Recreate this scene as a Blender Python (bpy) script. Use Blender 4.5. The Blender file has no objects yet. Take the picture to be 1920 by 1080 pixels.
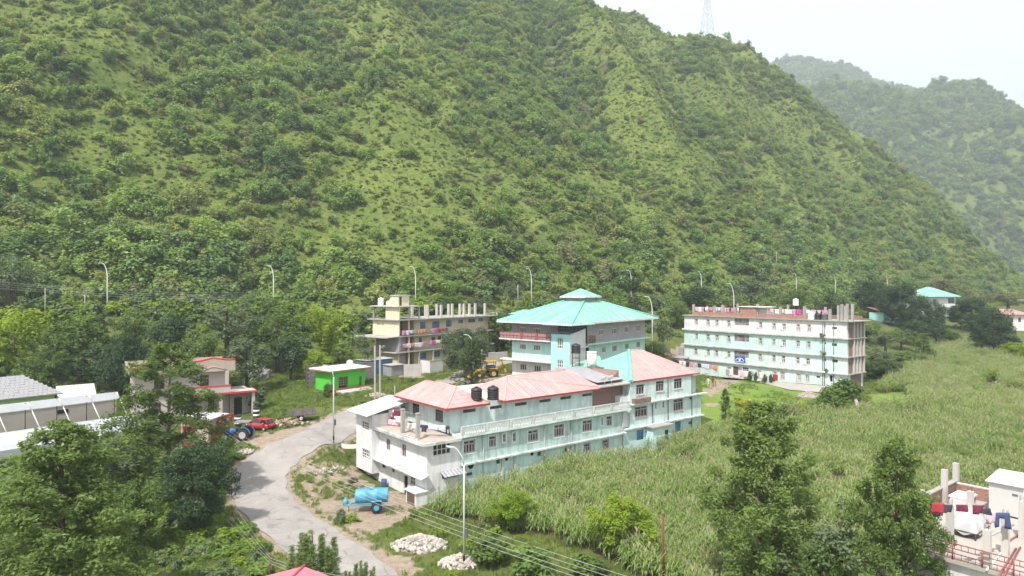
import bpy, math, random
import numpy as np
from mathutils import Vector, Matrix

# ------------------------------------------------------------ camera, sky, sun, exposure
SC = bpy.context.scene
COL = SC.collection
FPX, CAMZ, CX, CY = 1260.0, 21.0, 960.0, 540.0
cam_d = bpy.data.cameras.new('camera')
cam_d.sensor_width = 36.0
cam_d.lens = 36.0 * FPX / 1920.0
cam_d.clip_start = 0.5
cam_d.clip_end = 9000
cam = bpy.data.objects.new('camera', cam_d)
cam.location = (0, 0, CAMZ)
cam.rotation_euler = (math.radians(90), 0, 0)
COL.objects.link(cam)
SC.camera = cam

SUN_AZ = math.radians(205)      # compass-like: angle from +Y toward +X of the direction TO the sun
SUN_EL = math.radians(57)
world = bpy.data.worlds.new('World')
SC.world = world
world.use_nodes = True
wn = world.node_tree.nodes
wn.clear()
wl = world.node_tree.links
sky = wn.new('ShaderNodeTexSky')
sky.sky_type = 'NISHITA'
sky.sun_disc = False
sky.sun_elevation = SUN_EL
sky.sun_rotation = SUN_AZ
sky.altitude = 900
sky.air_density = 1.6
sky.dust_density = 6.0
sky.ozone_density = 1.0
bg = wn.new('ShaderNodeBackground')
bg.inputs['Strength'].default_value = 0.15
wo = wn.new('ShaderNodeOutputWorld')
veil = wn.new('ShaderNodeMix')            # thin even monsoon cloud over the whole sky
veil.data_type = 'RGBA'
veil.inputs[0].default_value = 0.8
veil.inputs[7].default_value = (7.4, 7.45, 7.5, 1)
wl.new(sky.outputs[0], veil.inputs[6])
wl.new(veil.outputs[2], bg.inputs[0])
wl.new(bg.outputs[0], wo.inputs[0])

sun_d = bpy.data.lights.new('sun', 'SUN')
sun_d.energy = 5.0
sun_d.angle = math.radians(1.2)
sun_d.color = (1.0, 0.955, 0.88)
sun = bpy.data.objects.new('sun', sun_d)
to_sun = Vector((math.sin(SUN_AZ) * math.cos(SUN_EL), math.cos(SUN_AZ) * math.cos(SUN_EL), math.sin(SUN_EL)))
sun.rotation_euler = to_sun.to_track_quat('Z', 'Y').to_euler()
sun.location = (0, 0, 80)
COL.objects.link(sun)

SC.view_settings.view_transform = 'Standard'
SC.view_settings.look = 'None'
SC.view_settings.gamma = 1.0
SC.view_settings.use_curve_mapping = False
SC.view_settings.exposure = 0.36
cy = SC.cycles
cy.use_denoising = True
cy.max_bounces = 6
cy.diffuse_bounces = 3
cy.glossy_bounces = 2
cy.transmission_bounces = 3
cy.transparent_max_bounces = 6
cy.volume_bounces = 0
cy.caustics_reflective = False
cy.caustics_refractive = False
cy.use_adaptive_sampling = True
cy.adaptive_threshold = 0.035

# ------------------------------------------------------------ helpers
def ray(px, py):
    return Vector(((px - CX) / FPX, 1.0, (CY - py) / FPX))
def PD(px, py, d):
    r = ray(px, py) * d
    return Vector((r.x, r.y, r.z + CAMZ))
def PZ(px, py, z):
    d = (CAMZ - z) * FPX / (py - CY)
    return PD(px, py, d)
def smooth(a, b, x):
    t = np.clip((x - a) / (b - a), 0, 1)
    return t * t * (3 - 2 * t)

# value noise (numpy), several octaves
def _hash(ix, iy, seed):
    h = (ix.astype(np.int64) * 374761393 + iy.astype(np.int64) * 668265263 + seed * 1442695041) & 0x7fffffff
    h = ((h ^ (h >> 13)) * 1274126177) & 0x7fffffff
    return ((h ^ (h >> 16)) & 0xffff) / 65535.0
def vnoise(x, y, seed=0):
    x = np.asarray(x, float); y = np.asarray(y, float)
    ix = np.floor(x); iy = np.floor(y); fx = x - ix; fy = y - iy
    fx = fx * fx * (3 - 2 * fx); fy = fy * fy * (3 - 2 * fy)
    a = _hash(ix, iy, seed); b = _hash(ix + 1, iy, seed); c = _hash(ix, iy + 1, seed); d = _hash(ix + 1, iy + 1, seed)
    return (a * (1 - fx) + b * fx) * (1 - fy) + (c * (1 - fx) + d * fx) * fy
def fbm(x, y, seed=0, octv=4, gain=0.5):
    s = 0; a = 1; t = 0
    for k in range(octv):
        s = s + a * vnoise(x * 2 ** k, y * 2 ** k, seed + k * 17); t += a; a *= gain
    return s / t

class MB:
    """collects geometry for ONE mesh object"""
    def __init__(s):
        s.v = []; s.f = []; s.m = []; s.mi = 0; s.sm = []
    def add(s, vs, fs, smooth=False):
        o = len(s.v); s.v.extend([tuple(p) for p in vs])
        for f in fs:
            s.f.append(tuple(i + o for i in f)); s.m.append(s.mi); s.sm.append(smooth)
    def box(s, x0, x1, y0, y1, z0, z1):
        s.add([(x0,y0,z0),(x1,y0,z0),(x1,y1,z0),(x0,y1,z0),(x0,y0,z1),(x1,y0,z1),(x1,y1,z1),(x0,y1,z1)],
              [(0,3,2,1),(4,5,6,7),(0,1,5,4),(1,2,6,5),(2,3,7,6),(3,0,4,7)])
    def cbox(s, c, d, rz=0, tilt=None):
        hx, hy, hz = d[0]/2, d[1]/2, d[2]/2
        m = Matrix.Rotation(rz, 3, 'Z')
        if tilt is not None: m = m @ tilt
        c = Vector(c)
        vs = [c + m @ Vector((a*hx, b*hy, e*hz)) for e in (-1,1) for a,b in ((-1,-1),(1,-1),(1,1),(-1,1))]
        s.add(vs, [(0,3,2,1),(4,5,6,7),(0,1,5,4),(1,2,6,5),(2,3,7,6),(3,0,4,7)])
    def quad(s, a, b, c, d): s.add([a,b,c,d], [(0,1,2,3)])
    def poly(s, pts): s.add(pts, [tuple(range(len(pts)))])
    def slab(s, pts, dz):
        """prism: polygon pts (3D) thickened down by dz"""
        n = len(pts); lo = [(p[0],p[1],p[2]-dz) for p in pts]
        s.add(list(pts)+lo, [tuple(range(n)), tuple(range(2*n-1,n-1,-1))]+[(i,i+n,(i+1)%n+n,(i+1)%n) for i in range(n)])
    def cyl(s, p0, p1, r0, r1=None, n=10, cap=True, smooth=True):
        if r1 is None: r1 = r0
        s.tube([p0, p1], [r0, r1], n, cap, smooth)
    def tube(s, pts, rad, n=8, cap=True, smooth=True):
        pts = [Vector(p) for p in pts]
        if not hasattr(rad, '__len__'): rad = [rad]*len(pts)
        vs = []; 
        d0 = (pts[1]-pts[0]).normalized()
        ref = Vector((0,0,1)) if abs(d0.z) < 0.9 else Vector((1,0,0))
        a = d0.cross(ref).normalized()
        for i, p in enumerate(pts):
            d = (pts[min(i+1,len(pts)-1)] - pts[max(i-1,0)]).normalized()
            a = (a - d*a.dot(d)).normalized(); b = d.cross(a)
            for k in range(n):
                t = 2*math.pi*k/n
                vs.append(p + (a*math.cos(t) + b*math.sin(t))*rad[i])
        o = len(s.v); s.v.extend([tuple(p) for p in vs])
        def F(f, sm): s.f.append(f); s.m.append(s.mi); s.sm.append(sm)
        for i in range(len(pts)-1):
            for k in range(n):
                F((o+i*n+k, o+i*n+(k+1)%n, o+(i+1)*n+(k+1)%n, o+(i+1)*n+k), smooth)
        if cap:
            F(tuple(o+k for k in range(n))[::-1], False)
            F(tuple(o+(len(pts)-1)*n+k for k in range(n)), False)
    def lathe(s, prof, n=16, c=(0,0,0), smooth=True):
        c = Vector(c); o = len(s.v)
        for r, z in prof:
            for k in range(n):
                t = 2*math.pi*k/n
                s.v.append((c.x+r*math.cos(t), c.y+r*math.sin(t), c.z+z))
        for i in range(len(prof)-1):
            for k in range(n):
                s.f.append((o+i*n+k, o+i*n+(k+1)%n, o+(i+1)*n+(k+1)%n, o+(i+1)*n+k)); s.m.append(s.mi); s.sm.append(smooth)
        s.f.append(tuple(o+k for k in range(n))[::-1]); s.m.append(s.mi); s.sm.append(False)
        s.f.append(tuple(o+(len(prof)-1)*n+k for k in range(n))); s.m.append(s.mi); s.sm.append(False)
    def mesh(s, name, mats):
        me = bpy.data.meshes.new(name)
        me.from_pydata(s.v, [], s.f)
        if not isinstance(mats, (list, tuple)): mats = [mats]
        for m in mats: me.materials.append(m)
        if s.f:
            me.polygons.foreach_set('material_index', s.m)
            me.polygons.foreach_set('use_smooth', s.sm)
        me.update()
        return me
    def build(s, name, mats, parent=None, loc=None, rz=0):
        return link(name, s.mesh(name, mats), parent, loc, rz)

def link(name, data, parent=None, loc=None, rz=0):
    o = bpy.data.objects.new(name, data)
    COL.objects.link(o)
    if parent is not None: o.parent = parent
    if loc is not None: o.location = loc
    if rz: o.rotation_euler = (0, 0, rz)
    return o
def tag(o, label=None, cat=None, group=None, kind=None):
    if label: o['label'] = label
    if cat: o['category'] = cat
    if group: o['group'] = group
    if kind: o['kind'] = kind
    return o
def empty(name, loc, rz=0, label=None, cat=None, group=None):
    o = link(name, None, None, loc, rz)
    o.empty_display_size = 0.5
    return tag(o, label, cat, group)
def copy_tree(o, parent=None):
    c = o.copy(); COL.objects.link(c); c.parent = parent
    for ch in o.children:
        copy_tree(ch, c)
    return c
def np_mesh(name, verts, faces, mats, attrs=None, smooth=False):
    """verts (n,3) faces (m,k) arrays -> mesh, fast; attrs: dict name -> per-face float array"""
    me = bpy.data.meshes.new(name)
    verts = np.asarray(verts, np.float32); faces = np.asarray(faces, np.int32)
    k = faces.shape[1]; m = len(faces)
    me.vertices.add(len(verts)); me.vertices.foreach_set('co', verts.ravel())
    me.loops.add(m*k); me.loops.foreach_set('vertex_index', faces.ravel())
    me.polygons.add(m)
    me.polygons.foreach_set('loop_start', np.arange(0, m*k, k, dtype=np.int32))
    me.polygons.foreach_set('loop_total', np.full(m, k, np.int32))
    if smooth: me.polygons.foreach_set('use_smooth', np.ones(m, bool))
    if not isinstance(mats, (list, tuple)): mats = [mats]
    for mt in mats: me.materials.append(mt)
    for n, a in (attrs or {}).items():
        dom = 'FACE' if len(a) == m else 'POINT'
        at = me.attributes.new(n, 'FLOAT', dom)
        at.data.foreach_set('value', np.asarray(a, np.float32))
    me.update(calc_edges=True)
    return me

# ------------------------------------------------------------ materials
MATS = {}
LEAF_K = 1.6
def lin(c):
    """sRGB 0-255 -> linear"""
    return tuple(((x/255)/12.92 if x/255 <= 0.04045 else ((x/255+0.055)/1.055)**2.4) for x in c)
class NT:
    def __init__(s, name):
        s.mat = bpy.data.materials.new(name); s.mat.use_nodes = True
        s.n = s.mat.node_tree.nodes; s.l = s.mat.node_tree.links; s.n.clear()
        s.out = s.n.new('ShaderNodeOutputMaterial')
    def new(s, t, **kw):
        nd = s.n.new(t)
        for k, v in kw.items():
            if k in nd.inputs: nd.inputs[k].default_value = v
            else: setattr(nd, k, v)
        return nd
    def tex(s, coord, scale, detail=4, rough=0.55, stretch=None):
        nz = s.new('ShaderNodeTexNoise'); nz.inputs['Scale'].default_value = scale
        nz.inputs['Detail'].default_value = detail; nz.inputs['Roughness'].default_value = rough
        if stretch:
            mp = s.new('ShaderNodeMapping'); mp.inputs['Scale'].default_value = stretch
            s.l.new(coord, mp.inputs['Vector']); coord = mp.outputs[0]
        s.l.new(coord, nz.inputs['Vector'])
        return nz.outputs['Fac']
    def ramp(s, fac, stops):
        r = s.new('ShaderNodeValToRGB'); e = r.color_ramp.elements
        while len(e) < len(stops): e.new(0.5)
        for el, (p, c) in zip(e, stops):
            el.position = p; el.color = (c[0], c[1], c[2], 1) if hasattr(c, '__len__') else (c, c, c, 1)
        s.l.new(fac, r.inputs[0]); return r.outputs[0]
    def mix(s, fac, a, b, mode='MIX'):
        m = s.new('ShaderNodeMix', data_type='RGBA', blend_type=mode)
        for sock, v in ((0, fac), (6, a), (7, b)):
            if hasattr(v, 'is_output') or isinstance(v, bpy.types.NodeSocket): s.l.new(v, m.inputs[sock])
            elif sock == 0: m.inputs[0].default_value = v
            else: m.inputs[sock].default_value = (v[0], v[1], v[2], 1)
        return m.outputs[2]
    def math(s, op, a, b=None, clamp=False):
        m = s.new('ShaderNodeMath', operation=op, use_clamp=clamp)
        for i, v in enumerate((a, b)):
            if v is None: continue
            if isinstance(v, bpy.types.NodeSocket): s.l.new(v, m.inputs[i])
            else: m.inputs[i].default_value = v
        return m.outputs[0]
def surf(name, col, rough=0.75, var=0.12, scale=1.2, bump=0.15, bscale=14, stain=0.0, stain_col=None, spec=0.3, metal=0.0, streak=True, fine=0.06):
    """painted / plaster / concrete / metal surface: colour with broad and fine variation, stains, fine bump"""
    if name in MATS: return MATS[name]
    t = NT(name)
    tc = t.new('ShaderNodeTexCoord').outputs['Object']
    c = col
    base = t.mix(t.ramp(t.tex(tc, scale, 5, 0.6), [(0.3, 0), (0.7, 1)]), tuple(x*(1-var) for x in c), tuple(min(1, x*(1+var*0.6)) for x in c))
    if fine: base = t.mix(t.ramp(t.tex(tc, 23, 2), [(0.35, 0), (0.65, 1)]), base, tuple(x*(1-fine*3) for x in c)) if fine > 0.1 else base
    if stain > 0:
        sc = stain_col or tuple(x*0.35 for x in c)
        f1 = t.ramp(t.tex(tc, 1.0, 6, 0.65, (2.2, 2.2, 0.28) if streak else (1, 1, 1)), [(0.46, 0), (0.70, stain)])
        base = t.mix(f1, base, sc)
        f2 = t.ramp(t.tex(tc, 0.45, 6, 0.7), [(0.50, 0), (0.66, stain*0.8)])
        base = t.mix(f2, base, sc)
    p = t.new('ShaderNodeBsdfPrincipled')
    t.l.new(base, p.inputs['Base Color'])
    p.inputs['Roughness'].default_value = rough
    p.inputs['Metallic'].default_value = metal
    p.inputs['Specular IOR Level'].default_value = spec
    if bump:
        b = t.new('ShaderNodeBump'); b.inputs['Strength'].default_value = bump; b.inputs['Distance'].default_value = 0.03
        t.l.new(t.tex(tc, bscale, 4), b.inputs['Height']); t.l.new(b.outputs[0], p.inputs['Normal'])
    t.l.new(p.outputs[0], t.out.inputs[0])
    MATS[name] = t.mat
    return t.mat
def leafm(name, c_dark, c_lite, trans=0.28, dry=None, wscale=0.05):
    """foliage: colour varies leaf by leaf, plant by plant and over the hill; some light passes through"""
    if name in MATS: return MATS[name]
    c_dark, c_lite = tuple(x*LEAF_K for x in c_dark), tuple(min(0.42, x*LEAF_K) for x in c_lite)
    trans += 0.1
    t = NT(name)
    at = t.new('ShaderNodeAttribute', attribute_name='lv').outputs['Fac']
    oi = t.new('ShaderNodeObjectInfo').outputs['Random']
    geo = t.new('ShaderNodeNewGeometry').outputs['Position']
    nz = t.tex(geo, wscale, 4, 0.6)
    f = t.math('ADD', t.math('MULTIPLY', at, 0.45), t.math('MULTIPLY', oi, 0.35))
    f = t.math('ADD', f, t.math('MULTIPLY', t.math('SUBTRACT', nz, 0.4), 0.9), True)
    col = t.mix(f, c_dark, c_lite)
    if dry:
        g = t.ramp(t.math('FRACT', t.math('MULTIPLY', oi, 7.31)), [(0.8, 0), (0.95, 0.75)])
        col = t.mix(g, col, dry)
    d = t.new('ShaderNodeBsdfDiffuse'); tr = t.new('ShaderNodeBsdfTranslucent'); gl = t.new('ShaderNodeBsdfGlossy')
    gl.inputs['Roughness'].default_value = 0.45; gl.inputs['Color'].default_value = (1, 1, 1, 1)
    t.l.new(col, d.inputs[0])
    t.l.new(t.mix(0.35, col, (c_lite[0]*1.3, c_lite[1]*1.3, c_lite[2]*0.5)), tr.inputs[0])
    m1 = t.new('ShaderNodeMixShader'); m1.inputs[0].default_value = trans
    t.l.new(d.outputs[0], m1.inputs[1]); t.l.new(tr.outputs[0], m1.inputs[2])
    m2 = t.new('ShaderNodeMixShader'); m2.inputs[0].default_value = 0.015
    t.l.new(m1.outputs[0], m2.inputs[1]); t.l.new(gl.outputs[0], m2.inputs[2])
    t.l.new(m2.outputs[0], t.out.inputs[0])
    MATS[name] = t.mat
    return t.mat
def glass_m(name, col=(0.025, 0.03, 0.035), rough=0.12):
    if name in MATS: return MATS[name]
    t = NT(name)
    tc = t.new('ShaderNodeTexCoord').outputs['Object']
    p = t.new('ShaderNodeBsdfPrincipled')
    t.l.new(t.mix(t.ramp(t.tex(tc, 0.9, 2), [(0.4, 0), (0.62, 1)]), col, tuple(x*2.6+0.01 for x in col)), p.inputs['Base Color'])
    p.inputs['Roughness'].default_value = rough
    p.inputs['Specular IOR Level'].default_value = 0.5
    t.l.new(p.outputs[0], t.out.inputs[0])
    MATS[name] = t.mat
    return t.mat

# ------------------------------------------------------------ terrain
# control points of the valley floor (x, y, z), read off the photograph and the storey heights
HW = [(-200, 76, 15.6), (-140, 105, 15.6), (-81, 134, 15.7), (-52.7, 148, 15.6), (-22.6, 157, 15.5), (5, 172, 15.5), (34, 191, 15.6), (58, 206, 15.6), (98, 231, 15.2), (120, 250, 15.0), (154.5, 276, 15.0), (230, 330, 15.0), (330, 400, 15)]
CP = [(-3.6,50.2,0),(-10.5,49,0),(-15.3,53.7,.1),(-24,65,.8),(-22.9,72,1.5),(-20.6,76.6,2.9),(-11.3,66.7,-.05),(-14.45,70.6,.15),(-17.25,74.2,.5),(-16,64,.2),(-20,72,1.3),(-31,83,3.5),(-31.7,77.6,3.2),(-27,90,4.3),(-20,92,4.4),(-8.3,65.3,0),(-12,64,.1),
      (-18.6,77.6,1.0),(1,72,0),(27,93,.8),(12,82,.3),(30,88,.8),(0,60,0),(10,55,0),(25,45,0),(40,60,.2),(20,70,.2),(38,80,.8),(55,90,1.5),(75,95,2.2),(100,110,3.2),(140,130,4.5),
      (30.3,103,3),(40,110,3.1),(48,103,3),(36,98,2.9),(58,117,3.6),(37,144,3.8),(46,125,3.5),(66,112,2.9),(75,120,3.2),(90,150,4.3),(110,170,5.5),(130,190,7),(148,225,10.5),(180,230,10.5),
      (-25,102,5.2),(-20,99,4.6),(-4.3,109,6.5),(8.6,97,6.2),(-6,92,5.6),(5,92,5.4),(20,110,5.8),(-18,114,5.8),(-21,124,5.8),(-4,140,6.0),(-14,124,5.8),(-8,132,5.9),(-28,130,6.2),(-14,142,6.3),(-6,150,6.6),(-36,118,6.2),(-25,142,8.5),(10,130,7),(22,125,6.5),(30,150,9.6),(20,160,11.5),(45,165,8),(70,165,6),
      (-45,98,3.9),(-38,90,3.7),(-50,85,3),(-62,78,2.9),(-60,100,4.4),(-75,95,4.6),(-45,108,5.2),(-33,110,5.8),(-70,110,6.5),(-26.7,57,.7),(-33,65,1.4),(-40,50,.6),(-30,40,.3),(-50,65,2),(-20,40,0),(0,40,0),(20,38,0),
      (-90,70,3),(-80,50,2),(60,40,0),(100,60,.5),(140,80,1.5),(180,140,4),(240,200,6),(-150,60,6),(-60,20,0),(0,15,0),(60,15,0),(150,20,0),(300,150,4),(300,280,9),(400,300,9),(-220,20,5),(-300,0,6),(300,0,0),(500,200,4),(500,0,0)]
for (x, y, z) in HW:
    CP.append((x, y, z)); CP.append((x+4.4, y-8.9, z-0.35)); CP.append((x-3.6, y+7.2, z))
_cp = np.array(CP, float)
def _tps_fit(P, lam=0.03):
    n = len(P); d = np.sqrt(((P[:, None, :2] - P[None, :, :2])**2).sum(-1)) + 1e-9
    K = d**2 * np.log(d) / 100.0 + np.eye(n)*lam
    A = np.zeros((n+3, n+3)); A[:n, :n] = K; A[:n, n] = 1; A[:n, n+1:] = P[:, :2]; A[n, :n] = 1; A[n+1:, :n] = P[:, :2].T
    b = np.zeros(n+3); b[:n] = P[:, 2]
    return np.linalg.solve(A, b)
_w = _tps_fit(_cp)
def valley(x, y):
    x = np.atleast_1d(np.asarray(x, float)); y = np.atleast_1d(np.asarray(y, float))
    out = np.empty(len(x)); n = len(_cp)
    for i in range(0, len(x), 20000):
        X = x[i:i+20000]; Y = y[i:i+20000]
        d = np.sqrt((X[:, None]-_cp[None, :, 0])**2 + (Y[:, None]-_cp[None, :, 1])**2) + 1e-9
        out[i:i+20000] = (d**2*np.log(d)/100.0) @ _w[:n] + _w[n] + _w[n+1]*X + _w[n+2]*Y
    return np.clip(out, -1.5, 17)
_hwx = np.array([p[0] for p in HW]); _hwy = np.array([p[1] for p in HW])
def s_hill(x, y):
    """distance uphill from the hill's foot (just behind the highway)"""
    return 0.896*(np.asarray(y) - np.interp(x, _hwx, _hwy) - 7.5)
def hill_h(x, y):
    s = s_hill(x, y)
    r = 0.896*x + 0.444*y
    # skewed spurs and gullies that run down the slope to the right
    q = r - 0.28*s
    amp = smooth(15, 120, s)
    ridg = 1 - np.abs(2*fbm(q/95.0, s/420.0, 3, 3) - 1)
    rel = (ridg - 0.55)*50*amp + (fbm(q/38.0, s/110.0, 11, 4) - 0.5)*34*amp + (fbm(x/11.0, y/11.0, 23, 3) - 0.5)*8.0*smooth(0, 40, s)
    top = np.interp(r, [0, 180, 288, 340, 400, 430, 458, 485, 510, 550, 700], [430, 330, 252, 240, 228, 234, 249, 250, 240, 218, 150])
    face = 15.6 + 0.8*s
    cap = top - 0.45*np.maximum(0, s - (top-15.6)/0.8)
    z = np.minimum(face, cap) + rel*(1-0.6*smooth(200, 285, s))
    # the face turns away to the side valley at its right end
    xc = np.where(y > 510, 297 - 0.48*(y-510), 297) + 14*(fbm(y/60.0, y*0, 31, 3)-0.5)
    e = np.maximum(0, x - xc)
    z = z - 0.95*(np.sqrt(e*e + 100) - 10)
    return z
FARK = 2.0
def hill3(x, y):
    x = (np.asarray(x))/FARK; y = np.asarray(y)/FARK
    return CAMZ+(_hill3(x, y)-CAMZ)*FARK
def hill2(x, y):
    x = (np.asarray(x))/FARK; y = np.asarray(y)/FARK
    return CAMZ+(_hill2(x, y)-CAMZ)*FARK
def _hill3(x, y):
    n = (fbm(x/70.0, y/90.0, 41, 4)-0.5)*46 + (1-np.abs(2*fbm((x+0.4*y)/120.0, y/300.0, 43, 3)-1)-0.5)*40
    return 226 - 0.60*np.maximum(0, 700-y) - 0.42*np.maximum(0, x-440) - 0.12*np.maximum(0, 440-x) - 0.4*np.maximum(0, y-700) + n*smooth(380, 520, y)
def _hill2(x, y):
    n = (fbm(x/110.0, y/130.0, 51, 4)-0.5)*60
    return 398 - 0.55*np.maximum(0, 1100-y) - 0.27*np.abs(x-463) - 0.35*np.maximum(0, x-640) - 0.5*np.maximum(0, y-1100) + n
def ground_all(x, y):
    x = np.atleast_1d(np.asarray(x, float)); y = np.atleast_1d(np.asarray(y, float))
    v = valley(x, np.minimum(y, np.interp(x, _hwx, _hwy)+8))
    v = np.where(y > np.interp(x, _hwx, _hwy)+8, np.minimum(v, 15.6), v)
    s = s_hill(x, y)
    h1 = np.where(s > -1.0, hill_h(x, y), -50)
    h1 = np.where((s > -1) & (h1 < v) & (x < 215), v, h1)
    v = np.where(s > 0, np.minimum(v, 13 + 0*v), v)
    h3 = hill3(x, y); h2 = hill2(x, y)
    st = np.stack([v, h1, h3, h2])
    return st.max(0), st.argmax(0)
def gz(x, y):
    return float(ground_all([x], [y])[0][0])
def gzs(x, y):
    return ground_all(x, y)[0]
def G(px, py):
    """point of the ground seen at a photo pixel (marches the ray)"""
    r = ray(px, py); d = np.arange(30, 700, 0.5)
    z = gzs(r.x*d, d); zr = CAMZ + r.z*d
    i = np.argmax(zr < z)
    if i == 0: i = len(d)-1
    return Vector((r.x*d[i], d[i], float(z[i])))
# ------------------------------------------------------------ ground sheets
def inpoly(x, y, poly):
    c = np.zeros(len(x), bool); n = len(poly)
    for i in range(n):
        x1, y1 = poly[i][:2]; x2, y2 = poly[(i+1) % n][:2]
        t = ((y1 > y) != (y2 > y)) & (x < (x2-x1)*(y-y1)/(y2-y1+1e-12)+x1)
        c ^= t
    return c
def dpoly(x, y, line):
    """distance to a polyline"""
    best = np.full(len(x), 1e9)
    for (a, b) in zip(line[:-1], line[1:]):
        dx, dy = b[0]-a[0], b[1]-a[1]; L = dx*dx+dy*dy+1e-9
        t = np.clip(((x-a[0])*dx+(y-a[1])*dy)/L, 0, 1)
        best = np.minimum(best, np.hypot(x-a[0]-t*dx, y-a[1]-t*dy))
    return best
ROAD_PX = [(700, 1150), (668, 1085), (590, 1022), (520, 965), (487, 925), (494, 885), (528, 854), (585, 823), (650, 793)]
ROAD = [G(*p).xy for p in ROAD_PX] + [Vector(p) for p in ((-16.5, 97), (-12, 104), (-8, 110), (-6.5, 119), (-3, 128), (4, 136))]
def catmull(pts, n=10):
    out = []
    for i in range(len(pts)-1):
        p0 = pts[max(i-1, 0)]; p1 = pts[i]; p2 = pts[i+1]; p3 = pts[min(i+2, len(pts)-1)]
        for k in range(n):
            t = k/n
            out.append(0.5*((2*p1)+(p2-p0)*t+(2*p0-5*p1+4*p2-p3)*t*t+(3*p1-p0-3*p2+p3)*t**3))
    out.append(pts[-1]); return out
ROAD_C = catmull(ROAD, 10)
def W(pxs, z=None): return [tuple(G(*p).xy) for p in pxs]
DIRT = [W([(560,882),(620,868),(668,880),(690,905),(790,940),(780,960),(700,1010),(640,985),(575,930),(556,905)]),
        W([(415,842),(455,822),(530,806),(640,792),(660,775),(600,815),(520,850),(470,880),(435,870)]),
        W([(700,1040),(760,1045),(800,1075),(700,1072)]),
        W([(860,708),(960,700),(965,725),(850,735)]), W([(735,700),(790,697),(800,708),(730,712)])]
DIRT2 = [W([(1318,733),(1375,706),(1390,716),(1330,748)]), W([(1316,752),(1352,757),(1340,765),(1316,763)]), W([(1240,660),(1290,640),(1300,672),(1255,680)])]
LAWN = [W([(1633,740),(1700,732),(1706,764),(1633,772)]), W([(1308,815),(1316,716),(1380,700),(1480,712),(1560,735),(1500,760),(1380,780)])]
CORN = [tuple(G(*p).xy) for p in [(820,962),(866,938),(1000,902),(1130,862),(1230,836),(1318,822),(1345,812),(1420,793),(1500,785),(1560,790),(1640,778),(1650,735),(1700,690),(1740,655),(1800,640),(1850,668),(1990,668)]] + [(150,110),(120,70),(75,48),(40,40),(24,36),(14,40)] + [tuple(G(*p).xy) for p in [(1180,1075),(1080,1030),(980,1000),(900,985)]]
_xs = np.unique(np.round(np.concatenate([np.arange(-900,-220,14.), np.arange(-220,-62,3.5), np.arange(-62,92,1.0), np.arange(92,300,3.5), np.arange(300,2800,22.)]), 2))
_ys = np.unique(np.round(np.concatenate([np.arange(2,38,4.), np.arange(38,130,1.0), np.arange(130,650,3.5), np.arange(650,3200,22.)]), 2))
gx, gy = np.meshgrid(_xs, _ys)
_fx, _fy = gx.ravel(), gy.ravel()
_zz, _who = ground_all(_fx, _fy)
_near = (_fx > -120) & (_fx < 160) & (_fy < 200) & (_who == 0)
_droad = np.full(len(_fx), 99.0); _droad[_near] = dpoly(_fx[_near], _fy[_near], [tuple(p) for p in ROAD_C])
_rough = (fbm(_fx/2.3, _fy/2.3, 61, 3)-0.5)*0.28*(_who == 0)*smooth(3.2, 5.5, _droad)*(_fy < 240)
_zz = _zz + _rough
_dirt = np.zeros(len(_fx)); _lawn = np.zeros(len(_fx)); _soil = np.zeros(len(_fx))
for p in DIRT: _dirt[_near] = np.maximum(_dirt[_near], inpoly(_fx[_near], _fy[_near], p)*1.0)
for p in DIRT2: _dirt[_near] = np.maximum(_dirt[_near], inpoly(_fx[_near], _fy[_near], p)*0.8)
for p in LAWN: _lawn[_near] = np.maximum(_lawn[_near], inpoly(_fx[_near], _fy[_near], p)*1.0)
_soil[_near] = inpoly(_fx[_near], _fy[_near], CORN)*1.0
_soil[_lawn > 0] = 0
_dirt = np.maximum(_dirt, smooth(4.6, 3.4, _droad)*0.75)
_ny, _nx = gx.shape
_id = np.arange(_nx*_ny).reshape(_ny, _nx)
_q = np.stack([_id[:-1, :-1], _id[:-1, 1:], _id[1:, 1:], _id[1:, :-1]], -1).reshape(-1, 4)
_qw = np.array([_who[_q].max(1)]).ravel()

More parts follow.
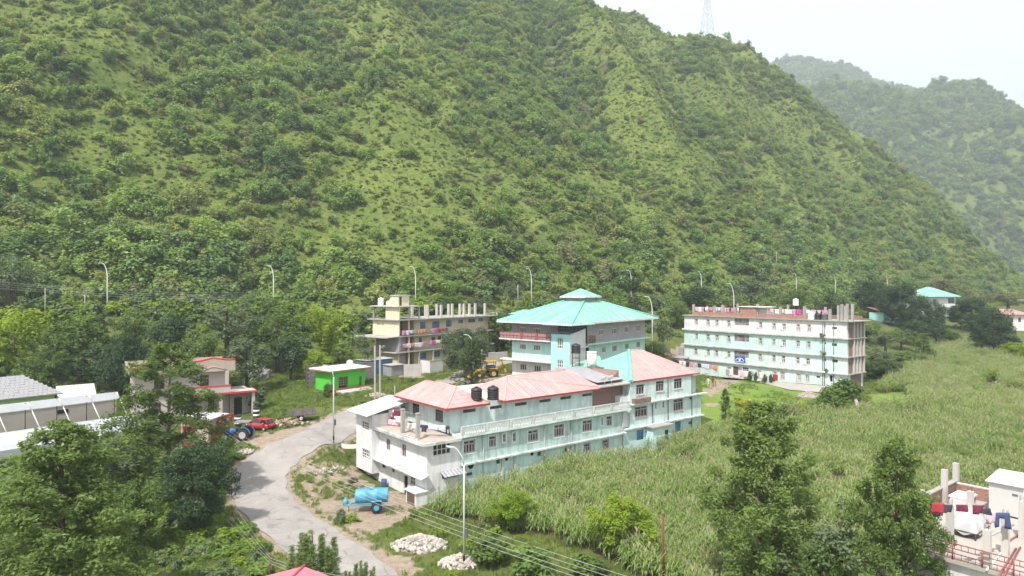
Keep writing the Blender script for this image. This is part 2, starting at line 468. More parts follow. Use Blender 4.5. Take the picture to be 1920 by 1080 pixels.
def ground_mat():
    t = NT('valley_ground')
    P = t.new('ShaderNodeNewGeometry').outputs['Position']
    g1 = t.tex(P, 0.22, 6, 0.65); g2 = t.tex(P, 1.7, 5, 0.7); g3 = t.tex(P, 9, 3)
    grass = t.mix(t.ramp(g1, [(0.35, 0), (0.65, 1)]), (0.045, 0.075, 0.018), (0.10, 0.125, 0.034))
    grass = t.mix(t.ramp(g2, [(0.4, 0), (0.7, 0.7)]), grass, (0.15, 0.15, 0.055))
    soil = t.mix(t.ramp(g2, [(0.35, 0), (0.65, 1)]), (0.20, 0.152, 0.11), (0.31, 0.255, 0.20))
    soil = t.mix(t.ramp(g3, [(0.55, 0), (0.7, 0.6)]), soil, (0.40, 0.36, 0.315))
    lawn = t.mix(t.ramp(g1, [(0.4, 0), (0.6, 1)]), (0.12, 0.19, 0.035), (0.17, 0.235, 0.05))
    lawn = t.mix(t.ramp(g2, [(0.5, 0), (0.75, 0.6)]), lawn, (0.09, 0.15, 0.03))
    a_d = t.new('ShaderNodeAttribute', attribute_name='dirt').outputs['Fac']
    a_l = t.new('ShaderNodeAttribute', attribute_name='lawn').outputs['Fac']
    a_s = t.new('ShaderNodeAttribute', attribute_name='soil').outputs['Fac']
    col = t.mix(a_l, grass, lawn)
    col = t.mix(a_s, col, (0.10, 0.085, 0.045))
    m = t.math('ADD', a_d, t.math('MULTIPLY', t.math('SUBTRACT', t.tex(P, 0.7, 6, 0.7), 0.5), 1.5))
    col = t.mix(t.ramp(m, [(0.42, 0), (0.62, 1)]), col, soil)
    p = t.new('ShaderNodeBsdfPrincipled'); p.inputs['Roughness'].default_value = 0.95; p.inputs['Specular IOR Level'].default_value = 0.1
    t.l.new(col, p.inputs['Base Color'])
    b = t.new('ShaderNodeBump'); b.inputs['Strength'].default_value = 0.6; b.inputs['Distance'].default_value = 0.12
    t.l.new(t.tex(P, 4, 6, 0.7), b.inputs['Height']); t.l.new(b.outputs[0], p.inputs['Normal'])
    t.l.new(p.outputs[0], t.out.inputs[0]); return t.mat
def hill_mat():
    t = NT('hill_grass')
    g = t.new('ShaderNodeNewGeometry'); P = g.outputs['Position']
    g1 = t.tex(P, 0.018, 6, 0.62); g2 = t.tex(P, 0.16, 6, 0.7); g3 = t.tex(P, 0.5, 6, 0.85)
    col = t.mix(t.ramp(g1, [(0.36, 0), (0.62, 1)]), (0.092, 0.138, 0.028), (0.178, 0.222, 0.05))
    col = t.mix(t.ramp(g2, [(0.42, 0), (0.66, 0.8)]), col, (0.215, 0.24, 0.068))
    col = t.mix(t.ramp(g3, [(0.42, 0), (0.62, 0.8)]), col, (0.055, 0.09, 0.022))
    sep = t.new('ShaderNodeSeparateXYZ'); t.l.new(g.outputs['Normal'], sep.inputs[0])
    rock = t.math('MULTIPLY', t.ramp(sep.outputs[2], [(0.42, 1), (0.56, 0)]), t.ramp(t.tex(P, 0.12, 5, 0.7), [(0.45, 0), (0.6, 1)]))
    col = t.mix(rock, col, t.mix(t.ramp(g2, [(0.4, 0), (0.6, 1)]), (0.16, 0.105, 0.08), (0.10, 0.085, 0.07)))
    p = t.new('ShaderNodeBsdfPrincipled'); p.inputs['Roughness'].default_value = 0.95; p.inputs['Specular IOR Level'].default_value = 0.05
    t.l.new(col, p.inputs['Base Color'])
    b = t.new('ShaderNodeBump'); b.inputs['Strength'].default_value = 0.9; b.inputs['Distance'].default_value = 0.9
    t.l.new(t.tex(P, 0.7, 6, 0.75), b.inputs['Height']); t.l.new(b.outputs[0], p.inputs['Normal'])
    t.l.new(p.outputs[0], t.out.inputs[0]); return t.mat
GROUND_M, HILL_M = ground_mat(), hill_mat()
for k, (nm, m) in enumerate((('ground', GROUND_M), ('hillside', HILL_M), ('far_hill', HILL_M), ('distant_hill', HILL_M))):
    q = _q[_qw == k]
    used = np.unique(q); remap = np.full(len(_fx), -1); remap[used] = np.arange(len(used))
    me = np_mesh(nm, np.stack([_fx[used], _fy[used], _zz[used]], -1), remap[q], m,
                 {'dirt': _dirt[used], 'lawn': _lawn[used], 'soil': _soil[used]} if k == 0 else None, True)
    tag(link(nm, me), kind='structure')
def sheet_strip(name, line, width, mat, lift=0.05, nseg=8, taper=None, parent=None):
    pts = [Vector((p[0], p[1])) for p in line]; V = []; 
    for i, p in enumerate(pts):
        d = (pts[min(i+1, len(pts)-1)]-pts[max(i-1, 0)]).normalized(); nrm = Vector((-d.y, d.x))
        w = width if taper is None else taper[i]
        for k in range(nseg+1):
            e = (k/nseg-0.5)*w*(1+0.05*math.sin(i*0.9+(k > 4)*2.1))
            V.append((p.x+nrm.x*e, p.y+nrm.y*e))
    V = np.array(V); z = gzs(V[:, 0], V[:, 1])+lift
    idx = np.arange(len(V)).reshape(len(pts), nseg+1)
    q = np.stack([idx[:-1, :-1], idx[1:, :-1], idx[1:, 1:], idx[:-1, 1:]], -1).reshape(-1, 4)
    return link(name, np_mesh(name, np.column_stack([V, z]), q[:, ::-1], mat, None, True), parent)
def road_mat():
    t = NT('worn_tarmac')
    P = t.new('ShaderNodeNewGeometry').outputs['Position']
    c = t.mix(t.ramp(t.tex(P, 0.35, 6, 0.65), [(0.35, 0), (0.65, 1)]), (0.225, 0.21, 0.20), (0.30, 0.28, 0.266))
    c = t.mix(t.ramp(t.tex(P, 14, 2), [(0.5, 0), (0.75, 0.5)]), c, (0.44, 0.40, 0.37))
    c = t.mix(t.ramp(t.tex(P, 0.5, 5, 0.7, (1, 1, 1)), [(0.58, 0), (0.66, 0.5)]), c, (0.15, 0.14, 0.135))
    vo = t.new('ShaderNodeTexVoronoi', feature='DISTANCE_TO_EDGE'); vo.inputs['Scale'].default_value = 0.55
    wp = t.new('ShaderNodeMix', data_type='VECTOR'); wp.inputs[0].default_value = 0.25; nz = t.new('ShaderNodeTexNoise'); nz.inputs['Scale'].default_value = 1.2; t.l.new(P, nz.inputs['Vector']); t.l.new(P, wp.inputs[4]); t.l.new(nz.outputs['Color'], wp.inputs[5]); t.l.new(wp.outputs[1], vo.inputs['Vector'])
    crack = t.math('MULTIPLY', t.ramp(vo.outputs['Distance'], [(0.0, 0.8), (0.025, 0)]), t.ramp(t.tex(P, 0.2, 3), [(0.45, 0), (0.6, 1)]))
    c = t.mix(crack, c, (0.10, 0.095, 0.09))
    c = t.mix(t.ramp(t.tex(P, 0.9, 6, 0.75), [(0.6, 0), (0.72, 0.55)]), c, (0.40, 0.36, 0.32))
    p = t.new('ShaderNodeBsdfPrincipled'); p.inputs['Roughness'].default_value = 0.9; p.inputs['Specular IOR Level'].default_value = 0.2
    t.l.new(c, p.inputs['Base Color'])
    b = t.new('ShaderNodeBump'); b.inputs['Strength'].default_value = 0.35; b.inputs['Distance'].default_value = 0.02
    t.l.new(t.tex(P, 22, 3), b.inputs['Height']); t.l.new(b.outputs[0], p.inputs['Normal'])
    t.l.new(p.outputs[0], t.out.inputs[0]); return t.mat
ROAD_M = road_mat()
tag(sheet_strip('road', ROAD_C, 5.15, ROAD_M, 0.07), kind='structure')
tag(sheet_strip('highway', catmull([Vector(p[:2]) for p in HW], 8), 7.0, ROAD_M, 0.12), kind='structure')

# ------------------------------------------------------------ foliage building blocks
def leaf_cloud(rng, clumps, n_per, size, aspect=0.55, up=0.45, rnd=0.6, shell=0.6, flat=1.0, droop=0.0):
    """leaf faces spread through clumps (cx, cy, cz, r); returns verts, quads, leaf value"""
    C = np.asarray(clumps, float); n = len(C)*n_per
    ci = np.repeat(np.arange(len(C)), n_per)
    d = rng.normal(size=(n, 3)); d /= np.linalg.norm(d, axis=1, keepdims=True)+1e-9
    rr = (shell + (1-shell)*rng.random(n)**0.7)[:, None]
    off = d*rr*C[ci, 3][:, None]; off[:, 2] *= flat
    off[:, 2] -= droop*C[ci, 3]*np.linalg.norm(d[:, :2], axis=1)**2
    p = C[ci, :3] + off
    nm = d*0.6 + np.array([0, 0, up]) + rng.normal(size=(n, 3))*rnd*0.5
    nm /= np.linalg.norm(nm, axis=1, keepdims=True)+1e-9
    t = np.cross(nm, rng.normal(size=(n, 3))); t /= np.linalg.norm(t, axis=1, keepdims=True)+1e-9
    b = np.cross(nm, t)
    L = (size*(0.6+0.8*rng.random(n)))[:, None]; Wd = L*aspect
    v = np.stack([p-t*L*0.5, p+b*Wd*0.5-nm*L*0.06, p+t*L*0.5, p-b*Wd*0.5-nm*L*0.06], 1).reshape(-1, 3)
    q = np.arange(n*4).reshape(n, 4)
    base = rng.random(len(C))[ci]
    lv = np.clip(0.5*base + 0.35*rng.random(n) + 0.15, 0, 1)
    return v, q, lv
def crown_clumps(rng, n, rx, ry, rz, z0, rmin, rmax, hollow=0.55, noise=0.25, profile=None):
    """clump centres through an uneven ellipsoid (or a profile of radius against height)"""
    out = []
    ph = rng.random(6)*6.28
    while len(out) < n:
        d = rng.normal(size=3); d /= np.linalg.norm(d)
        if profile is None:
            a = math.atan2(d[1], d[0])
            lob = 1 + noise*math.sin(2*a+ph[0])*math.cos(2.3*d[2]+ph[1]) + noise*0.7*math.sin(3*a+ph[2]+2*d[2])
            r = (hollow + (1-hollow)*rng.random())*lob
            out.append((d[0]*rx*r, d[1]*ry*r, z0+d[2]*rz*r, rmin+(rmax-rmin)*rng.random()))
        else:
            h = rng.random(); R = np.interp(h, profile[0], profile[1]); a = rng.random()*6.283
            lob = 1 + noise*math.sin(2*a+ph[0]+5*h) + noise*0.6*math.sin(3*a+ph[2]-7*h)
            k = math.sqrt(hollow**2 + (1-hollow**2)*rng.random())*R*lob
            if rng.random() > 0.25 + R/max(profile[1]): continue
            out.append((math.cos(a)*k*rx, math.sin(a)*k*ry, z0+h*rz, (rmin+(rmax-rmin)*rng.random())*(0.55+0.45*R/max(profile[1]))))
    return out
BARK = surf('bark', (0.085, 0.06, 0.042), 0.9, 0.35, 3, 0.6, 9)
BARK_PALE = surf('bark_pale', (0.19, 0.165, 0.135), 0.9, 0.3, 3, 0.5, 9)
LF = dict(
    hgrass=leafm('hill_grass_blade', (0.065, 0.105, 0.022), (0.175, 0.215, 0.055), 0.3, (0.19, 0.175, 0.09), 0.05),
    hill=leafm('leaf_hill', (0.078, 0.134, 0.032), (0.19, 0.265, 0.068), 0.38, (0.22, 0.20, 0.115), 0.016),
    hill2=leafm('leaf_hill_pale', (0.12, 0.172, 0.044), (0.24, 0.295, 0.085), 0.38, (0.27, 0.24, 0.16), 0.02),
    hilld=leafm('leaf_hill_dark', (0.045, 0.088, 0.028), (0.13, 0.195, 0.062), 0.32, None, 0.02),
    mid=leafm('leaf_mid', (0.030, 0.060, 0.014), (0.095, 0.140, 0.030), 0.3),
    dark=leafm('leaf_mango', (0.014, 0.032, 0.014), (0.046, 0.078, 0.032), 0.18),
    grey=leafm('leaf_greygreen', (0.04, 0.062, 0.03), (0.11, 0.14, 0.072), 0.22),
    bright=leafm('leaf_bright', (0.085, 0.16, 0.012), (0.21, 0.31, 0.028), 0.4),
    oak=leafm('leaf_silver_oak', (0.034, 0.062, 0.016), (0.128, 0.178, 0.046), 0.34),
    yellow=leafm('leaf_yellow', (0.14, 0.17, 0.012), (0.31, 0.32, 0.03), 0.35),
    conifer=leafm('leaf_conifer', (0.018, 0.034, 0.013), (0.06, 0.09, 0.03), 0.15),
    weed=leafm('leaf_weed', (0.05, 0.095, 0.02), (0.145, 0.205, 0.05), 0.35, None, 0.12),
    grass=leafm('grass_blade', (0.065, 0.105, 0.02), (0.175, 0.22, 0.055), 0.35, None, 0.15),
    corn=leafm('corn_leaf', (0.092, 0.152, 0.038), (0.212, 0.28, 0.09), 0.32, (0.23, 0.24, 0.11), 0.045),
)
TASSEL = surf('corn_tassel', (0.29, 0.285, 0.16), 0.9, 0.2, 2, 0)
PROTO = bpy.data.collections.new('prototypes')          # not linked to the scene: only instanced as uncountable ground cover
def proto(name, me):
    o = bpy.data.objects.new(name, me); PROTO.objects.link(o); return o
def merge(parts):
    V = []; Q = []; A = []; o = 0
    for v, q, a in parts:
        V.append(v); Q.append(q+o); A.append(a); o += len(v)
    return np.concatenate(V), np.concatenate(Q), np.concatenate(A)
def scatter(name, protos, P, scale, rot, idx, label=None, cat=None):
    """uncountable cover: ONE object whose points carry instances of the given plants"""
    me = bpy.data.meshes.new(name); n = len(P)
    me.vertices.add(n); me.vertices.foreach_set('co', np.asarray(P, np.float32).ravel())
    a = me.attributes.new('sc', 'FLOAT_VECTOR', 'POINT'); a.data.foreach_set('vector', np.asarray(scale, np.float32).ravel())
    a = me.attributes.new('rt', 'FLOAT_VECTOR', 'POINT'); a.data.foreach_set('vector', np.asarray(rot, np.float32).ravel())
    a = me.attributes.new('pi', 'INT', 'POINT'); a.data.foreach_set('value', np.asarray(idx, np.int32))
    o = link(name, me); tag(o, label, cat, kind='stuff')
    c = bpy.data.collections.new(name+'_plants')
    for p in protos: c.objects.link(p)
    ng = bpy.data.node_groups.new(name, 'GeometryNodeTree')
    ng.interface.new_socket('Geometry', in_out='INPUT', socket_type='NodeSocketGeometry')
    ng.interface.new_socket('Geometry', in_out='OUTPUT', socket_type='NodeSocketGeometry')
    N = ng.nodes; L = ng.links
    gi = N.new('NodeGroupInput'); go = N.new('NodeGroupOutput')
    ci = N.new('GeometryNodeCollectionInfo'); ci.inputs['Collection'].default_value = c
    ci.inputs['Separate Children'].default_value = True; ci.inputs['Reset Children'].default_value = True
    ip = N.new('GeometryNodeInstanceOnPoints'); ip.inputs['Pick Instance'].default_value = True
    def na(nm, dt):
        x = N.new('GeometryNodeInputNamedAttribute'); x.data_type = dt; x.inputs['Name'].default_value = nm; return x.outputs[0]
    L.new(gi.outputs[0], ip.inputs['Points']); L.new(ci.outputs[0], ip.inputs['Instance'])
    L.new(na('pi', 'INT'), ip.inputs['Instance Index'])
    er = N.new('FunctionNodeEulerToRotation'); L.new(na('rt', 'FLOAT_VECTOR'), er.inputs[0]); L.new(er.outputs[0], ip.inputs['Rotation'])
    L.new(na('sc', 'FLOAT_VECTOR'), ip.inputs['Scale']); L.new(ip.outputs[0], go.inputs[0])
    md = o.modifiers.new('scatter', 'NODES'); md.node_group = ng
    return o
def bush_proto(name, seed, mat, n_cl=14, n_per=22, leaf=0.34, rz=0.8, z0=0.7, trunk=False):
    """a unit bush: radius about 1"""
    rng = np.random.default_rng(seed)
    cl = crown_clumps(rng, n_cl, 0.75, 0.75, rz*0.7, z0, 0.26, 0.42, 0.45, 0.3)
    v, q, lv = leaf_cloud(rng, cl, n_per, leaf, 0.7, 0.9, 0.6, 0.5)
    v[:, 2] = np.maximum(v[:, 2], 0.0)
    return proto(name, np_mesh(name, v, q, mat, {'lv': lv}))

# ------------------------------------------------------------ hillside scrub
rng = np.random.default_rng(7)
H_PROTO = [bush_proto('scrub_a', 1, LF['hill'], 16, 58, 0.19), bush_proto('scrub_b', 2, LF['hill'], 12, 62, 0.18, 1.2, 0.95), bush_proto('scrub_c', 3, LF['hill2'], 14, 52, 0.19),
           bush_proto('scrub_d', 4, LF['hilld'], 18, 60, 0.18, 1.3, 1.05), bush_proto('scrub_e', 5, LF['hill2'], 10, 56, 0.2, 0.6, 0.5), bush_proto('scrub_f', 6, LF['hilld'], 14, 58, 0.19, 0.9, 0.8)]
def hill_points(n, xr, yr, seed):
    r = np.random.default_rng(seed)
    return r.uniform(*xr, n), r.uniform(*yr, n), r
def in_view(x, y, z, m=330):
    px = CX+FPX*x/y; py = CY+FPX*(CAMZ-z)/y
    return (px > -m) & (px < 1920+m) & (py > -180) & (py < 1080+200)
def hill_scrub(name, n, xr, yr, seed, smin, smax, dens_fn, label):
    x, y, r = hill_points(n, xr, yr, seed)
    z, who = ground_all(x, y)
    keep = (who > 0) & in_view(x, y, z)
    x, y, z, who = x[keep], y[keep], z[keep], who[keep]
    u = r.random(len(x)); dn = dens_fn(x, y, z)
    k = u < dn
    x, y, z, dn = x[k], y[k], z[k], dn[k]
    s = smin+(smax-smin)*r.random(len(x))**3.2
    s = s*(0.6+0.75*dn)
    bg_ = r.random(len(x)) < 0.05
    s = np.where(bg_, smax*r.uniform(0.65, 1.15, len(x)), s)
    big = fbm(x/30, y/30, 91, 3)
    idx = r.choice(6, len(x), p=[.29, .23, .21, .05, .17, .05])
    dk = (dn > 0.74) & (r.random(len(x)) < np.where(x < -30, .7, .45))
    idx = np.where(dk, r.choice([3, 5, 1], len(x)), idx)
    sc = np.stack([s*(0.8+0.5*r.random(len(x))), s*(0.8+0.5*r.random(len(x))), s*(0.7+0.6*r.random(len(x)))], -1)
    rot = np.stack([r.normal(size=len(x))*0.12, r.normal(size=len(x))*0.12, r.random(len(x))*6.283], -1)
    return scatter(name, H_PROTO, np.stack([x, y, z-0.15*s], -1), sc, rot, idx, label, 'scrub')
def dens_main(x, y, z):
    s = s_hill(x, y); r = 0.896*x+0.444*y; q = r-0.28*s
    g = 1-np.abs(2*fbm(q/95.0, s/420.0, 3, 3)-1)
    gul = smooth(0.62, 0.35, g)
    n1 = fbm(x/34.0, y/34.0, 71, 4); n2 = fbm(x/9.0, y/9.0, 73, 2)
    d = 0.125+0.58*gul+1.6*(n1-0.47)+1.0*(n2-0.5)
    d = d+0.42*smooth(38, 6, s)+0.42*smooth(-25, -100, x)+0.22*smooth(70, 170, x)
    return np.clip(d, 0.07, 1.0)
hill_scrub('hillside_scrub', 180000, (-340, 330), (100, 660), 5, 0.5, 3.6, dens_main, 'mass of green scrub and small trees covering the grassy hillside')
hill_scrub('far_scrub', 60000, (300, 1800), (640, 2600), 6, 2.8, 8.0, lambda x, y, z: np.clip(0.95+1.4*(fbm(x/130, y/130, 81, 4)-0.45), 0.3, 1), 'hazy scrub covering the far hills on the right')
# ------------------------------------------------------------ building kit
class Bld:
    """local frame: x along the front (u), y into the building, z up (world height); built under an Empty at the base"""
    def __init__(s, name, O, heading, z0, label, cat='building', group=None):
        a = math.radians(heading)
        s.u = Vector((math.sin(a), math.cos(a))); s.v = Vector((-s.u.y, s.u.x)); s.O = Vector(O); s.z0 = z0
        s.e = empty(name, (O[0], O[1], z0), math.atan2(s.u.y, s.u.x), label, cat, group)
    def _lr(s, px, py):
        d = Vector(((px-CX)/FPX, 1.0)); o = -s.O
        return (o.dot(s.u), o.dot(s.v), CAMZ-s.z0), (d.dot(s.u), d.dot(s.v), (CY-py)/FPX)
    def fr(s, px, py, y=0.0):
        o, d = s._lr(px, py); k = (y-o[1])/d[1]; return o[0]+k*d[0], o[2]+k*d[2]
    def sd(s, px, py, x=0.0):
        o, d = s._lr(px, py); k = (x-o[0])/d[0]; return o[1]+k*d[1], o[2]+k*d[2]
    def tp(s, px, py, z):
        o, d = s._lr(px, py); k = (z-o[2])/d[2]; return o[0]+k*d[0], o[1]+k*d[1]
    def w(s, x, y, z=0):
        p = s.O+s.u*x+s.v*y; return Vector((p.x, p.y, z+s.z0))
    def part(s, name, mb, mat, parent=None):
        return mb.build(name, mat, parent or s.e)
    @property
    def rz(s): return math.atan2(s.u.y, s.u.x)

def wall_front(mb, x0, x1, z0, z1, y, holes=(), depth=0.14):
    """wall face at local y (outside towards -y) with recessed rectangular openings"""
    hs = [(max(x0, a), min(x1, b), max(z0, c), min(z1, d)) for a, b, c, d in holes if b > x0 and a < x1 and d > z0 and c < z1]
    xs = sorted({x0, x1, *[h[0] for h in hs], *[h[1] for h in hs]}); zs = sorted({z0, z1, *[h[2] for h in hs], *[h[3] for h in hs]})
    for i in range(len(xs)-1):
        for j in range(len(zs)-1):
            cx, cz = (xs[i]+xs[i+1])/2, (zs[j]+zs[j+1])/2
            if any(h[0] < cx < h[1] and h[2] < cz < h[3] for h in hs): continue
            mb.quad((xs[i], y, zs[j]), (xs[i+1], y, zs[j]), (xs[i+1], y, zs[j+1]), (xs[i], y, zs[j+1]))
    for a, b, c, d in hs:
        yb = y+depth
        mb.quad((a, y, c), (a, yb, c), (b, yb, c), (b, y, c)); mb.quad((a, y, d), (b, y, d), (b, yb, d), (a, yb, d))
        mb.quad((a, y, c), (a, y, d), (a, yb, d), (a, yb, c)); mb.quad((b, y, c), (b, yb, c), (b, yb, d), (b, y, d))
        mb.quad((a, yb, c), (b, yb, c), (b, yb, d), (a, yb, d))
def wall_side(mb, y0, y1, z0, z1, x, holes=(), depth=0.14, right=False):
    """wall face at local x; outside is -x (or +x when right)"""
    t = MB(); wall_front(t, y0, y1, z0, z1, 0, holes, depth)
    sg = -1 if right else 1
    mb.add([(x+sg*p[1], p[0], p[2]) for p in t.v], [f if right else f[::-1] for f in t.f])
def block(mb, x0, x1, y0, y1, z0, z1, fh=(), sh=(), rh=(), depth=0.14):
    """box with openings in its front (-y), left (-x) and right (+x) faces"""
    wall_front(mb, x0, x1, z0, z1, y0, fh, depth)
    wall_side(mb, y0, y1, z0, z1, x0, sh, depth)
    wall_side(mb, y0, y1, z0, z1, x1, rh, depth, True)
    mb.quad((x1, y1, z0), (x0, y1, z0), (x0, y1, z1), (x1, y1, z1))
    mb.quad((x0, y0, z1), (x1, y0, z1), (x1, y1, z1), (x0, y1, z1))
GLASS = glass_m('window_glass')
GLASS_B = glass_m('blue_glass', (0.03, 0.09, 0.17), 0.2)
FRAME_W = surf('frame_white', (0.62, 0.58, 0.58), 0.6, 0.15, 2, 0)
FRAME_D = surf('frame_grey', (0.16, 0.16, 0.17), 0.6, 0.15, 2, 0)
FRAME_M = surf('frame_mauve', (0.44, 0.37, 0.40), 0.6, 0.2, 2, 0)
def window(b, rect, y, side=False, cols=3, rows=1, transom=0.0, frame=FRAME_W, glass=GLASS, fw=0.055, surround=0.0, sur_m=None, sill=None, x=0.0, depth=0.14, label=None, right=False, joined=False, shutter=None):
    """window part > panes as sub-parts, set inside its recess; y = wall plane for front walls, x = wall plane for side walls"""
    a, c, z0, z1 = rect
    mb = MB(); panes = []
    yb = y+depth-0.012
    def bar(x0, x1, zz0, zz1, yy0=yb-0.06, yy1=yb): mb.box(x0, x1, yy0, yy1, zz0, zz1)
    bar(a, c, z0, z0+fw); bar(a, c, z1-fw, z1); bar(a, a+fw, z0+fw, z1-fw); bar(c-fw, c, z0+fw, z1-fw)
    zt = z1-fw
    if transom > 0:
        zt = z1-(z1-z0)*transom; bar(a+fw, c-fw, zt-fw*0.7, zt)
        n = max(1, cols//2)
        for i in range(1, n): 
            xx = a+(c-a)*i/n; bar(xx-fw/2, xx+fw/2, zt, z1-fw)
        for i in range(n): panes.append((a+(c-a)*i/n+fw*0.4, a+(c-a)*(i+1)/n-fw*0.4, zt, z1-fw))
        zt -= fw*0.7
    for i in range(1, cols):
        xx = a+(c-a)*i/cols; bar(xx-fw/2, xx+fw/2, z0+fw, zt)
    for j in range(1, rows):
        zz = z0+(zt-z0)*j/rows; bar(a+fw, c-fw, zz-fw*0.4, zz+fw*0.4, yb-0.055, yb-0.002)
    for i in range(cols):
        for j in range(rows):
            panes.append((a+(c-a)*i/cols+fw*0.4, a+(c-a)*(i+1)/cols-fw*0.4, z0+(zt-z0)*j/rows+fw*0.4, z0+(zt-z0)*(j+1)/rows-fw*0.4))
    if sill: mb.box(a-0.08, c+0.08, y-0.09, y+0.03, z0-0.09, z0-0.015)
    sub = []
    if surround > 0:
        w = surround; sm = MB()
        for q in ((a-w, c+w, z1, z1+w), (a-w, c+w, z0-w, z0), (a-w, a, z0, z1), (c, c+w, z0, z1)): sm.box(q[0], q[1], y-0.035, y+0.02, q[2], q[3])
        sub.append(('surround', sm, sur_m))
    if shutter:
        sm = MB(); sx = c if shutter > 0 else a; wd = (c-a)/max(cols, 1)
        sm.cbox((sx+shutter*wd*0.35, y-wd*0.35, (z0+zt)/2), (wd, 0.03, zt-z0), -shutter*0.75); sub.append(('shutter', sm, frame))
    def conv(m):
        if side:
            sg = -1 if right else 1
            m.v = [(x+sg*(p[1]-y), p[0], p[2]) for p in m.v]; m.f = [f if right else f[::-1] for f in m.f]
        return m
    o = conv(mb).build('window', frame, b.e)
    if label: o['label'] = label
    for nm, m, mt in sub: conv(m).build(nm, mt, o)
    if joined:
        pm = MB()
        for p in panes: pm.box(p[0], p[1], yb-0.03, yb-0.012, p[2], p[3])
        conv(pm).build('pane', glass, o)
    else:
        for p in panes:
            pm = MB(); pm.box(p[0], p[1], yb-0.03, yb-0.012, p[2], p[3]); conv(pm).build('pane', glass, o)
    return o
def hip(mb, x0, x1, y0, y1, z0, ra, rb, zr, th=0.09):
    """hipped roof: eaves rectangle at z0, ridge from ra to rb (x, y) at zr; returns nothing, adds thick faces"""
    A, B_, C, D = (x0, y0, z0), (x1, y0, z0), (x1, y1, z0), (x0, y1, z0); E = (*ra, zr); F_ = (*rb, zr)
    mb.add([A, B_, C, D, E, F_] + [(p[0], p[1], p[2]-th) for p in (A, B_, C, D)],
           [(0, 1, 5, 4), (1, 2, 5), (2, 3, 4, 5), (3, 0, 4), (0, 6, 7, 1), (1, 7, 8, 2), (2, 8, 9, 3), (3, 9, 6, 0), (9, 8, 7, 6)])
def roof_ribs(roof, faces, spacing, m, r=0.028):
    """raised seams of the roofing sheets: lines up each slope, clipped to the face; faces start with their eave edge"""
    mb = MB()
    for f in faces:
        P = [Vector(p) for p in f]; e = P[1]-P[0]; L = e.length; ex = e/L; n = ex.cross(P[2]-P[0]).normalized(); ey = n.cross(ex)
        Q = [((p-P[0]).dot(ex), (p-P[0]).dot(ey)) for p in P]; k = spacing*0.5
        while k < L:
            hi = 0
            for (a, b) in zip(Q, Q[1:]+Q[:1]):
                if (a[0]-k)*(b[0]-k) < 0:
                    hi = max(hi, a[1]+(b[1]-a[1])*(k-a[0])/(b[0]-a[0]))
            if hi > 0.15: mb.tube([P[0]+ex*k+n*0.01, P[0]+ex*k+ey*(hi-0.05)+n*0.01], r, 4, True, False)
            k += spacing
    return mb.build('sheet_seams', m, roof)
def sheet_roof_mat(name, col, axis='x', fade=0.5, fade_col=None, rib=4.0):
    """painted steel sheets: ribs, seams, sun-bleached sheets and rust dust"""
    if name in MATS: return MATS[name]
    t = NT(name); tc = t.new('ShaderNodeTexCoord').outputs['Object']
    sp = t.new('ShaderNodeSeparateXYZ'); t.l.new(tc, sp.inputs[0]); a = sp.outputs[0 if axis == 'x' else 1]
    w = t.math('SINE', t.math('MULTIPLY', a, rib*6.283))
    cell = t.new('ShaderNodeTexWhiteNoise', noise_dimensions='1D'); t.l.new(t.math('FLOOR', t.math('MULTIPLY', a, 1.05)), cell.inputs['W'])
    fc = fade_col or tuple(min(1, x*0.4+0.45) for x in col)
    base = t.mix(t.ramp(t.tex(tc, 0.5, 6, 0.65), [(0.35, 0), (0.7, 1)]), tuple(x*0.88 for x in col), tuple(min(1, x*1.08) for x in col))
    f = t.math('MULTIPLY', t.ramp(cell.outputs['Value'], [(0.62, 0), (0.66, 1)]), t.ramp(t.tex(tc, 0.35, 4, 0.7), [(0.38, 0), (0.6, fade)]))
    base = t.mix(f, base, fc)
    base = t.mix(t.ramp(t.tex(tc, 1.3, 6, 0.7), [(0.52, 0), (0.72, 0.5)]), base, tuple(x*0.55 for x in col))
    seam = t.ramp(t.math('FRACT', t.math('MULTIPLY', a, 1.05)), [(0.0, 0.55), (0.03, 0)])
    base = t.mix(seam, base, tuple(x*0.6 for x in col))
    p = t.new('ShaderNodeBsdfPrincipled'); p.inputs['Roughness'].default_value = 0.5; p.inputs['Specular IOR Level'].default_value = 0.35
    t.l.new(base, p.inputs['Base Color'])
    b = t.new('ShaderNodeBump'); b.inputs['Strength'].default_value = 0.9; b.inputs['Distance'].default_value = 0.04
    t.l.new(w, b.inputs['Height']); t.l.new(b.outputs[0], p.inputs['Normal'])
    t.l.new(p.outputs[0], t.out.inputs[0]); MATS[name] = t.mat; return t.mat
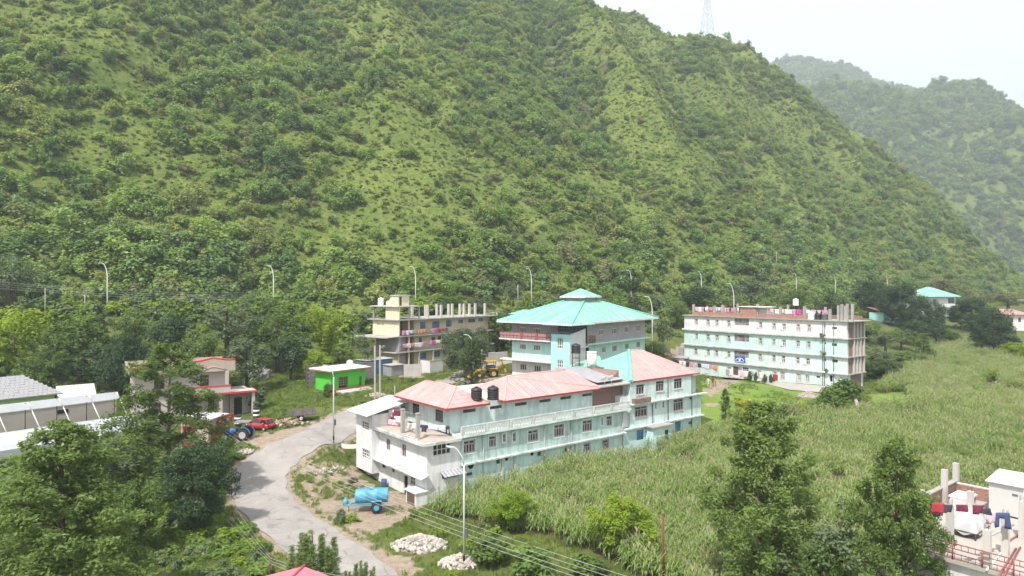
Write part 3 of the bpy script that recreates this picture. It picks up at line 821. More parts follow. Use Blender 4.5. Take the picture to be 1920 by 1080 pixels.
def brick_mat(name, c1, c2, mortar, scale=5.0):
    if name in MATS: return MATS[name]
    t = NT(name); tc = t.new('ShaderNodeTexCoord').outputs['Object']
    sp = t.new('ShaderNodeSeparateXYZ'); t.l.new(tc, sp.inputs[0]); cb = t.new('ShaderNodeCombineXYZ')
    t.l.new(t.math('ADD', sp.outputs[0], sp.outputs[1]), cb.inputs[0]); t.l.new(sp.outputs[2], cb.inputs[1])
    br = t.new('ShaderNodeTexBrick'); br.inputs['Scale'].default_value = scale
    br.inputs['Color1'].default_value = (*c1, 1); br.inputs['Color2'].default_value = (*c2, 1); br.inputs['Mortar'].default_value = (*mortar, 1); br.inputs['Mortar Size'].default_value = 0.025
    t.l.new(cb.outputs[0], br.inputs['Vector'])
    col = t.mix(t.ramp(t.tex(tc, 1.2, 5, 0.7), [(0.45, 0), (0.7, 0.6)]), br.outputs['Color'], tuple(x*0.45 for x in c1))
    p = t.new('ShaderNodeBsdfPrincipled'); p.inputs['Roughness'].default_value = 0.9; t.l.new(col, p.inputs['Base Color'])
    b = t.new('ShaderNodeBump'); b.inputs['Strength'].default_value = 0.4; b.inputs['Distance'].default_value = 0.02
    t.l.new(br.outputs['Fac'], b.inputs['Height']); b.invert = True; t.l.new(b.outputs[0], p.inputs['Normal'])
    t.l.new(p.outputs[0], t.out.inputs[0]); MATS[name] = t.mat; return t.mat

GRIME = (0.16, 0.155, 0.15)
TEAL = surf('teal_wall', (0.45, 0.60, 0.575), 0.8, 0.08, 0.6, 0.1, 14, 0.75, (0.20, 0.235, 0.22))
TEAL_LO = surf('teal_wall_bright', (0.50, 0.69, 0.68), 0.8, 0.07, 0.5, 0.1, 14, 0.5, (0.26, 0.35, 0.34))
TEAL_P = surf('pale_teal_wall', (0.55, 0.68, 0.66), 0.8, 0.06, 0.5, 0.1, 14, 0.6, (0.30, 0.34, 0.33))
WHITE_W = surf('white_wall', (0.70, 0.70, 0.71), 0.8, 0.05, 0.5, 0.1, 14, 0.5, (0.36, 0.35, 0.34))
GREY_W = surf('grey_white_wall', (0.62, 0.61, 0.62), 0.8, 0.08, 0.5, 0.1, 14, 0.3, (0.32, 0.31, 0.30))
LEDGE = surf('ledge_white', (0.60, 0.64, 0.63), 0.85, 0.1, 0.8, 0.15, 14, 0.75, (0.2, 0.195, 0.18), streak=False)
CONC = surf('concrete', (0.36, 0.34, 0.32), 0.9, 0.15, 0.9, 0.3, 9, 0.4, (0.17, 0.16, 0.15), streak=False)
CONC_L = surf('concrete_light', (0.50, 0.48, 0.455), 0.9, 0.12, 0.9, 0.3, 9, 0.3, (0.25, 0.235, 0.22))
ROOF_FLOOR = surf('terrace_floor', (0.40, 0.345, 0.30), 0.95, 0.15, 0.7, 0.25, 6, 0.45, (0.22, 0.19, 0.17), streak=False)
RED_TRIM = surf('red_trim', (0.30, 0.055, 0.055), 0.6, 0.15, 1, 0)
BRICK_OLD = brick_mat('old_brick', (0.26, 0.145, 0.12), (0.20, 0.11, 0.095), (0.24, 0.20, 0.18), 4.2)
BRICK_RED = brick_mat('red_brick', (0.40, 0.19, 0.14), (0.32, 0.15, 0.11), (0.42, 0.36, 0.32), 4.2)
PINK = sheet_roof_mat('pink_roof', (0.55, 0.29, 0.285), 'x', 0.45, (0.60, 0.42, 0.40), 2.2)
PINK_Y = sheet_roof_mat('pink_roof_y', (0.55, 0.29, 0.285), 'y', 0.45, (0.60, 0.42, 0.40), 2.2)
TEALROOF = sheet_roof_mat('teal_roof', (0.205, 0.455, 0.37), 'x', 0.55, (0.34, 0.58, 0.50), 2.2)
TEALROOF_Y = sheet_roof_mat('teal_roof_y', (0.205, 0.455, 0.37), 'y', 0.55, (0.34, 0.58, 0.50), 2.2)
GREYROOF = sheet_roof_mat('grey_sheet_roof', (0.33, 0.33, 0.35), 'x', 0.5, (0.43, 0.43, 0.45), 2.4)
WHITEROOF = sheet_roof_mat('white_sheet_roof', (0.66, 0.66, 0.66), 'y', 0.3, (0.82, 0.82, 0.82), 1.5)
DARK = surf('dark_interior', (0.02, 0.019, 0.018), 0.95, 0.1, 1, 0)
IRON = surf('rusty_iron', (0.13, 0.085, 0.06), 0.8, 0.25, 3, 0.2)
STEEL = surf('galvanised_steel', (0.48, 0.49, 0.50), 0.5, 0.1, 2, 0.05, 10, 0.15, (0.28, 0.27, 0.26), spec=0.4, metal=0.3)
BLACKP = surf('black_plastic', (0.022, 0.023, 0.026), 0.5, 0.2, 1.5, 0, spec=0.4)
WHITEP = surf('white_plastic', (0.78, 0.78, 0.77), 0.5, 0.05, 1, 0)
GREYP = surf('grey_plastic', (0.10, 0.11, 0.12), 0.55, 0.2, 1.5, 0)

# ------------------------------------------------------------ long teal building with pink roofs
_k = PZ(800, 945, 0)
LB = Bld('long_building', (_k.x, _k.y), 51.5, -0.3, 'long pale teal building with three pink hipped roofs beside the corn field', 'building')
Zb = 0.3          # local height of world z = 0
def fw(px0, px1, pt, pb, y=0.0):
    """window rectangle on the front plane from photo pixels: left, right, top-left y, bottom-left y"""
    x0, z1 = LB.fr(px0, pt, y); _, z0 = LB.fr(px0, pb, y); x1, _ = LB.fr(px1, pt, y); return (x0, x1, z0, z1)
def sw(px0, px1, pt, pb, x=0.0):
    """window on the left side plane: px0 = left edge in the photo (deeper)"""
    y1, z1 = LB.sd(px0, pt, x); _, z0 = LB.sd(px0, pb, x); y0, _ = LB.sd(px1, pt, x); return (y0, y1, z0, z1)
UP = 1.25        # set-back of the upper storey
lb_f = dict(
    grill=fw(811.9, 845.5, 832.7, 856.2), awn=fw(829, 861, 889, 899),
    w1=fw(869, 891, 827, 851.5), v1=fw(875, 886, 887, 893.5), w2=fw(916.5, 930, 818.5, 839.5), w3=fw(942.7, 948.3, 814, 829.5), w4=fw(961.5, 967.5, 811.5, 829),
    l1=fw(931, 938, 861.5, 870.5), w5=fw(990, 1009, 807.5, 829.5), w6=fw(1039, 1057.5, 797, 820.5), s1=fw(1069.5, 1072.5, 793, 807), w7=fw(1092, 1110.4, 789, 810.5),
    s2=fw(1127.4, 1130.6, 783, 798), w9=fw(1137, 1147.4, 781, 799.5), l2=fw(1008, 1014.8, 847.5, 856), s3=fw(1059, 1063.2, 840.5, 854), w10=fw(1095, 1106.7, 833, 852), w11=fw(1130, 1141.5, 826, 844))
lb_r = dict(m1=fw(1190.7, 1213.6, 763.5, 783.5), m2=fw(1263, 1281, 749.5, 771.5), p1=fw(1228.5, 1231.2, 755, 767), p2=fw(1242.6, 1245.8, 753, 765), m3=fw(1293, 1297, 744.5, 749.5),
            b1=fw(1194, 1207, 807, 826.5), b2=fw(1266, 1277, 791.5, 811), v4=fw(1291, 1298, 791, 796))
lb_rt = dict(t1=fw(1193, 1208, 721.5, 741), t2=fw(1230, 1245, 715, 735), t3=fw(1264, 1279, 710.4, 730))
lb_u = dict(a=fw(868, 892, 768.5, 775, UP), b=fw(918.6, 940.7, 762, 768.5, UP), c=fw(965.6, 987.9, 756, 762, UP), d=fw(1011.4, 1032.3, 750, 755.6, UP), e=fw(1050.8, 1070.8, 744.5, 750, UP), f=fw(1091.9, 1110, 738.8, 744, UP))
lb_s = dict(a=sw(724, 731, 821, 843), b=sw(753, 761, 831, 855), c=sw(716, 723, 866, 876), d=sw(735, 740, 874, 884), door=sw(757, 764.5, 890, 928), e=sw(768.5, 778, 888, 908), f=sw(793, 799.5, 897, 911))
lb_us = dict(a=sw(773, 786, 755, 778, 3.5), b=sw(816, 830.5, 766, 789, 3.5))
XT, XM, XR = 3.9, 28.0, 43.9       # teal starts, teal section ends, right end
Z1, Z2, ZE = 3.25+Zb, 6.15+Zb, 9.05+Zb
R1, R2, RE = 3.62+Zb, 6.58+Zb, 9.4+Zb
BAYX = -0.9
mb = MB(); block(mb, 0, XT, 0, 11.6, 0, 5.8+Zb, [lb_f['grill'], lb_f['awn']], list(lb_s.values()))
LB.part('end_block_wall', mb, WHITE_W)
mb = MB(); block(mb, XT, XM, 0.02, 11.5, 0, Z1-0.12, [lb_f[k] for k in ('v1', 'l1', 'l2', 's3', 'w10', 'w11')]); LB.part('lower_wall', mb, TEAL_LO)
mb = MB(); block(mb, XT+0.01, XM, 0.0, 11.5, Z1+0.0, Z2-0.14, [lb_f[k] for k in ('w1', 'w2', 'w3', 'w4', 'w5', 'w6', 's1', 'w7', 's2', 'w9')]); LB.part('middle_wall', mb, TEAL)
mb = MB(); block(mb, 3.5, 24.0, UP, 11.4, Z2, ZE+0.1, list(lb_u.values()), list(lb_us.values())); LB.part('upper_wall', mb, TEAL_P)
mb = MB(); block(mb, XM+0.05, XR, 0.03, 11.5, 0, R1-0.1, [lb_r[k] for k in ('b1', 'b2', 'v4')]); LB.part('right_lower_wall', mb, TEAL_LO)
mb = MB(); block(mb, 29.4, XR, 0.0, 11.5, R1, R2-0.1, [lb_r[k] for k in ('m1', 'm2', 'p1', 'p2', 'm3')]); LB.part('right_middle_wall', mb, TEAL_P)
mb = MB(); block(mb, 29.4, XR-1.9, 0.0, 11.5, R2, RE+0.05, list(lb_rt.values())); mb.box(XR-1.95, XR, 0.9, 11.2, R2, RE-0.3); LB.part('right_upper_wall', mb, TEAL_P)
mb = MB(); mb.box(XM+0.02, 29.45, 0.35, 11, R1, R2+1.0); LB.part('grey_wall', mb, GREY_W)
# brick panel of the unfinished bay, bricks as courses of real blocks on the visible face
mb = MB(); bx0, bx1 = 24.0, 29.4
block(mb, bx0, bx1, UP+0.05, 10.5, Z2, ZE+0.0, [fw(1130, 1149, 736, 741, UP+0.05)]); bw = LB.part('brick_wall', mb, BRICK_OLD)
bm_ = MB(); bm_.box(0, 0.42, -0.03, 0.0, 0, 0.17); bme = bm_.mesh('brick', BRICK_OLD)
for j in range(14):
    for i in range(11):
        xx = bx0+0.02+i*0.48+(j % 2)*0.22; zz = Z2+0.1+j*0.195
        if xx+0.42 > bx1 or zz > ZE-0.15: continue
        if 25.0 < xx < 26.9 and ZE-0.95 < zz < ZE-0.3: continue
        o = link('brick', bme, bw, (xx, UP+0.05, zz))
# ledges and slabs
def ledge(x0, x1, y0, y1, z, th, name='ledge', m=LEDGE):
    mb = MB(); mb.box(x0, x1, y0, y1, z-th, z); return LB.part(name, mb, m)
ledge(XT+0.05, XM+0.35, -0.42, 0.06, Z1, 0.16); ledge(XM+0.36, XR+0.25, -0.4, 0.06, R1, 0.16); ledge(29.3, XR+0.9, -0.55, 0.05, R2, 0.14)
ledge(XT-0.2, 29.0, -0.55, UP+0.3, Z2, 0.2, 'balcony_slab', surf('balcony_slab_paint', (0.62, 0.72, 0.70), 0.85, 0.1, 0.6, 0.15, 12, 0.45, (0.25, 0.25, 0.24), streak=False))
ledge(-0.55, XT+0.15, -0.5, 11.9, 5.95+Zb, 0.14, 'roof_slab', ROOF_FLOOR)
mb = MB(); mb.box(-0.72, -0.552, -0.62, 11.9, 5.72+Zb, 6.0+Zb); mb.box(-0.552, XT-0.2, -0.62, -0.502, 5.72+Zb, 6.0+Zb); LB.part('parapet_edge', mb, LEDGE)
mb = MB(); mb.add([(0.02, 0, 2.98+Zb), (0.02, 11.4, 2.98+Zb), (-0.85, 11.4, 2.62+Zb), (-0.85, -0.5, 2.62+Zb), (0.02, -0.5, 2.98+Zb), (0.02, 11.4, 2.86+Zb), (-0.85, 11.4, 2.5+Zb), (-0.85, -0.5, 2.5+Zb), (0.02, -0.5, 2.86+Zb)],
                      [(0, 1, 2, 3, 4), (3, 2, 6, 7), (4, 3, 7, 8), (5, 6, 2, 1), (8, 7, 6, 5)]); LB.part('canopy_ledge', mb, LEDGE)
# bay at the far left end, overhanging the slope, with a white sheet shed roof
YB0, YB1 = LB.sd(697.5, 840, BAYX)[0], LB.sd(668, 830, BAYX)[0]
bs = [sw(678.5, 692, 788, 804, BAYX), sw(678.5, 692.5, 839.5, 857, BAYX)]
mb = MB(); block(mb, BAYX, XT, YB0, YB1, 0.95+Zb, 7.3+Zb, [], bs); LB.part('bay_wall', mb, WHITE_W)
mb = MB(); mb.box(-0.3, XT, 11.7, YB1-0.4, -0.2, 0.95+Zb); LB.part('bay_base', mb, GREY_W)
for r in bs: window(LB, r, 0, True, 4, 3, 0, FRAME_W, GLASS, 0.10, x=BAYX, joined=False)
mb = MB(); mb.add([(BAYX-0.9, YB0-0.5, 7.35+Zb), (BAYX-0.9, YB1+0.6, 7.35+Zb), (3.6, YB1+0.6, 8.5+Zb), (3.6, YB0-0.5, 8.5+Zb)]+[(BAYX-0.9, YB0-0.5, 7.28+Zb), (BAYX-0.9, YB1+0.6, 7.28+Zb), (3.6, YB1+0.6, 8.43+Zb), (3.6, YB0-0.5, 8.43+Zb)],
                      [(0, 3, 2, 1), (0, 4, 7, 3), (1, 5, 4, 0), (2, 6, 5, 1), (3, 7, 6, 2), (4, 5, 6, 7)]); LB.part('shed_roof', mb, WHITEROOF)
mb = MB()
for k in range(9):
    a = math.pi*(0.5+k/8); 
    if k: mb.add([(BAYX+1.4*math.cos(a0)*0.8, YB1+1.2-1.2*math.sin(a0), 3.0+Zb), (BAYX+1.4*math.cos(a)*0.8, YB1+1.2-1.2*math.sin(a), 3.0+Zb), (BAYX+1.4*math.cos(a)*0.8, YB1+1.2-1.2*math.sin(a), 3.5+Zb), (BAYX+1.4*math.cos(a0)*0.8, YB1+1.2-1.2*math.sin(a0), 3.5+Zb)], [(0, 1, 2, 3)])
    a0 = a
LB.part('round_balcony', mb, surf('cream_paint', (0.70, 0.64, 0.56), 0.8, 0.1, 1, 0.1))
# front windows
FSET = dict(surround=0.13, sur_m=surf('surround_paint', (0.60, 0.70, 0.70), 0.8, 0.08, 1, 0.05))
window(LB, lb_f['grill'], 0, False, 4, 2, 0, FRAME_W, GLASS, 0.09, depth=0.14)
window(LB, lb_f['awn'], 0, False, 4, 1, 0, FRAME_D)
for k in ('w1', 'w5', 'w6', 'w7'): window(LB, lb_f[k], 0, False, 4, 1, 0.26, FRAME_M, GLASS, 0.13, **FSET)
window(LB, lb_f['w2'], 0, False, 3, 1, 0.28, FRAME_M, GLASS, 0.12, **FSET); window(LB, lb_f['w9'], 0, False, 3, 1, 0.3, FRAME_M, GLASS, 0.11, **FSET)
for k in ('w3', 'w4', 's2'): window(LB, lb_f[k], 0, False, 1, 2, 0, FRAME_M, GLASS, 0.12, **FSET)
window(LB, lb_f['s1'], 0, False, 1, 2, 0, FRAME_M, GLASS, 0.06)
for k in ('v1', 'l1', 'l2', 's3'): window(LB, lb_f[k], 0.02, False, 1, 2 if k == 's3' else 1, 0, FRAME_D, GLASS, 0.06)
for k in ('w10', 'w11'): window(LB, lb_f[k], 0.02, False, 3, 1, 0.28, FRAME_M, GLASS, 0.11, surround=0.05, sur_m=FRAME_M)
for k in ('m1', 'm2'): window(LB, lb_r[k], 0, False, 4, 1, 0.25, FRAME_M, GLASS, 0.10, sill=True)
for k in ('p1', 'p2'): window(LB, lb_r[k], 0, False, 1, 2, 0, FRAME_M, GLASS, 0.08)
window(LB, lb_r['m3'], 0, False, 1, 1, 0, FRAME_D, GLASS, 0.05)
FRAME_B = surf('frame_blue', (0.10, 0.22, 0.36), 0.5, 0.15, 2, 0)
for k in ('b1', 'b2'): window(LB, lb_r[k], 0.03, False, 3, 2, 0.22, FRAME_B, GLASS_B, 0.07)
window(LB, lb_r['v4'], 0.03, False, 2, 1, 0, FRAME_D, GLASS, 0.05)
for k in lb_rt: window(LB, lb_rt[k], 0, False, 3, 1, 0.25, FRAME_M, GLASS, 0.08, sill=True)
for k in lb_u: window(LB, lb_u[k], UP, False, 2, 1, 0, FRAME_D, glass_m('louvre_dark', (0.03, 0.028, 0.028), 0.5), 0.05)
for k in ('a', 'b'): window(LB, lb_s[k], 0, True, 2, 1, 0, FRAME_M, GLASS, 0.1, x=0)
for k in ('c', 'd', 'f'): window(LB, lb_s[k], 0, True, 2, 1, 0, FRAME_D, GLASS, 0.06, x=0)
window(LB, lb_s['e'], 0, True, 2, 2, 0, FRAME_W, GLASS, 0.09, x=0)
for k in lb_us: window(LB, lb_us[k], 0, True, 3, 1, 0.24, FRAME_D, GLASS, 0.07, x=3.5)
mb = MB(); r = lb_s['door']; mb.box(0.1, 0.128, r[0]+0.05, r[1]-0.05, r[2], r[3]-0.05); dr = LB.part('door', mb, DARK); mb = MB(); mb.box(0.06, 0.1, r[0]+0.12, r[0]+0.2, r[2]+0.9, r[2]+1.1); mb.build('handle', STEEL, dr)
# porch box by the door, rain pipes, awning, ducts
mb = MB(); y0, _ = LB.sd(779, 900, -1.0); mb.box(-1.3, -0.02, y0-0.6, y0+1.3, -0.2, 1.25+Zb); mb.box(-1.45, 0.0, y0-0.7, y0+1.45, 1.251+Zb, 1.36+Zb); LB.part('porch_box', mb, WHITE_W)
mb = MB(); mb.box(-1.345, -1.302, y0-0.35, y0+1.05, 0.05, 1.1+Zb); LB.part('gate', mb, IRON)
mb = MB(); mb.box(0.002, 0.3, -0.02, 2.2, -0.2, 2.5+Zb); LB.part('corner_pier', mb, WHITE_W)
r = lb_f['awn']; mb = MB(); mb.add([(r[0]-0.25, -0.02, r[3]+0.28), (r[1]+0.35, -0.02, r[3]+0.28), (r[1]+0.35, -0.85, r[3]-0.1), (r[0]-0.25, -0.85, r[3]-0.1), (r[0]-0.25, -0.02, r[3]+0.24), (r[1]+0.35, -0.02, r[3]+0.24), (r[1]+0.35, -0.85, r[3]-0.14), (r[0]-0.25, -0.85, r[3]-0.14)],
                                   [(0, 3, 2, 1), (4, 5, 6, 7), (3, 7, 6, 2), (0, 4, 7, 3), (1, 2, 6, 5)]); LB.part('awning', mb, GREYROOF)
for px in (905.5, 1020, 1070.3, 1167, 1223, 1252, 1296.5):
    x, _ = LB.fr(px, 840); hi = px > 1170
    mb = MB(); mb.tube([(x, -0.07, 0.3), (x, -0.07, (RE if px > 1225 else R2)-0.4 if hi else (Z2-0.25))], 0.055, 6); mb.box(x-0.1, x+0.1, -0.05, 0.0, 1.6, 1.66); LB.part('rain_pipe', mb, STEEL if not hi else GREYP)
for px in (941.5, 965, 1079):
    x, _ = LB.fr(px, 860); mb = MB(); mb.box(x-0.12, x+0.12, -0.14, 0.02, -0.1, Z1-0.165); LB.part('pilaster', mb, CONC_L)
for px, py, rr in ((883, 872.5, 0.36), (950, 860.5, 0.2), (997.5, 851, 0.2)):
    x, z = LB.fr(px, py); mb = MB(); mb.cyl((x, -0.01, z), (x, 0.03, z), rr, rr, 12, True, False); LB.part('vent_hole', mb, DARK)
# balcony balustrade: posts, rail and balusters
mb = MB(); mb.box(3.75, 28.9, -0.52, -0.40, Z2+0.82, Z2+0.95); mb.box(3.75, 28.9, -0.52, -0.40, Z2+0.005, Z2+0.10)
for k in range(9): x = 3.85+k*3.1; mb.box(x-0.14, x+0.14, -0.535, -0.385, Z2+0.10, Z2+0.82)
bl = LB.part('balustrade', mb, surf('balustrade_paint', (0.58, 0.61, 0.60), 0.85, 0.12, 1.2, 0.2, 14, 0.5, (0.25, 0.24, 0.23)))
mb = MB(); mb.lathe([(0.045, 0), (0.05, 0.1), (0.075, 0.3), (0.045, 0.5), (0.05, 0.72)], 6); bme = mb.mesh('baluster', MATS['balustrade_paint'])
for k in range(8):
    for j in range(13): link('baluster', bme, bl, (3.85+k*3.1+0.27+j*0.2135, -0.46, Z2+0.10))
# roofs with trim and ridge caps
def ridge_caps(roof, segs, m, r=0.12):
    for a, b_ in segs:
        mb = MB(); mb.tube([a, b_], r, 6); mb.build('ridge_cap', m, roof)
CAP_P = surf('faded_pink_cap', (0.66, 0.36, 0.34), 0.6, 0.15, 1, 0)
def pink_roof(x0, x1, y0, y1, z0, ra, rb, zr, m=PINK):
    mb = MB(); hip(mb, x0, x1, y0, y1, z0, ra, rb, zr); ro = LB.part('roof', mb, m)
    mb = MB(); t = 0.03
    mb.box(x0-t, x1+t, y0-t, y0-0.002, z0-0.22, z0-0.01); mb.box(x0-t, x1+t, y1+0.002, y1+t, z0-0.22, z0-0.01); mb.box(x0-t, x0-0.002, y0, y1, z0-0.22, z0-0.01); mb.box(x1+0.002, x1+t, y0, y1, z0-0.22, z0-0.01)
    mb.build('fascia', RED_TRIM, ro)
    E, F2 = (*ra, zr), (*rb, zr); A_, B_, C_, D_ = (x0, y0, z0), (x1, y0, z0), (x1, y1, z0), (x0, y1, z0)
    roof_ribs(ro, [(A_, B_, F2, E), (B_, C_, F2), (D_, A_, E)] if ra[1] == rb[1] or ra[0] != rb[0] else [(A_, B_, E), (D_, A_, E, F2), (B_, C_, F2, E)], 0.95, CAP_P)
    ridge_caps(ro, [(E, F2), (E, (x0, y0, z0)), (E, (x0, y1, z0)) if ra[1] == rb[1] else (F2, (x0, y1, z0)), (F2, (x1, y0, z0)) if ra[1] == rb[1] else (E, (x1, y0, z0))], CAP_P, 0.09)
    return ro
pink_roof(2.3, 7.7, 0.05, 10.7, 9.0+Zb, (5.1, 2.5), (5.1, 8.5), 10.65+Zb, PINK_Y)
pink_roof(9.6, 24.6, 0.0, 8.6, 9.03+Zb, (13.2, 4.2), (22.4, 4.3), 10.95+Zb)
mb = MB(); mb.box(7.4, 10, UP+0.2, 8.4, ZE+0.101, ZE+0.28); LB.part('tank_slab', mb, WHITE_W)
# right roof: pink front and right, teal left slope
x0, x1, y0, y1, z0 = 29.4, 43.4, -0.15, 11.0, RE
E, F2, zr = (35.2, 5.4), (37.3, 5.2), 12.5+Zb
mb = MB(); hip(mb, x0, x1, y0, y1, z0, E, F2, zr); mb.m[3] = 1; mb.m[2] = 1
ro = LB.part('roof', mb, [PINK, TEALROOF_Y])
mb = MB(); mb.box(x0-0.03, x1+0.03, y0-0.03, y0-0.002, z0-0.22, z0-0.01); mb.box(x1+0.002, x1+0.03, y0, y1, z0-0.22, z0-0.01); mb.build('fascia', RED_TRIM, ro)
roof_ribs(ro, [((x0, y0, z0), (x1, y0, z0), (*F2, zr), (*E, zr)), ((x1, y0, z0), (x1, y1, z0), (*F2, zr))], 0.95, CAP_P)
CAP_T = surf('teal_cap', (0.20, 0.60, 0.48), 0.5, 0.1, 1, 0)
ridge_caps(ro, [((*E, zr), (x0, y0, z0))], CAP_T, 0.26); ridge_caps(ro, [((*E, zr), (*F2, zr)), ((*F2, zr), (x1, y0, z0))], CAP_P, 0.09)
# grey lean-to roof over the brick bay, teal link roof behind it
mb = MB(); A = [(24.6, 1.0, 9.55+Zb), (29.6, 1.3, 9.55+Zb), (28.9, 6.8, 10.7+Zb), (22.9, 6.8, 10.9+Zb)]; mb.slab(A, 0.06); LB.part('lean_to_roof', mb, GREYROOF)
mb = MB(); mb.slab([(26.4, 6.9, 10.55+Zb), (31, 6.0, 10.5+Zb), (33.5, 9.2, 11.6+Zb), (25.2, 9.4, 10.3+Zb)], 0.06); LB.part('link_roof', mb, TEALROOF)
mb = MB(); mb.box(24.0, 29.6, -0.1, UP+0.6, ZE+0.002, ZE+0.12); LB.part('bay_slab', mb, CONC)
mb = MB(); mb.add([(28.2, 2.2, 9.4+Zb), (29.5, 2.0, 9.4+Zb), (29.5, 2.0, 10.6+Zb), (28.2, 6.0, 10.65+Zb), (29.5, 4, 9.4+Zb)], [(0, 1, 2), (0, 2, 3)]); LB.part('brick_gable', mb, BRICK_OLD)
# balcony box, stair porch on the right section, slabs
x0, _ = LB.fr(1184.5, 750); x1, _ = LB.fr(1214, 750); mb = MB(); mb.box(x0, x1, -0.6, -0.02, R2+0.01, R2+0.62); LB.part('brick_planter', mb, BRICK_OLD)
x0, _ = LB.fr(1211, 800); x1, _ = LB.fr(1245, 800); mb = MB(); mb.box(x0, x1, -1.2, 0.02, -0.2, R1-0.25); LB.part('stair_porch', mb, TEAL_LO); mb = MB(); mb.box(x0-0.3, x1+0.2, -1.5, -0.41, R1-0.248, R1-0.1); LB.part('porch_slab', mb, CONC)
mb = MB(); mb.box(x1-1.3, x1-0.7, -1.225, -1.202, 0.1, R1-0.8); LB.part('door', mb, DARK)
mb = MB(); mb.box(XR-2.1, XR+1.1, -0.4, 3.0, RE-0.29, RE-0.17); LB.part('corner_slab', mb, CONC)
# two concrete posts left standing on the end terrace
for px, pt, pb in ((755, 768, 812), (783.5, 776, 824)):
    x, y = LB.tp(px, pb, 5.96+Zb); _, zt = LB.fr(px, pt, y); mb = MB(); mb.box(x-0.17, x+0.17, y-0.17, y+0.17, 5.951+Zb, zt)
    mb.box(x-0.21, x+0.21, y-0.21, y+0.21, zt+0.001, zt+0.08); LB.part('concrete_post', mb, CONC)
mb = MB()
for k in range(5): x, y = LB.tp(757+k*5.5, 816+k*2.4, 5.96+Zb); mb.cbox((x, y, 6.02+Zb), (0.5, 0.4, 0.14), k*0.7)
LB.part('slab_pieces', mb, CONC_L)
# ------------------------------------------------------------ teal-roofed building behind
TB = Bld('teal_roof_building', (8.57, 100), 39.5, 6.0, 'mint three storey building with tall teal pyramid roof and turret', 'building')
q = 6.0
GREY_R = surf('raw_plaster', (0.37, 0.335, 0.345), 0.9, 0.1, 0.6, 0.2, 9, 0.3, (0.24, 0.22, 0.22))
MINT = surf('mint_wall', (0.44, 0.67, 0.635), 0.8, 0.05, 0.5, 0.1, 14, 0.45, (0.32, 0.42, 0.40))
MINT_B = surf('mint_tower', (0.37, 0.70, 0.675), 0.8, 0.04, 0.5, 0.1, 14, 0.08, (0.4, 0.6, 0.58))
def ts(px0, px1, pt, pb, x): y1, z1 = TB.sd(px0, pt, x); z0 = TB.sd(px0, pb, x)[1]; y0 = TB.sd(px1, pt, x)[0]; return (y0, y1, z0, z1)
def tf(px0, px1, pt, pb, y): x0, z1 = TB.fr(px0, pt, y); z0 = TB.fr(px0, pb, y)[1]; x1 = TB.fr(px1, pt, y)[0]; return (x0, x1, z0, z1)
LX, RY, XE, YE = 1.1, 0.9, 0, 0
XE = TB.fr(1209, 620, RY)[0]; YE = TB.sd(960, 640, LX)[0]
TX = TB.fr(1098, 640, 0)[0]; TY = TB.sd(1033, 660, 0)[0]
ltop = [ts(974, 986, 613, 624.3, LX), ts(999.8, 1012.5, 615, 626, LX)]; lmid = [ts(974, 986, 643.6, 655, LX), ts(999.8, 1012.8, 645.4, 657, LX)]; llow = [ts(974.5, 987, 681, 694, LX), ts(1001, 1014, 684, 697, LX)]
rtop = [tf(1123.8, 1131.6, 618, 629, RY), tf(1148.5, 1157, 615.3, 627, RY), tf(1172, 1179.3, 612, 624, RY), tf(1193.6, 1200.4, 609.5, 622, RY)]
rmid = [tf(1129, 1136, 650.5, 662, RY), tf(1148.5, 1157, 647.8, 660, RY), tf(1172, 1179.3, 643.8, 655.6, RY), tf(1193.6, 1201, 641, 652.6, RY)]
zS, zS2, zR, zEv = 12.98-q, 9.72-q, 12.4-q, 15.75-q
mb = MB(); block(mb, LX, XE, RY, YE, zR, zEv+0.2, rtop, ltop); TB.part('upper_wall', mb, GREY_R)
mb = MB(); block(mb, LX+0.01, XE-0.01, RY+0.01, YE-0.01, zS2, zR, rmid, lmid); TB.part('middle_wall', mb, MINT)
mb = MB(); block(mb, LX+0.02, XE-0.02, RY+0.02, YE-0.02, -0.5, zS2, [], llow); TB.part('lower_wall', mb, WHITE_W)
for r in ltop+lmid+llow: window(TB, r, 0, True, 3, 1, 0, FRAME_W, GLASS, 0.13, x=LX, joined=True)
for r in rtop+rmid: window(TB, r, RY, False, 3, 1, 0, FRAME_W, GLASS, 0.11, joined=True)
mb = MB(); mb.box(-0.25, LX+0.05, TY+0.01, YE+1.6, zS-0.2, zS); TB.part('balcony_slab', mb, WHITE_W)
mb = MB(); mb.box(-0.15, LX+0.05, TY+0.01, YE+1.5, zS2-0.2, zS2); TB.part('floor_slab', mb, WHITE_W)
mb = MB(); mb.box(TX+0.3, XE+0.1, -0.25, RY+0.05, zR-0.25, zR); TB.part('floor_slab', mb, MINT)
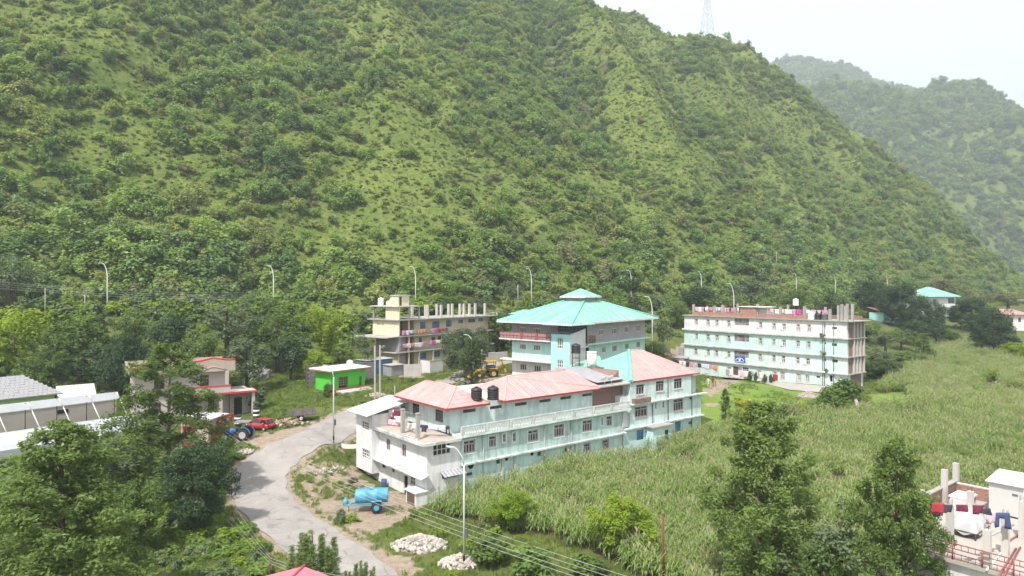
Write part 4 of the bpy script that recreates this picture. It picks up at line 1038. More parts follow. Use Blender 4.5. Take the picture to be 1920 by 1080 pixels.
# stair tower
tw = [ts(1044, 1056, 632, 654, 0.0), ts(1044, 1056, 674, 694, 0.0)]
zT = TB.sd(1050, 627, 0)[1]
mb = MB(); wall_side(mb, 0, TY, -0.5, zT, 0, tw); mb.quad((0, 0, zT), (0, TY, zT), (TX, TY, zT+0.4), (TX, 0, zT+0.4)); mb.quad((0, TY, -0.5), (TX, TY, -0.5), (TX, TY, zT+0.4), (0, TY, zT)); TB.part('stair_tower_wall', mb, MINT_B)
mb = MB(); mb.poly([(0, 0, -0.5), (TX, 0, -0.5), (TX, 0, zT+0.75), (0, 0, zT)]); mb.quad((TX, 0, -0.5), (TX, TY, -0.5), (TX, TY, zT+0.75), (TX, 0, zT+0.75)); TB.part('stair_tower_side', mb, GREY_W)
for r in tw: window(TB, r, 0, True, 3, 3, 0, FRAME_W, GLASS, 0.14, x=0.0)
mb = MB(); mb.box(1.6, TX+0.2, -0.45, -0.02, zR-0.5, zR-0.3); mb.box(1.2, TX+0.1, -0.6, -0.02, -0.2+2.0, 2.0); TB.part('stair_ledge', mb, GREY_W)
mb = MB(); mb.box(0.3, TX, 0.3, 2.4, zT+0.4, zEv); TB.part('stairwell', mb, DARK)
mb = MB()
for k in range(12): mb.box(0.1, 0.14, 0.05+k*(TY-0.1)/11-0.02, 0.05+k*(TY-0.1)/11+0.02, zT, zEv-0.05); mb.box(0.1+k*(TX-0.2)/11-0.02, 0.1+k*(TX-0.2)/11+0.02, 0.06, 0.1, zT+0.2, zEv-0.05)
for k in range(3): mb.box(0.09, 0.15, 0.05, TY, zT+0.4+k*0.5, zT+0.44+k*0.5); mb.box(0.1, TX, 0.05, 0.11, zT+0.6+k*0.4, zT+0.64+k*0.4)
TB.part('mesh_grille', mb, FRAME_D)
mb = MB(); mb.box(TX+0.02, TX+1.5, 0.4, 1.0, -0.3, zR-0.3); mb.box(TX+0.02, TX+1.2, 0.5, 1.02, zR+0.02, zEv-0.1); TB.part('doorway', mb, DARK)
RAILRED = surf('red_railing', (0.27, 0.09, 0.09), 0.7, 0.2, 2, 0.1)
def railing(b, pts, h, m, n=10, name='railing', rails=(0.05, 0.5, 1.0), t=0.045, panel=None):
    mb = MB()
    for (a, c) in zip(pts[:-1], pts[1:]):
        a = Vector(a); c = Vector(c)
        for r in rails: mb.tube([a+Vector((0, 0, h*r)), c+Vector((0, 0, h*r))], t, 5)
        for k in range(n+1): p = a.lerp(c, k/n); mb.tube([p, p+Vector((0, 0, h))], t*0.8, 5)
    o = b.part(name, mb, m) if isinstance(b, Bld) else mb.build(name, m, b)
    return o
rl = railing(TB, [(LX-0.2, YE+1.5, zS), (-0.2, YE+1.5, zS), (-0.2, TY, zS)], 1.05, RAILRED, 14)
mb = MB(); mb.box(-0.175, -0.15, TY+0.05, YE+1.45, zS+0.06, zS+0.95); mb.build('railing_panel', surf('pink_panel', (0.33, 0.19, 0.19), 0.8, 0.1, 1, 0), rl)
for y in (TY+2.6, TY+5.6): mb = MB(); mb.box(-0.3, -0.12, y-0.2, y+0.2, zS+0.001, zS+1.15); mb.build('railing_post', RAILRED, rl)
railing(TB, [(TX-0.1, -0.1, zR), (TX+2.6, -0.2, zR), (TX+2.6, RY, zR)], 1.1, RAILRED, 6)
for y in (TY+0.9, YE-0.2):
    for zz in (zS-0.42, zS2-0.42): mb = MB(); mb.lathe([(0.05, 0.2), (0.16, 0.1), (0.16, 0)], 8, (0.3, y, zz)); TB.part('lamp_globe', mb, WHITEP)
# roof: four teal slopes up to the turret, white eaves, hip caps
x0, x1, y0, y1, z0 = -1.0, XE+1.5, -1.0, YE+1.4, zEv
cxr, cyr, hs, zr = 12.0, 6.0, 1.9, 18.9-q
E4 = [(x0, y0, z0), (x1, y0, z0), (x1, y1, z0), (x0, y1, z0)]; T4 = [(cxr-hs, cyr-hs, zr), (cxr+hs, cyr-hs, zr), (cxr+hs, cyr+hs, zr), (cxr-hs, cyr+hs, zr)]
mb = MB()
for i in range(4):
    mb.mi = i % 2; mb.quad(E4[i], E4[(i+1) % 4], T4[(i+1) % 4], T4[i])
mb.mi = 0; mb.poly([(p[0], p[1], p[2]-0.12) for p in E4][::-1])
ro = TB.part('roof', mb, [TEALROOF, TEALROOF_Y])
mb = MB(); t = 0.05
mb.box(x0-t, x1+t, y0-t, y0-0.001, z0-0.25, z0+0.02); mb.box(x0-t, x1+t, y1+0.001, y1+t, z0-0.25, z0+0.02); mb.box(x0-t, x0-0.001, y0, y1, z0-0.25, z0+0.02); mb.box(x1+0.001, x1+t, y0, y1, z0-0.25, z0+0.02)
mb.build('fascia', WHITE_W, ro)
for i in range(4): mb = MB(); mb.tube([E4[i], T4[i]], 0.2, 6); mb.build('hip_cap', CAP_T, ro)
roof_ribs(ro, [(E4[0], E4[1], T4[1], T4[0]), (E4[3], E4[0], T4[0], T4[3])], 1.0, surf('teal_seam', (0.25, 0.50, 0.42), 0.5, 0.1, 1, 0))
mb = MB(); mb.slab([(-1.6, -1.4, z0-0.25), (4.6, -1.6, z0-0.25), (5.6, 2.4, z0+0.5), (2.4, 4.2, z0+0.55), (-1.6, 3.9, z0-0.25)], 0.07); TB.part('tower_roof', mb, TEALROOF)
mb = MB(); mb.slab([(2.5, 11.0, z0+1.0), (2.5, 14.0, z0+1.0), (6.5, 14.0, z0+1.6), (6.5, 11.0, z0+1.6)], 0.06); TB.part('rear_roof', mb, TEALROOF_Y)
mb = MB(); mb.box(cxr-1.75, cxr+1.75, cyr-1.75, cyr+1.75, zr-0.2, zr+0.62); tu = TB.part('turret', mb, GREY_R)
mb = MB(); hip(mb, cxr-2.5, cxr+2.5, cyr-2.5, cyr+2.5, zr+0.72, (cxr, cyr), (cxr, cyr), zr+2.05, 0.1); mb.build('turret_roof', TEALROOF, tu)
mb = MB(); mb.box(cxr-2.54, cxr+2.54, cyr-2.54, cyr+2.54, zr+0.5, zr+0.70); mb.build('turret_eaves', WHITE_W, tu)

# ------------------------------------------------------------ white and mint four storey building
WB = Bld('four_storey_building', (36.9, 143.9), 141.5, 3.4, 'long white and mint four storey building with laundry on its flat roof', 'building')
q = 3.4
def wf(px0, px1, pt, pb, y=0.0): x0, z1 = WB.fr(px0, pt, y); z0 = WB.fr(px0, pb, y)[1]; x1 = WB.fr(px1, pt, y)[0]; return (x0, x1, z0, z1)
def z6(a, b_, c, d): return wf(1270+a/5.683, 1270+b_/5.683, 550+c/5.683, 550+d/5.683)
def z7(a, b_, c, d): return wf(1440+a/5.683, 1440+b_/5.683, 550+c/5.683, 550+d/5.683)
rows = [[z6(187,215,273,332), z6(313,343,278,340), z6(408,437,284,347), z6(532,563,290,353), z6(868,903,305,370), z7(48,80,318,382), z7(155,188,325,390), z7(305,338,330,398), z7(420,455,332,404)],
        [z6(190,217,430,492), z6(310,343,435,498), z6(408,440,443,505), z6(528,563,450,517), z6(868,903,477,542), z7(45,78,487,552), z7(152,190,495,562), z7(300,338,503,570), z7(413,452,512,580)],
        [z6(180,212,590,650), z6(313,345,598,662), z6(402,433,605,670), z6(530,563,615,682), z6(865,900,645,712), z7(45,80,655,727), z7(145,183,665,737), z7(298,337,680,750), z7(403,447,690,758)],
        [z6(170,203,745,788), z6(318,350,760,808), z6(393,427,770,835), z6(535,572,783,850), z6(853,890,818,887), z7(52,90,835,912), z7(133,177,840,914), z7(307,350,857,934), z7(395,437,870,942)]]
stairs = [z6(610,763,268,338), z6(607,763,436,508), z6(605,760,608,676)]
vents = [[z7(595,613,338,362), z7(683,735,357,381)], [z7(603,620,522,542), z7(680,735,530,560)], [z7(600,620,695,720), z7(685,743,703,735)], [z7(515,555,877,899)]]
wdoor = z7(657,688,872,940); went = z6(592,690,775,905); warch = z6(695,758,783,852)
LEV = [3.4, 6.0, 9.0, 12.2, 15.25]; XW = 34.45; DP = 6.0
PALE = surf('pale_mint_wall', (0.58, 0.71, 0.69), 0.8, 0.05, 0.4, 0.1, 14, 0.5, (0.34, 0.39, 0.37)); MINT2 = surf('mint_band_wall', (0.50, 0.69, 0.665), 0.8, 0.05, 0.4, 0.1, 14, 0.5, (0.34, 0.39, 0.37))
for k in range(4):
    ri = 3-k; holes = list(rows[ri]) + list(vents[ri]) + ([stairs[ri]] if ri < 3 else [wdoor, went, warch])
    mb = MB(); block(mb, 0, XW, 0.0 if k else 0.01, DP, LEV[k]-q-(0.5 if k == 0 else 0), LEV[k+1]-q-0.16, holes, depth=0.16 if k else 0.3)
    WB.part(('ground_wall', 'first_wall', 'second_wall', 'top_wall')[k], mb, (PALE, PALE, MINT2, WHITE_W)[k])
    mb = MB(); mb.box(-0.3, XW+0.25, -0.42, DP, LEV[k+1]-q-0.16, LEV[k+1]-q); WB.part('floor_slab' if k < 3 else 'roof_slab', mb, LEDGE if k < 3 else [CONC][0])
    if k < 3: mb = MB(); mb.box(-0.31, XW+0.2, -0.44, -0.422, LEV[k+1]-q-0.02, LEV[k+1]-q+0.22); WB.part('parapet_lip', mb, WHITE_W)
    for r in rows[ri]: window(WB, r, 0.0 if k else 0.01, False, 2, 1, 0.3 if k else 0.0, FRAME_W, GLASS if k else glass_m('grey_glass', (0.14, 0.15, 0.17), 0.3), 0.12, depth=0.16, joined=True, surround=0.06, sur_m=FRAME_M, shutter=(random.Random(int(r[0]*50)+k).choice([-1, 1, 1, None]) if k else None))
    for r in vents[ri]: window(WB, r, 0.0 if k else 0.01, False, 2, 1, 0, FRAME_D, GLASS, 0.05, joined=True)
for r in stairs: window(WB, r, 0, False, 4, 3, 0, FRAME_M, glass_m('stair_glass', (0.11, 0.10, 0.09), 0.4), 0.05, depth=0.16)
mb = MB(); mb.box(wdoor[0]+0.03, wdoor[1]-0.03, 0.2, 0.28, wdoor[2], wdoor[3]); WB.part('door', mb, DARK)
mb = MB(); mb.box(went[0]+0.05, (went[0]+went[1])/2, 0.1, 0.29, went[2], went[3]-0.05); WB.part('entrance', mb, surf('entrance_maroon', (0.13, 0.06, 0.06), 0.7, 0.2, 2, 0)); window(WB, warch, 0.01, False, 3, 3, 0, FRAME_W, GLASS, 0.06, joined=True)
mb = MB(); mb.box(went[0]-1.0, went[1]+1.6, -2.0, 0, -0.1, 0.22); WB.part('entrance_step', mb, CONC_L)
# name board: blue with white arch lettering too small to read and a white emblem
x0, zt = WB.fr(1270+612/5.683, 550+668/5.683, -0.5); x1, _ = WB.fr(1270+722/5.683, 550+668/5.683, -0.5); _, zb = WB.fr(1270+612/5.683, 550+728/5.683, -0.5)
mb = MB(); mb.box(x0, x1, -0.56, -0.48, zb, zt); sg = WB.part('name_board', mb, surf('sign_blue', (0.03, 0.09, 0.42), 0.5, 0.05, 1, 0))
mb = MB(); cxs, w = (x0+x1)/2, (x1-x0)
for k in range(15):
    a = math.pi*(0.12+0.76*k/14); mb.cbox((cxs-0.42*w*math.cos(a), -0.575, zb+0.12+0.62*(zt-zb)*math.sin(a)), (0.10, 0.012, 0.17), 0, Matrix.Rotation(math.pi/2-a, 3, 'Y'))
for k in range(13): mb.box(cxs-0.4*w+k*w*0.063, cxs-0.4*w+k*w*0.063+0.09, -0.582, -0.565, zb+0.06, zb+0.2)
mb.build('lettering', WHITEP, sg)
mb = MB(); mb.cyl((cxs, -0.562, zb+0.42*(zt-zb)), (cxs, -0.59, zb+0.42*(zt-zb)), 0.24, 0.24, 14); mb.build('emblem', WHITEP, sg)
for px in (1543, 1546.5, 1563.5): x, _ = WB.fr(px, 640); mb = MB(); mb.tube([(x, -0.08, 0.2), (x, -0.08, LEV[3]-q+2.6)], 0.06, 6); WB.part('rain_pipe', mb, GREYP)
# raw right end: brick infill, concrete columns, slab edges
mb = MB(); mb.box(XW+0.02, XW+0.12, 0.4, DP-0.3, LEV[1]-q, LEV[4]-q-0.2); mb.box(XW+0.02, XW+0.1, 1.2, DP-1, 0, LEV[1]-q-0.2); WB.part('brick_end_wall', mb, BRICK_OLD)
for y in (1.9, 3.1, 4.3, 5.7): mb = MB(); mb.box(XW+0.121, XW+0.42, y-0.17, y+0.17, LEV[1]-q, LEV[4]-q-0.17); WB.part('column', mb, CONC_L)
for k in (1, 2, 3): mb = MB(); mb.box(XW+0.26, XW+0.55, -0.3, DP+0.2, LEV[k]-q-0.15, LEV[k]-q+0.03); WB.part('slab_edge', mb, CONC)
mb = MB(); mb.box(XW+0.26, XW+1.3, -0.8, DP+0.3, LEV[4]-q-0.14, LEV[4]-q+0.02); WB.part('roof_overhang', mb, CONC)
# roof: brick parapet, brick room, posts
zt = LEV[4]-q
xa, xb, xc, xd = WB.fr(1298, 595)[0], WB.fr(1387.5, 595)[0], WB.fr(1418, 597)[0], WB.fr(1512, 600)[0]
for a, c in ((xa, xb-0.05), (xc+0.05, xd)): mb = MB(); mb.box(a, c, 0.0, 0.24, zt+0.002, zt+0.75); WB.part('brick_parapet', mb, BRICK_RED)
mb = MB(); mb.box(xa, XW, DP-0.3, DP-0.06, zt+0.002, zt+0.75); mb.box(xa-0.2, xa-0.003, 0.3, DP-0.3, zt+0.002, zt+0.75); WB.part('brick_parapet', mb, BRICK_OLD)
mb = MB(); mb.box(xb, xc, 0.0, 3.0, zt+0.002, zt+2.0); rm = WB.part('brick_room', mb, BRICK_RED)
mb = MB(); mb.box(xb-0.2, xc+2.2, -0.25, 3.4, zt+2.003, zt+2.12); mb.build('room_roof', surf('white_roof_paint', (0.74, 0.73, 0.72), 0.8, 0.08, 1, 0.1), rm)
mb = MB(); mb.box(xc+0.02, xc+2.0, 0.5, 2.9, zt+0.002, zt+2.0); mb.build('room_wall', CONC_L, rm)
for px, h in ((1298, 2.3), (1337, 2.0), (1354, 2.2), (1377, 1.9), (1418, 2.6), (1461, 2.2), (1506, 2.4), (1554, 2.0), (1570, 2.7), (1576.5, 2.9), (1591, 3.0), (1597, 3.0)):
    x, _ = WB.fr(px, 600); x = min(x, XW-0.2+(0.9 if px > 1595 else 0)); mb = MB(); mb.box(x-0.2, x+0.2, 0.26, 0.66, zt+0.003, zt+h); WB.part('roof_post', mb, CONC)
for k in range(9): x = 2.0+k*3.7; mb = MB(); mb.box(x-0.18, x+0.18, DP-0.75, DP-0.4, zt+0.003, zt+1.9+0.3*(k % 3)); WB.part('roof_post', mb, CONC)
mb = MB(); mb.box(-2.0, -0.02, 0.6, 4.0, -0.4, LEV[1]-q+2.2); WB.part('side_annex', mb, GREY_R); mb = MB(); mb.slab([(-2.6, -1.2, LEV[1]-q+0.1), (1.6, -1.2, LEV[1]-q+0.1), (1.6, -0.45, LEV[1]-q+0.5), (-2.6, -0.1, LEV[1]-q+0.5)], 0.05); WB.part('annex_canopy', mb, GREYROOF)
PLANT_TUFT = [WB.w(WB.fr(1543, 628)[0], -0.35, LEV[3]-q), WB.w(WB.fr(1546, 665)[0], -0.35, LEV[2]-q), WB.w(WB.fr(1552, 690)[0], -0.3, LEV[1]-q)]

# ------------------------------------------------------------ cream three storey building with balconies
YBd = Bld('balcony_building', (-21.2, 126), 39.0, 5.6, 'cream three storey building with laundry on balconies and posts on its flat roof', 'building')
q = 5.6
CREAM = surf('cream_wall', (0.62, 0.53, 0.36), 0.85, 0.08, 0.5, 0.15, 12, 0.32, (0.30, 0.27, 0.22)); CREAM_L = surf('cream_wall_light', (0.70, 0.61, 0.45), 0.85, 0.06, 0.5, 0.15, 12, 0.2, (0.38, 0.34, 0.28))
A1, A2, A3, A4, A5 = 8.95-q, 11.93-q, 15.05-q, 17.6-q, 19.55-q
def yf(px0, px1, pt, pb, y): x0, z1 = YBd.fr(px0, pt, y); z0 = YBd.fr(px0, pb, y)[1]; x1 = YBd.fr(px1, pt, y)[0]; return (x0, x1, z0, z1)
FY = 1.3
wt = [yf(787.6, 797.7, 604, 616.7, FY), yf(810.7, 824, 603, 615, FY), yf(836, 847, 601, 613, FY), yf(859, 868, 599.5, 606.5, FY), yf(878, 891, 598, 605, FY), yf(897, 905.5, 596.7, 603, FY)]
wm = [yf(785.5, 791, 633, 643, FY), yf(809, 815.5, 632, 642, FY), yf(821, 827, 630, 637.5, FY), yf(829, 834, 629.5, 636.5, FY)]
wg = [yf(784, 799, 662.5, 674, FY), yf(812, 825, 659, 670, FY), yf(831, 841, 657, 668, FY)]
mb = MB(); block(mb, 5.0, 27, FY, 8.6, A2, A3-0.2, wt); block(mb, 5.0, 27, FY, 8.6, A1, A2-0.2, wm); block(mb, 5.0, 27, FY, 8.6, -0.5, A1-0.2, wg); YBd.part('wall', mb, CREAM)
mb = MB(); mb.box(2.6, 4.98, FY+0.6, 8.6, -0.5, A3-0.2); YBd.part('verandah_wall', mb, surf('brown_wall', (0.24, 0.17, 0.12), 0.9, 0.15, 1, 0.1))
vw = [(5.3, 6.3, A2+1.9, A2+2.4), (4.3, 4.9, A2+1.9, A2+2.4)]
mb = MB(); block(mb, 0.0, 0.25, 0.0, 7.6, A2, A3-0.2, [], vw); mb.box(0.25, 2.6, 4.0, 7.6, A2, A3-0.2); YBd.part('stair_wall', mb, CREAM_L)
mb = MB(); mb.box(0.0, 0.25, 0.0, 3.8, A3, A4-0.15); mb.box(0.25, 2.4, 3.2, 3.8, A3, A4-0.15); YBd.part('stair_wall', mb, CREAM_L)
mb = MB(); mb.box(0.6, 2.5, 1.0, 7.4, -0.5, A2-0.2); mb.box(0.05, 0.55, 0.05, 6.5, A1+0.0, A2-0.25); YBd.part('lower_stair_wall', mb, GREY_R)
mb = MB(); mb.box(0.0, 0.3, 0.2, 7.0, -0.5, A1-0.2); YBd.part('ground_wall', mb, CREAM)
for z, x0, x1, y0, y1, m in ((A1, -0.9, 27.3, -0.15, 8.6, CONC_L), (A2, -0.2, 27.3, -0.1, 8.6, CONC_L), (A3, -0.5, 28.2, -0.35, 8.8, CONC), (A4, -0.5, 5.5, -0.2, 7.9, CONC_L)):
    mb = MB(); mb.box(x0, x1, y0, y1, z-0.2, z); YBd.part('floor_slab', mb, m)
mb = MB(); mb.slab([(-0.25, -0.3, A2+0.05), (-0.25, 8.2, A2+0.1), (-3.4, 9.0, A2-0.1), (-2.4, 1.0, A2-0.2)], 0.14); YBd.part('side_canopy', mb, CONC)
mb = MB(); ph = [(0, 0.2), (0, 3.2), (0, 3.2), (0, 0.2)]
mb.poly([(0.2, 0.4, A4+0.002), (0.2, 0.4, A5), (0.2, 2.4, A5), (0.2, 3.0, A5-0.9), (0.2, 3.9, A5-1.1), (0.2, 3.9, A4+0.002)]); mb.poly([(0.2, 0.4, A4+0.002), (2.9, 0.4, A4+0.002), (2.9, 0.4, A5), (0.2, 0.4, A5)])
mb.quad((0.2, 0.4, A5), (2.9, 0.4, A5), (2.9, 2.4, A5), (0.2, 2.4, A5)); mb.quad((0.2, 2.4, A5), (2.9, 2.4, A5), (2.9, 3.9, A5-1.1), (0.2, 3.9, A5-1.1)); mb.quad((2.9, 0.4, A4), (2.9, 3.9, A4), (2.9, 3.9, A5-1.1), (2.9, 0.4, A5)); YBd.part('stair_head', mb, CREAM_L)
mb = MB(); mb.box(0.0, 3.1, 0.2, 2.5, A5+0.002, A5+0.12); YBd.part('stair_head_cap', mb, LEDGE); mb = MB(); mb.box(0.45, 1.0, 0.37, 0.398, A4+0.05, A5-0.2); YBd.part('slit_door', mb, surf('brown_door', (0.10, 0.05, 0.03), 0.7, 0.2, 2, 0))
for x, y, za, zb_ in ((0.12, 7.4, A3, A4), (5.2, 0.1, A3, A4), (5.2, 6, A3, A4), (2.55, 0.15, A3, A4), (2.55, 0.1, A2, A3), (2.55, 0.1, A1, A2), (2.55, 0.1, -0.3, A1), (5.2, 0.1, -0.3, A1), (9, 0.1, -0.3, A1), (13, 0.1, -0.3, A1)):
    mb = MB(); mb.box(x-0.13, x+0.13, y-0.13, y+0.13, za+0.003, zb_-0.2); YBd.part('column', mb, CREAM if za < A3 else CONC)
for r in wt: window(YBd, r, FY, False, 3, 1, 0.25, FRAME_D, GLASS_B, 0.06, joined=True)
for r in wm: window(YBd, r, FY, False, 2, 1, 0, surf('frame_brown', (0.14, 0.07, 0.045), 0.7, 0.2, 2, 0), GLASS, 0.06, joined=True)
for r in wg: window(YBd, r, FY, False, 4, 1, 0.4, FRAME_B, GLASS_B, 0.07, joined=True)
for z in (A1, A2): railing(YBd, [(-0.0 if z == A2 else -0.8, -0.08, z), (26.5, -0.08, z)], 0.95, surf('grey_iron', (0.22, 0.21, 0.22), 0.6, 0.1, 1, 0), 60, t=0.022)
for z in (A1,): railing(YBd, [(-0.8, 6.5, z), (-0.8, -0.08, z)], 0.95, MATS['grey_iron'], 14, t=0.022)
railing(YBd, [(0.3, -0.1, A3), (5.0, -0.1, A3)], 0.9, MATS['grey_iron'], 8, t=0.025)
for px in (804, 829, 850, 872, 893, 911):
    x, _ = YBd.fr(px, 592); 
    for y, hh in ((0.3, 2.5), (4.8, 2.4)): mb = MB(); mb.box(x-0.2, x+0.2, y-0.2, y+0.2, A3+0.003, A3+hh+0.3*random.Random(px).random()); YBd.part('roof_post', mb, CONC_L)
mb = MB(); mb.box(26.9, 29.6, 1.5, 8, -0.4, A1-1.4); YBd.part('side_wall', mb, CONC)

# ------------------------------------------------------------ lime green shop
p = PZ(620, 734.5, 5.3)
GS = Bld('green_shop', (p.x, p.y), 38.5, 5.3, 'lime green single storey shop with white flat roof and red plinth', 'shop')
LIME = surf('lime_wall', (0.085, 0.50, 0.045), 0.75, 0.07, 0.6, 0.1, 12, 0.1, (0.07, 0.33, 0.04))
xe, _ = GS.fr(684.5, 715); ye, _ = GS.sd(591.7, 712)
def gf(px0, px1, pt, pb, y=0.0): x0, z1 = GS.fr(px0, pt, y); z0 = GS.fr(px0, pb, y)[1]; x1 = GS.fr(px1, pt, y)[0]; return (x0, x1, max(z0, 0.32), z1)
gd, gd2 = gf(635, 652.5, 707.5, 733), gf(673, 678.3, 706, 727)
mb = MB(); block(mb, 0, xe, 0, ye, -0.4, 3.05, [gd, gd2], depth=0.5); GS.part('wall', mb, LIME)
mb = MB(); mb.slab([(-0.75, -0.75, 3.2), (xe+0.7, -0.75, 3.2), (xe+0.7, ye+0.6, 3.35), (-0.75, ye+0.6, 3.35)], 0.16); GS.part('roof_slab', mb, surf('white_roof_slab', (0.68, 0.67, 0.65), 0.85, 0.05, 1, 0.1, 10, 0.15, (0.5, 0.47, 0.44)))
mb = MB(); mb.box(-0.78, xe+0.72, -0.79, -0.752, 3.02, 3.2); mb.box(-0.79, -0.752, -0.75, ye+0.6, 3.04, 3.22); GS.part('roof_trim', mb, surf('terracotta_trim', (0.42, 0.14, 0.08), 0.7, 0.1, 1, 0))
mb = MB(); mb.box(-0.05, xe+0.4, -0.5, -0.002, -0.3, 0.3); GS.part('plinth', mb, surf('red_plinth', (0.40, 0.06, 0.07), 0.7, 0.1, 1, 0))
mb = MB(); mb.slab([(0.6, -0.51, 0.1), (xe+1.4, -0.51, 0.1), (xe+1.0, -2.6, 0.05), (0.2, -2.6, 0.05)], 0.3); GS.part('apron', mb, CONC_L)
mb = MB(); mb.box(gd[0]+0.02, gd[1]-0.02, 0.4, 0.49, gd[2], gd[3]); GS.part('doorway', mb, DARK)
rs = random.Random(4); mb = MB()
for i in range(5):
    for j in range(5): xx = gd[0]+0.1+i*(gd[1]-gd[0]-0.3)/4.5; zz = gd[2]+0.3+j*0.36; mb.box(xx, xx+0.16, 0.3, 0.39, zz, zz+0.2+0.1*rs.random())
GS.part('shelf_goods', mb, surf('packets', (0.42, 0.25, 0.20), 0.6, 0.6, 6, 0))
window(GS, gd2, 0, False, 1, 3, 0, FRAME_D, glass_m('teal_door', (0.08, 0.2, 0.2), 0.4), 0.06, depth=0.5, joined=True)

# ------------------------------------------------------------ blue container and grey shed
def corrug_box(name, O, heading, z0, L, D, h, m, label, cat, trim=None, step=0.28):
    b = Bld(name, O, heading, z0, label, cat)
    mb = MB(); n = int(L/step)
    for k in range(n):
        x = k*L/n; w = L/n
        mb.add([(x, 0, 0.15), (x+w*.35, 0, .15), (x+w*.5, .06, .15), (x+w*.85, .06, .15), (x+w, 0, .15), (x, 0, h), (x+w*.35, 0, h), (x+w*.5, .06, h), (x+w*.85, .06, h), (x+w, 0, h)], [(0, 1, 6, 5), (1, 2, 7, 6), (2, 3, 8, 7), (3, 4, 9, 8)])
    n = int(D/step)
    for k in range(n):
        y = k*D/n; w = D/n
        mb.add([(0, y, .15), (.05, y+w*.5, .15), (0, y+w, .15), (0, y, h), (.05, y+w*.5, h), (0, y+w, h)], [(1, 0, 3, 4), (2, 1, 4, 5)])
    mb.quad((L, 0, .15), (L, D, .15), (L, D, h), (L, 0, h)); mb.quad((L, D, .15), (0, D, .15), (0, D, h), (L, D, h)); b.part('wall', mb, m)
    mb = MB(); mb.slab([(-.15, -.15, h+0.05), (L+.15, -.15, h+0.05), (L+.15, D+.15, h+0.12), (-.15, D+.15, h+0.12)], 0.05); b.part('roof', mb, trim or STEEL)
    mb = MB(); mb.box(0, L, 0.05, D, -0.3, 0.14); b.part('base', mb, DARK)
    return b
p = PZ(686, 710, 5.5); CT = corrug_box('blue_container', (p.x, p.y), 38.5, 5.5, 6.0, 2.5, 3.0, surf('blue_paint', (0.09, 0.21, 0.38), 0.6, 0.12, 1, 0, 8, 0.35, (0.10, 0.12, 0.15)), 'weathered blue corrugated container behind the green shop', 'container')
mb = MB(); mb.box(0.5, 1.3, -0.04, -0.004, 0.2, 2.3); CT.part('door', mb, surf('light_blue_paint', (0.10, 0.33, 0.50), 0.6, 0.1, 1, 0))
p = PZ(734, 708, 5.7); corrug_box('grey_shed', (p.x, p.y), 38.5, 5.6, 2.9, 2.2, 2.1, surf('grey_sheet', (0.30, 0.30, 0.31), 0.6, 0.12, 1, 0, 8, 0.4, (0.18, 0.17, 0.16)), 'small grey corrugated shed next to the blue container', 'shed', CONC)

# ------------------------------------------------------------ beige house with red trim (left)
LH = Bld('beige_house', (-47.4, 84.5), 57.0, 4.0, 'beige two storey house with red trim and arched parapets behind trees', 'house')
BEIGE = surf('beige_wall', (0.42, 0.345, 0.285), 0.85, 0.08, 0.6, 0.15, 12, 0.5, (0.33, 0.27, 0.23)); PINKW = surf('pale_pink_wall', (0.44, 0.40, 0.375), 0.85, 0.08, 0.6, 0.1, 12, 0.45, (0.4, 0.35, 0.32))
REDP = surf('red_paint', (0.52, 0.055, 0.06), 0.6, 0.1, 1, 0)
b1, b2, b3 = 3.2, 6.1, 7.0
hs_ = [(2.2, 3.4, 3.9, 5.2), (7.6, 8.7, 3.6, 5.4), (1.6, 3.0, 0.9, 2.2), (8.6, 9.4, 0.6, 2.6)]
mb = MB(); block(mb, 0, 11.2, 0.9, 9, -0.6, b2-0.15, hs_, [(2.2, 3.0, 3.9, 5.2), (5.5, 6.3, 3.9, 5.2)]); LH.part('wall', mb, PINKW)
for r in hs_: window(LH, r, 0.9, False, 2, 2, 0, surf('frame_brown', (0.1, 0.06, 0.04)), GLASS, 0.08, joined=True)
for r in [(2.2, 3.0, 3.9, 5.2), (5.5, 6.3, 3.9, 5.2)]: window(LH, r, 0, True, 2, 1, 0, FRAME_M, GLASS, 0.08, x=0, joined=True)
mb = MB(); mb.box(-0.6, 11.8, -0.3, 9.4, b2-0.15, b2+0.02); LH.part('roof_slab', mb, ROOF_FLOOR)
def para(x0, x1, y, z0, z1, arch):
    mb = MB(); n = 14; bot = [(x0+(x1-x0)*k/n, y, z0) for k in range(n+1)]; top = [(x0+(x1-x0)*k/n, y, z1+arch*max(0, 1-abs(2*k/n-1)*1.6)) for k in range(n+1)]
    mb.add(bot+top+[(p[0], p[1]+0.18, p[2]) for p in bot]+[(p[0], p[1]+0.18, p[2]) for p in top], [f for k in range(n) for f in ((k, k+1, n+2+k, n+1+k), (n+1+k, n+2+k, 3*n+4+k, 3*n+3+k), (2*n+3+k, 3*n+3+k, 3*n+4+k, 2*n+2+k+2))][:]+[(0, n+1, 3*n+3, 2*n+2), (n, 3*n+2, 4*n+3, 2*n+1)])
    o = LH.part('parapet', mb, BEIGE); mb = MB()
    mb.tube([(p[0], p[1]+0.05, p[2]+0.05) for p in top], 0.11, 6); mb.build('red_coping', REDP, o)
    if arch: mb = MB(); mb.tube([(x0+(x1-x0)*0.2, y-0.03, z0+0.15), ((x0+x1)/2, y-0.03, z0+0.7), (x0+(x1-x0)*0.8, y-0.03, z0+0.15)], 0.05, 5); mb.build('chevron', PINKW, o)
para(-0.6, 5.2, -0.32, b2-0.1, b3-0.15, 0.25); para(6.3, 11.8, -0.32, b2-0.2, b3+0.35, 0.35)
mb = MB(); mb.box(-0.62, -0.45, -0.1, 9.4, b2-0.1, b3-0.05); mb.box(-0.4, 11.8, 9.25, 9.4, b2, b3-0.05); LH.part('parapet', mb, BEIGE)
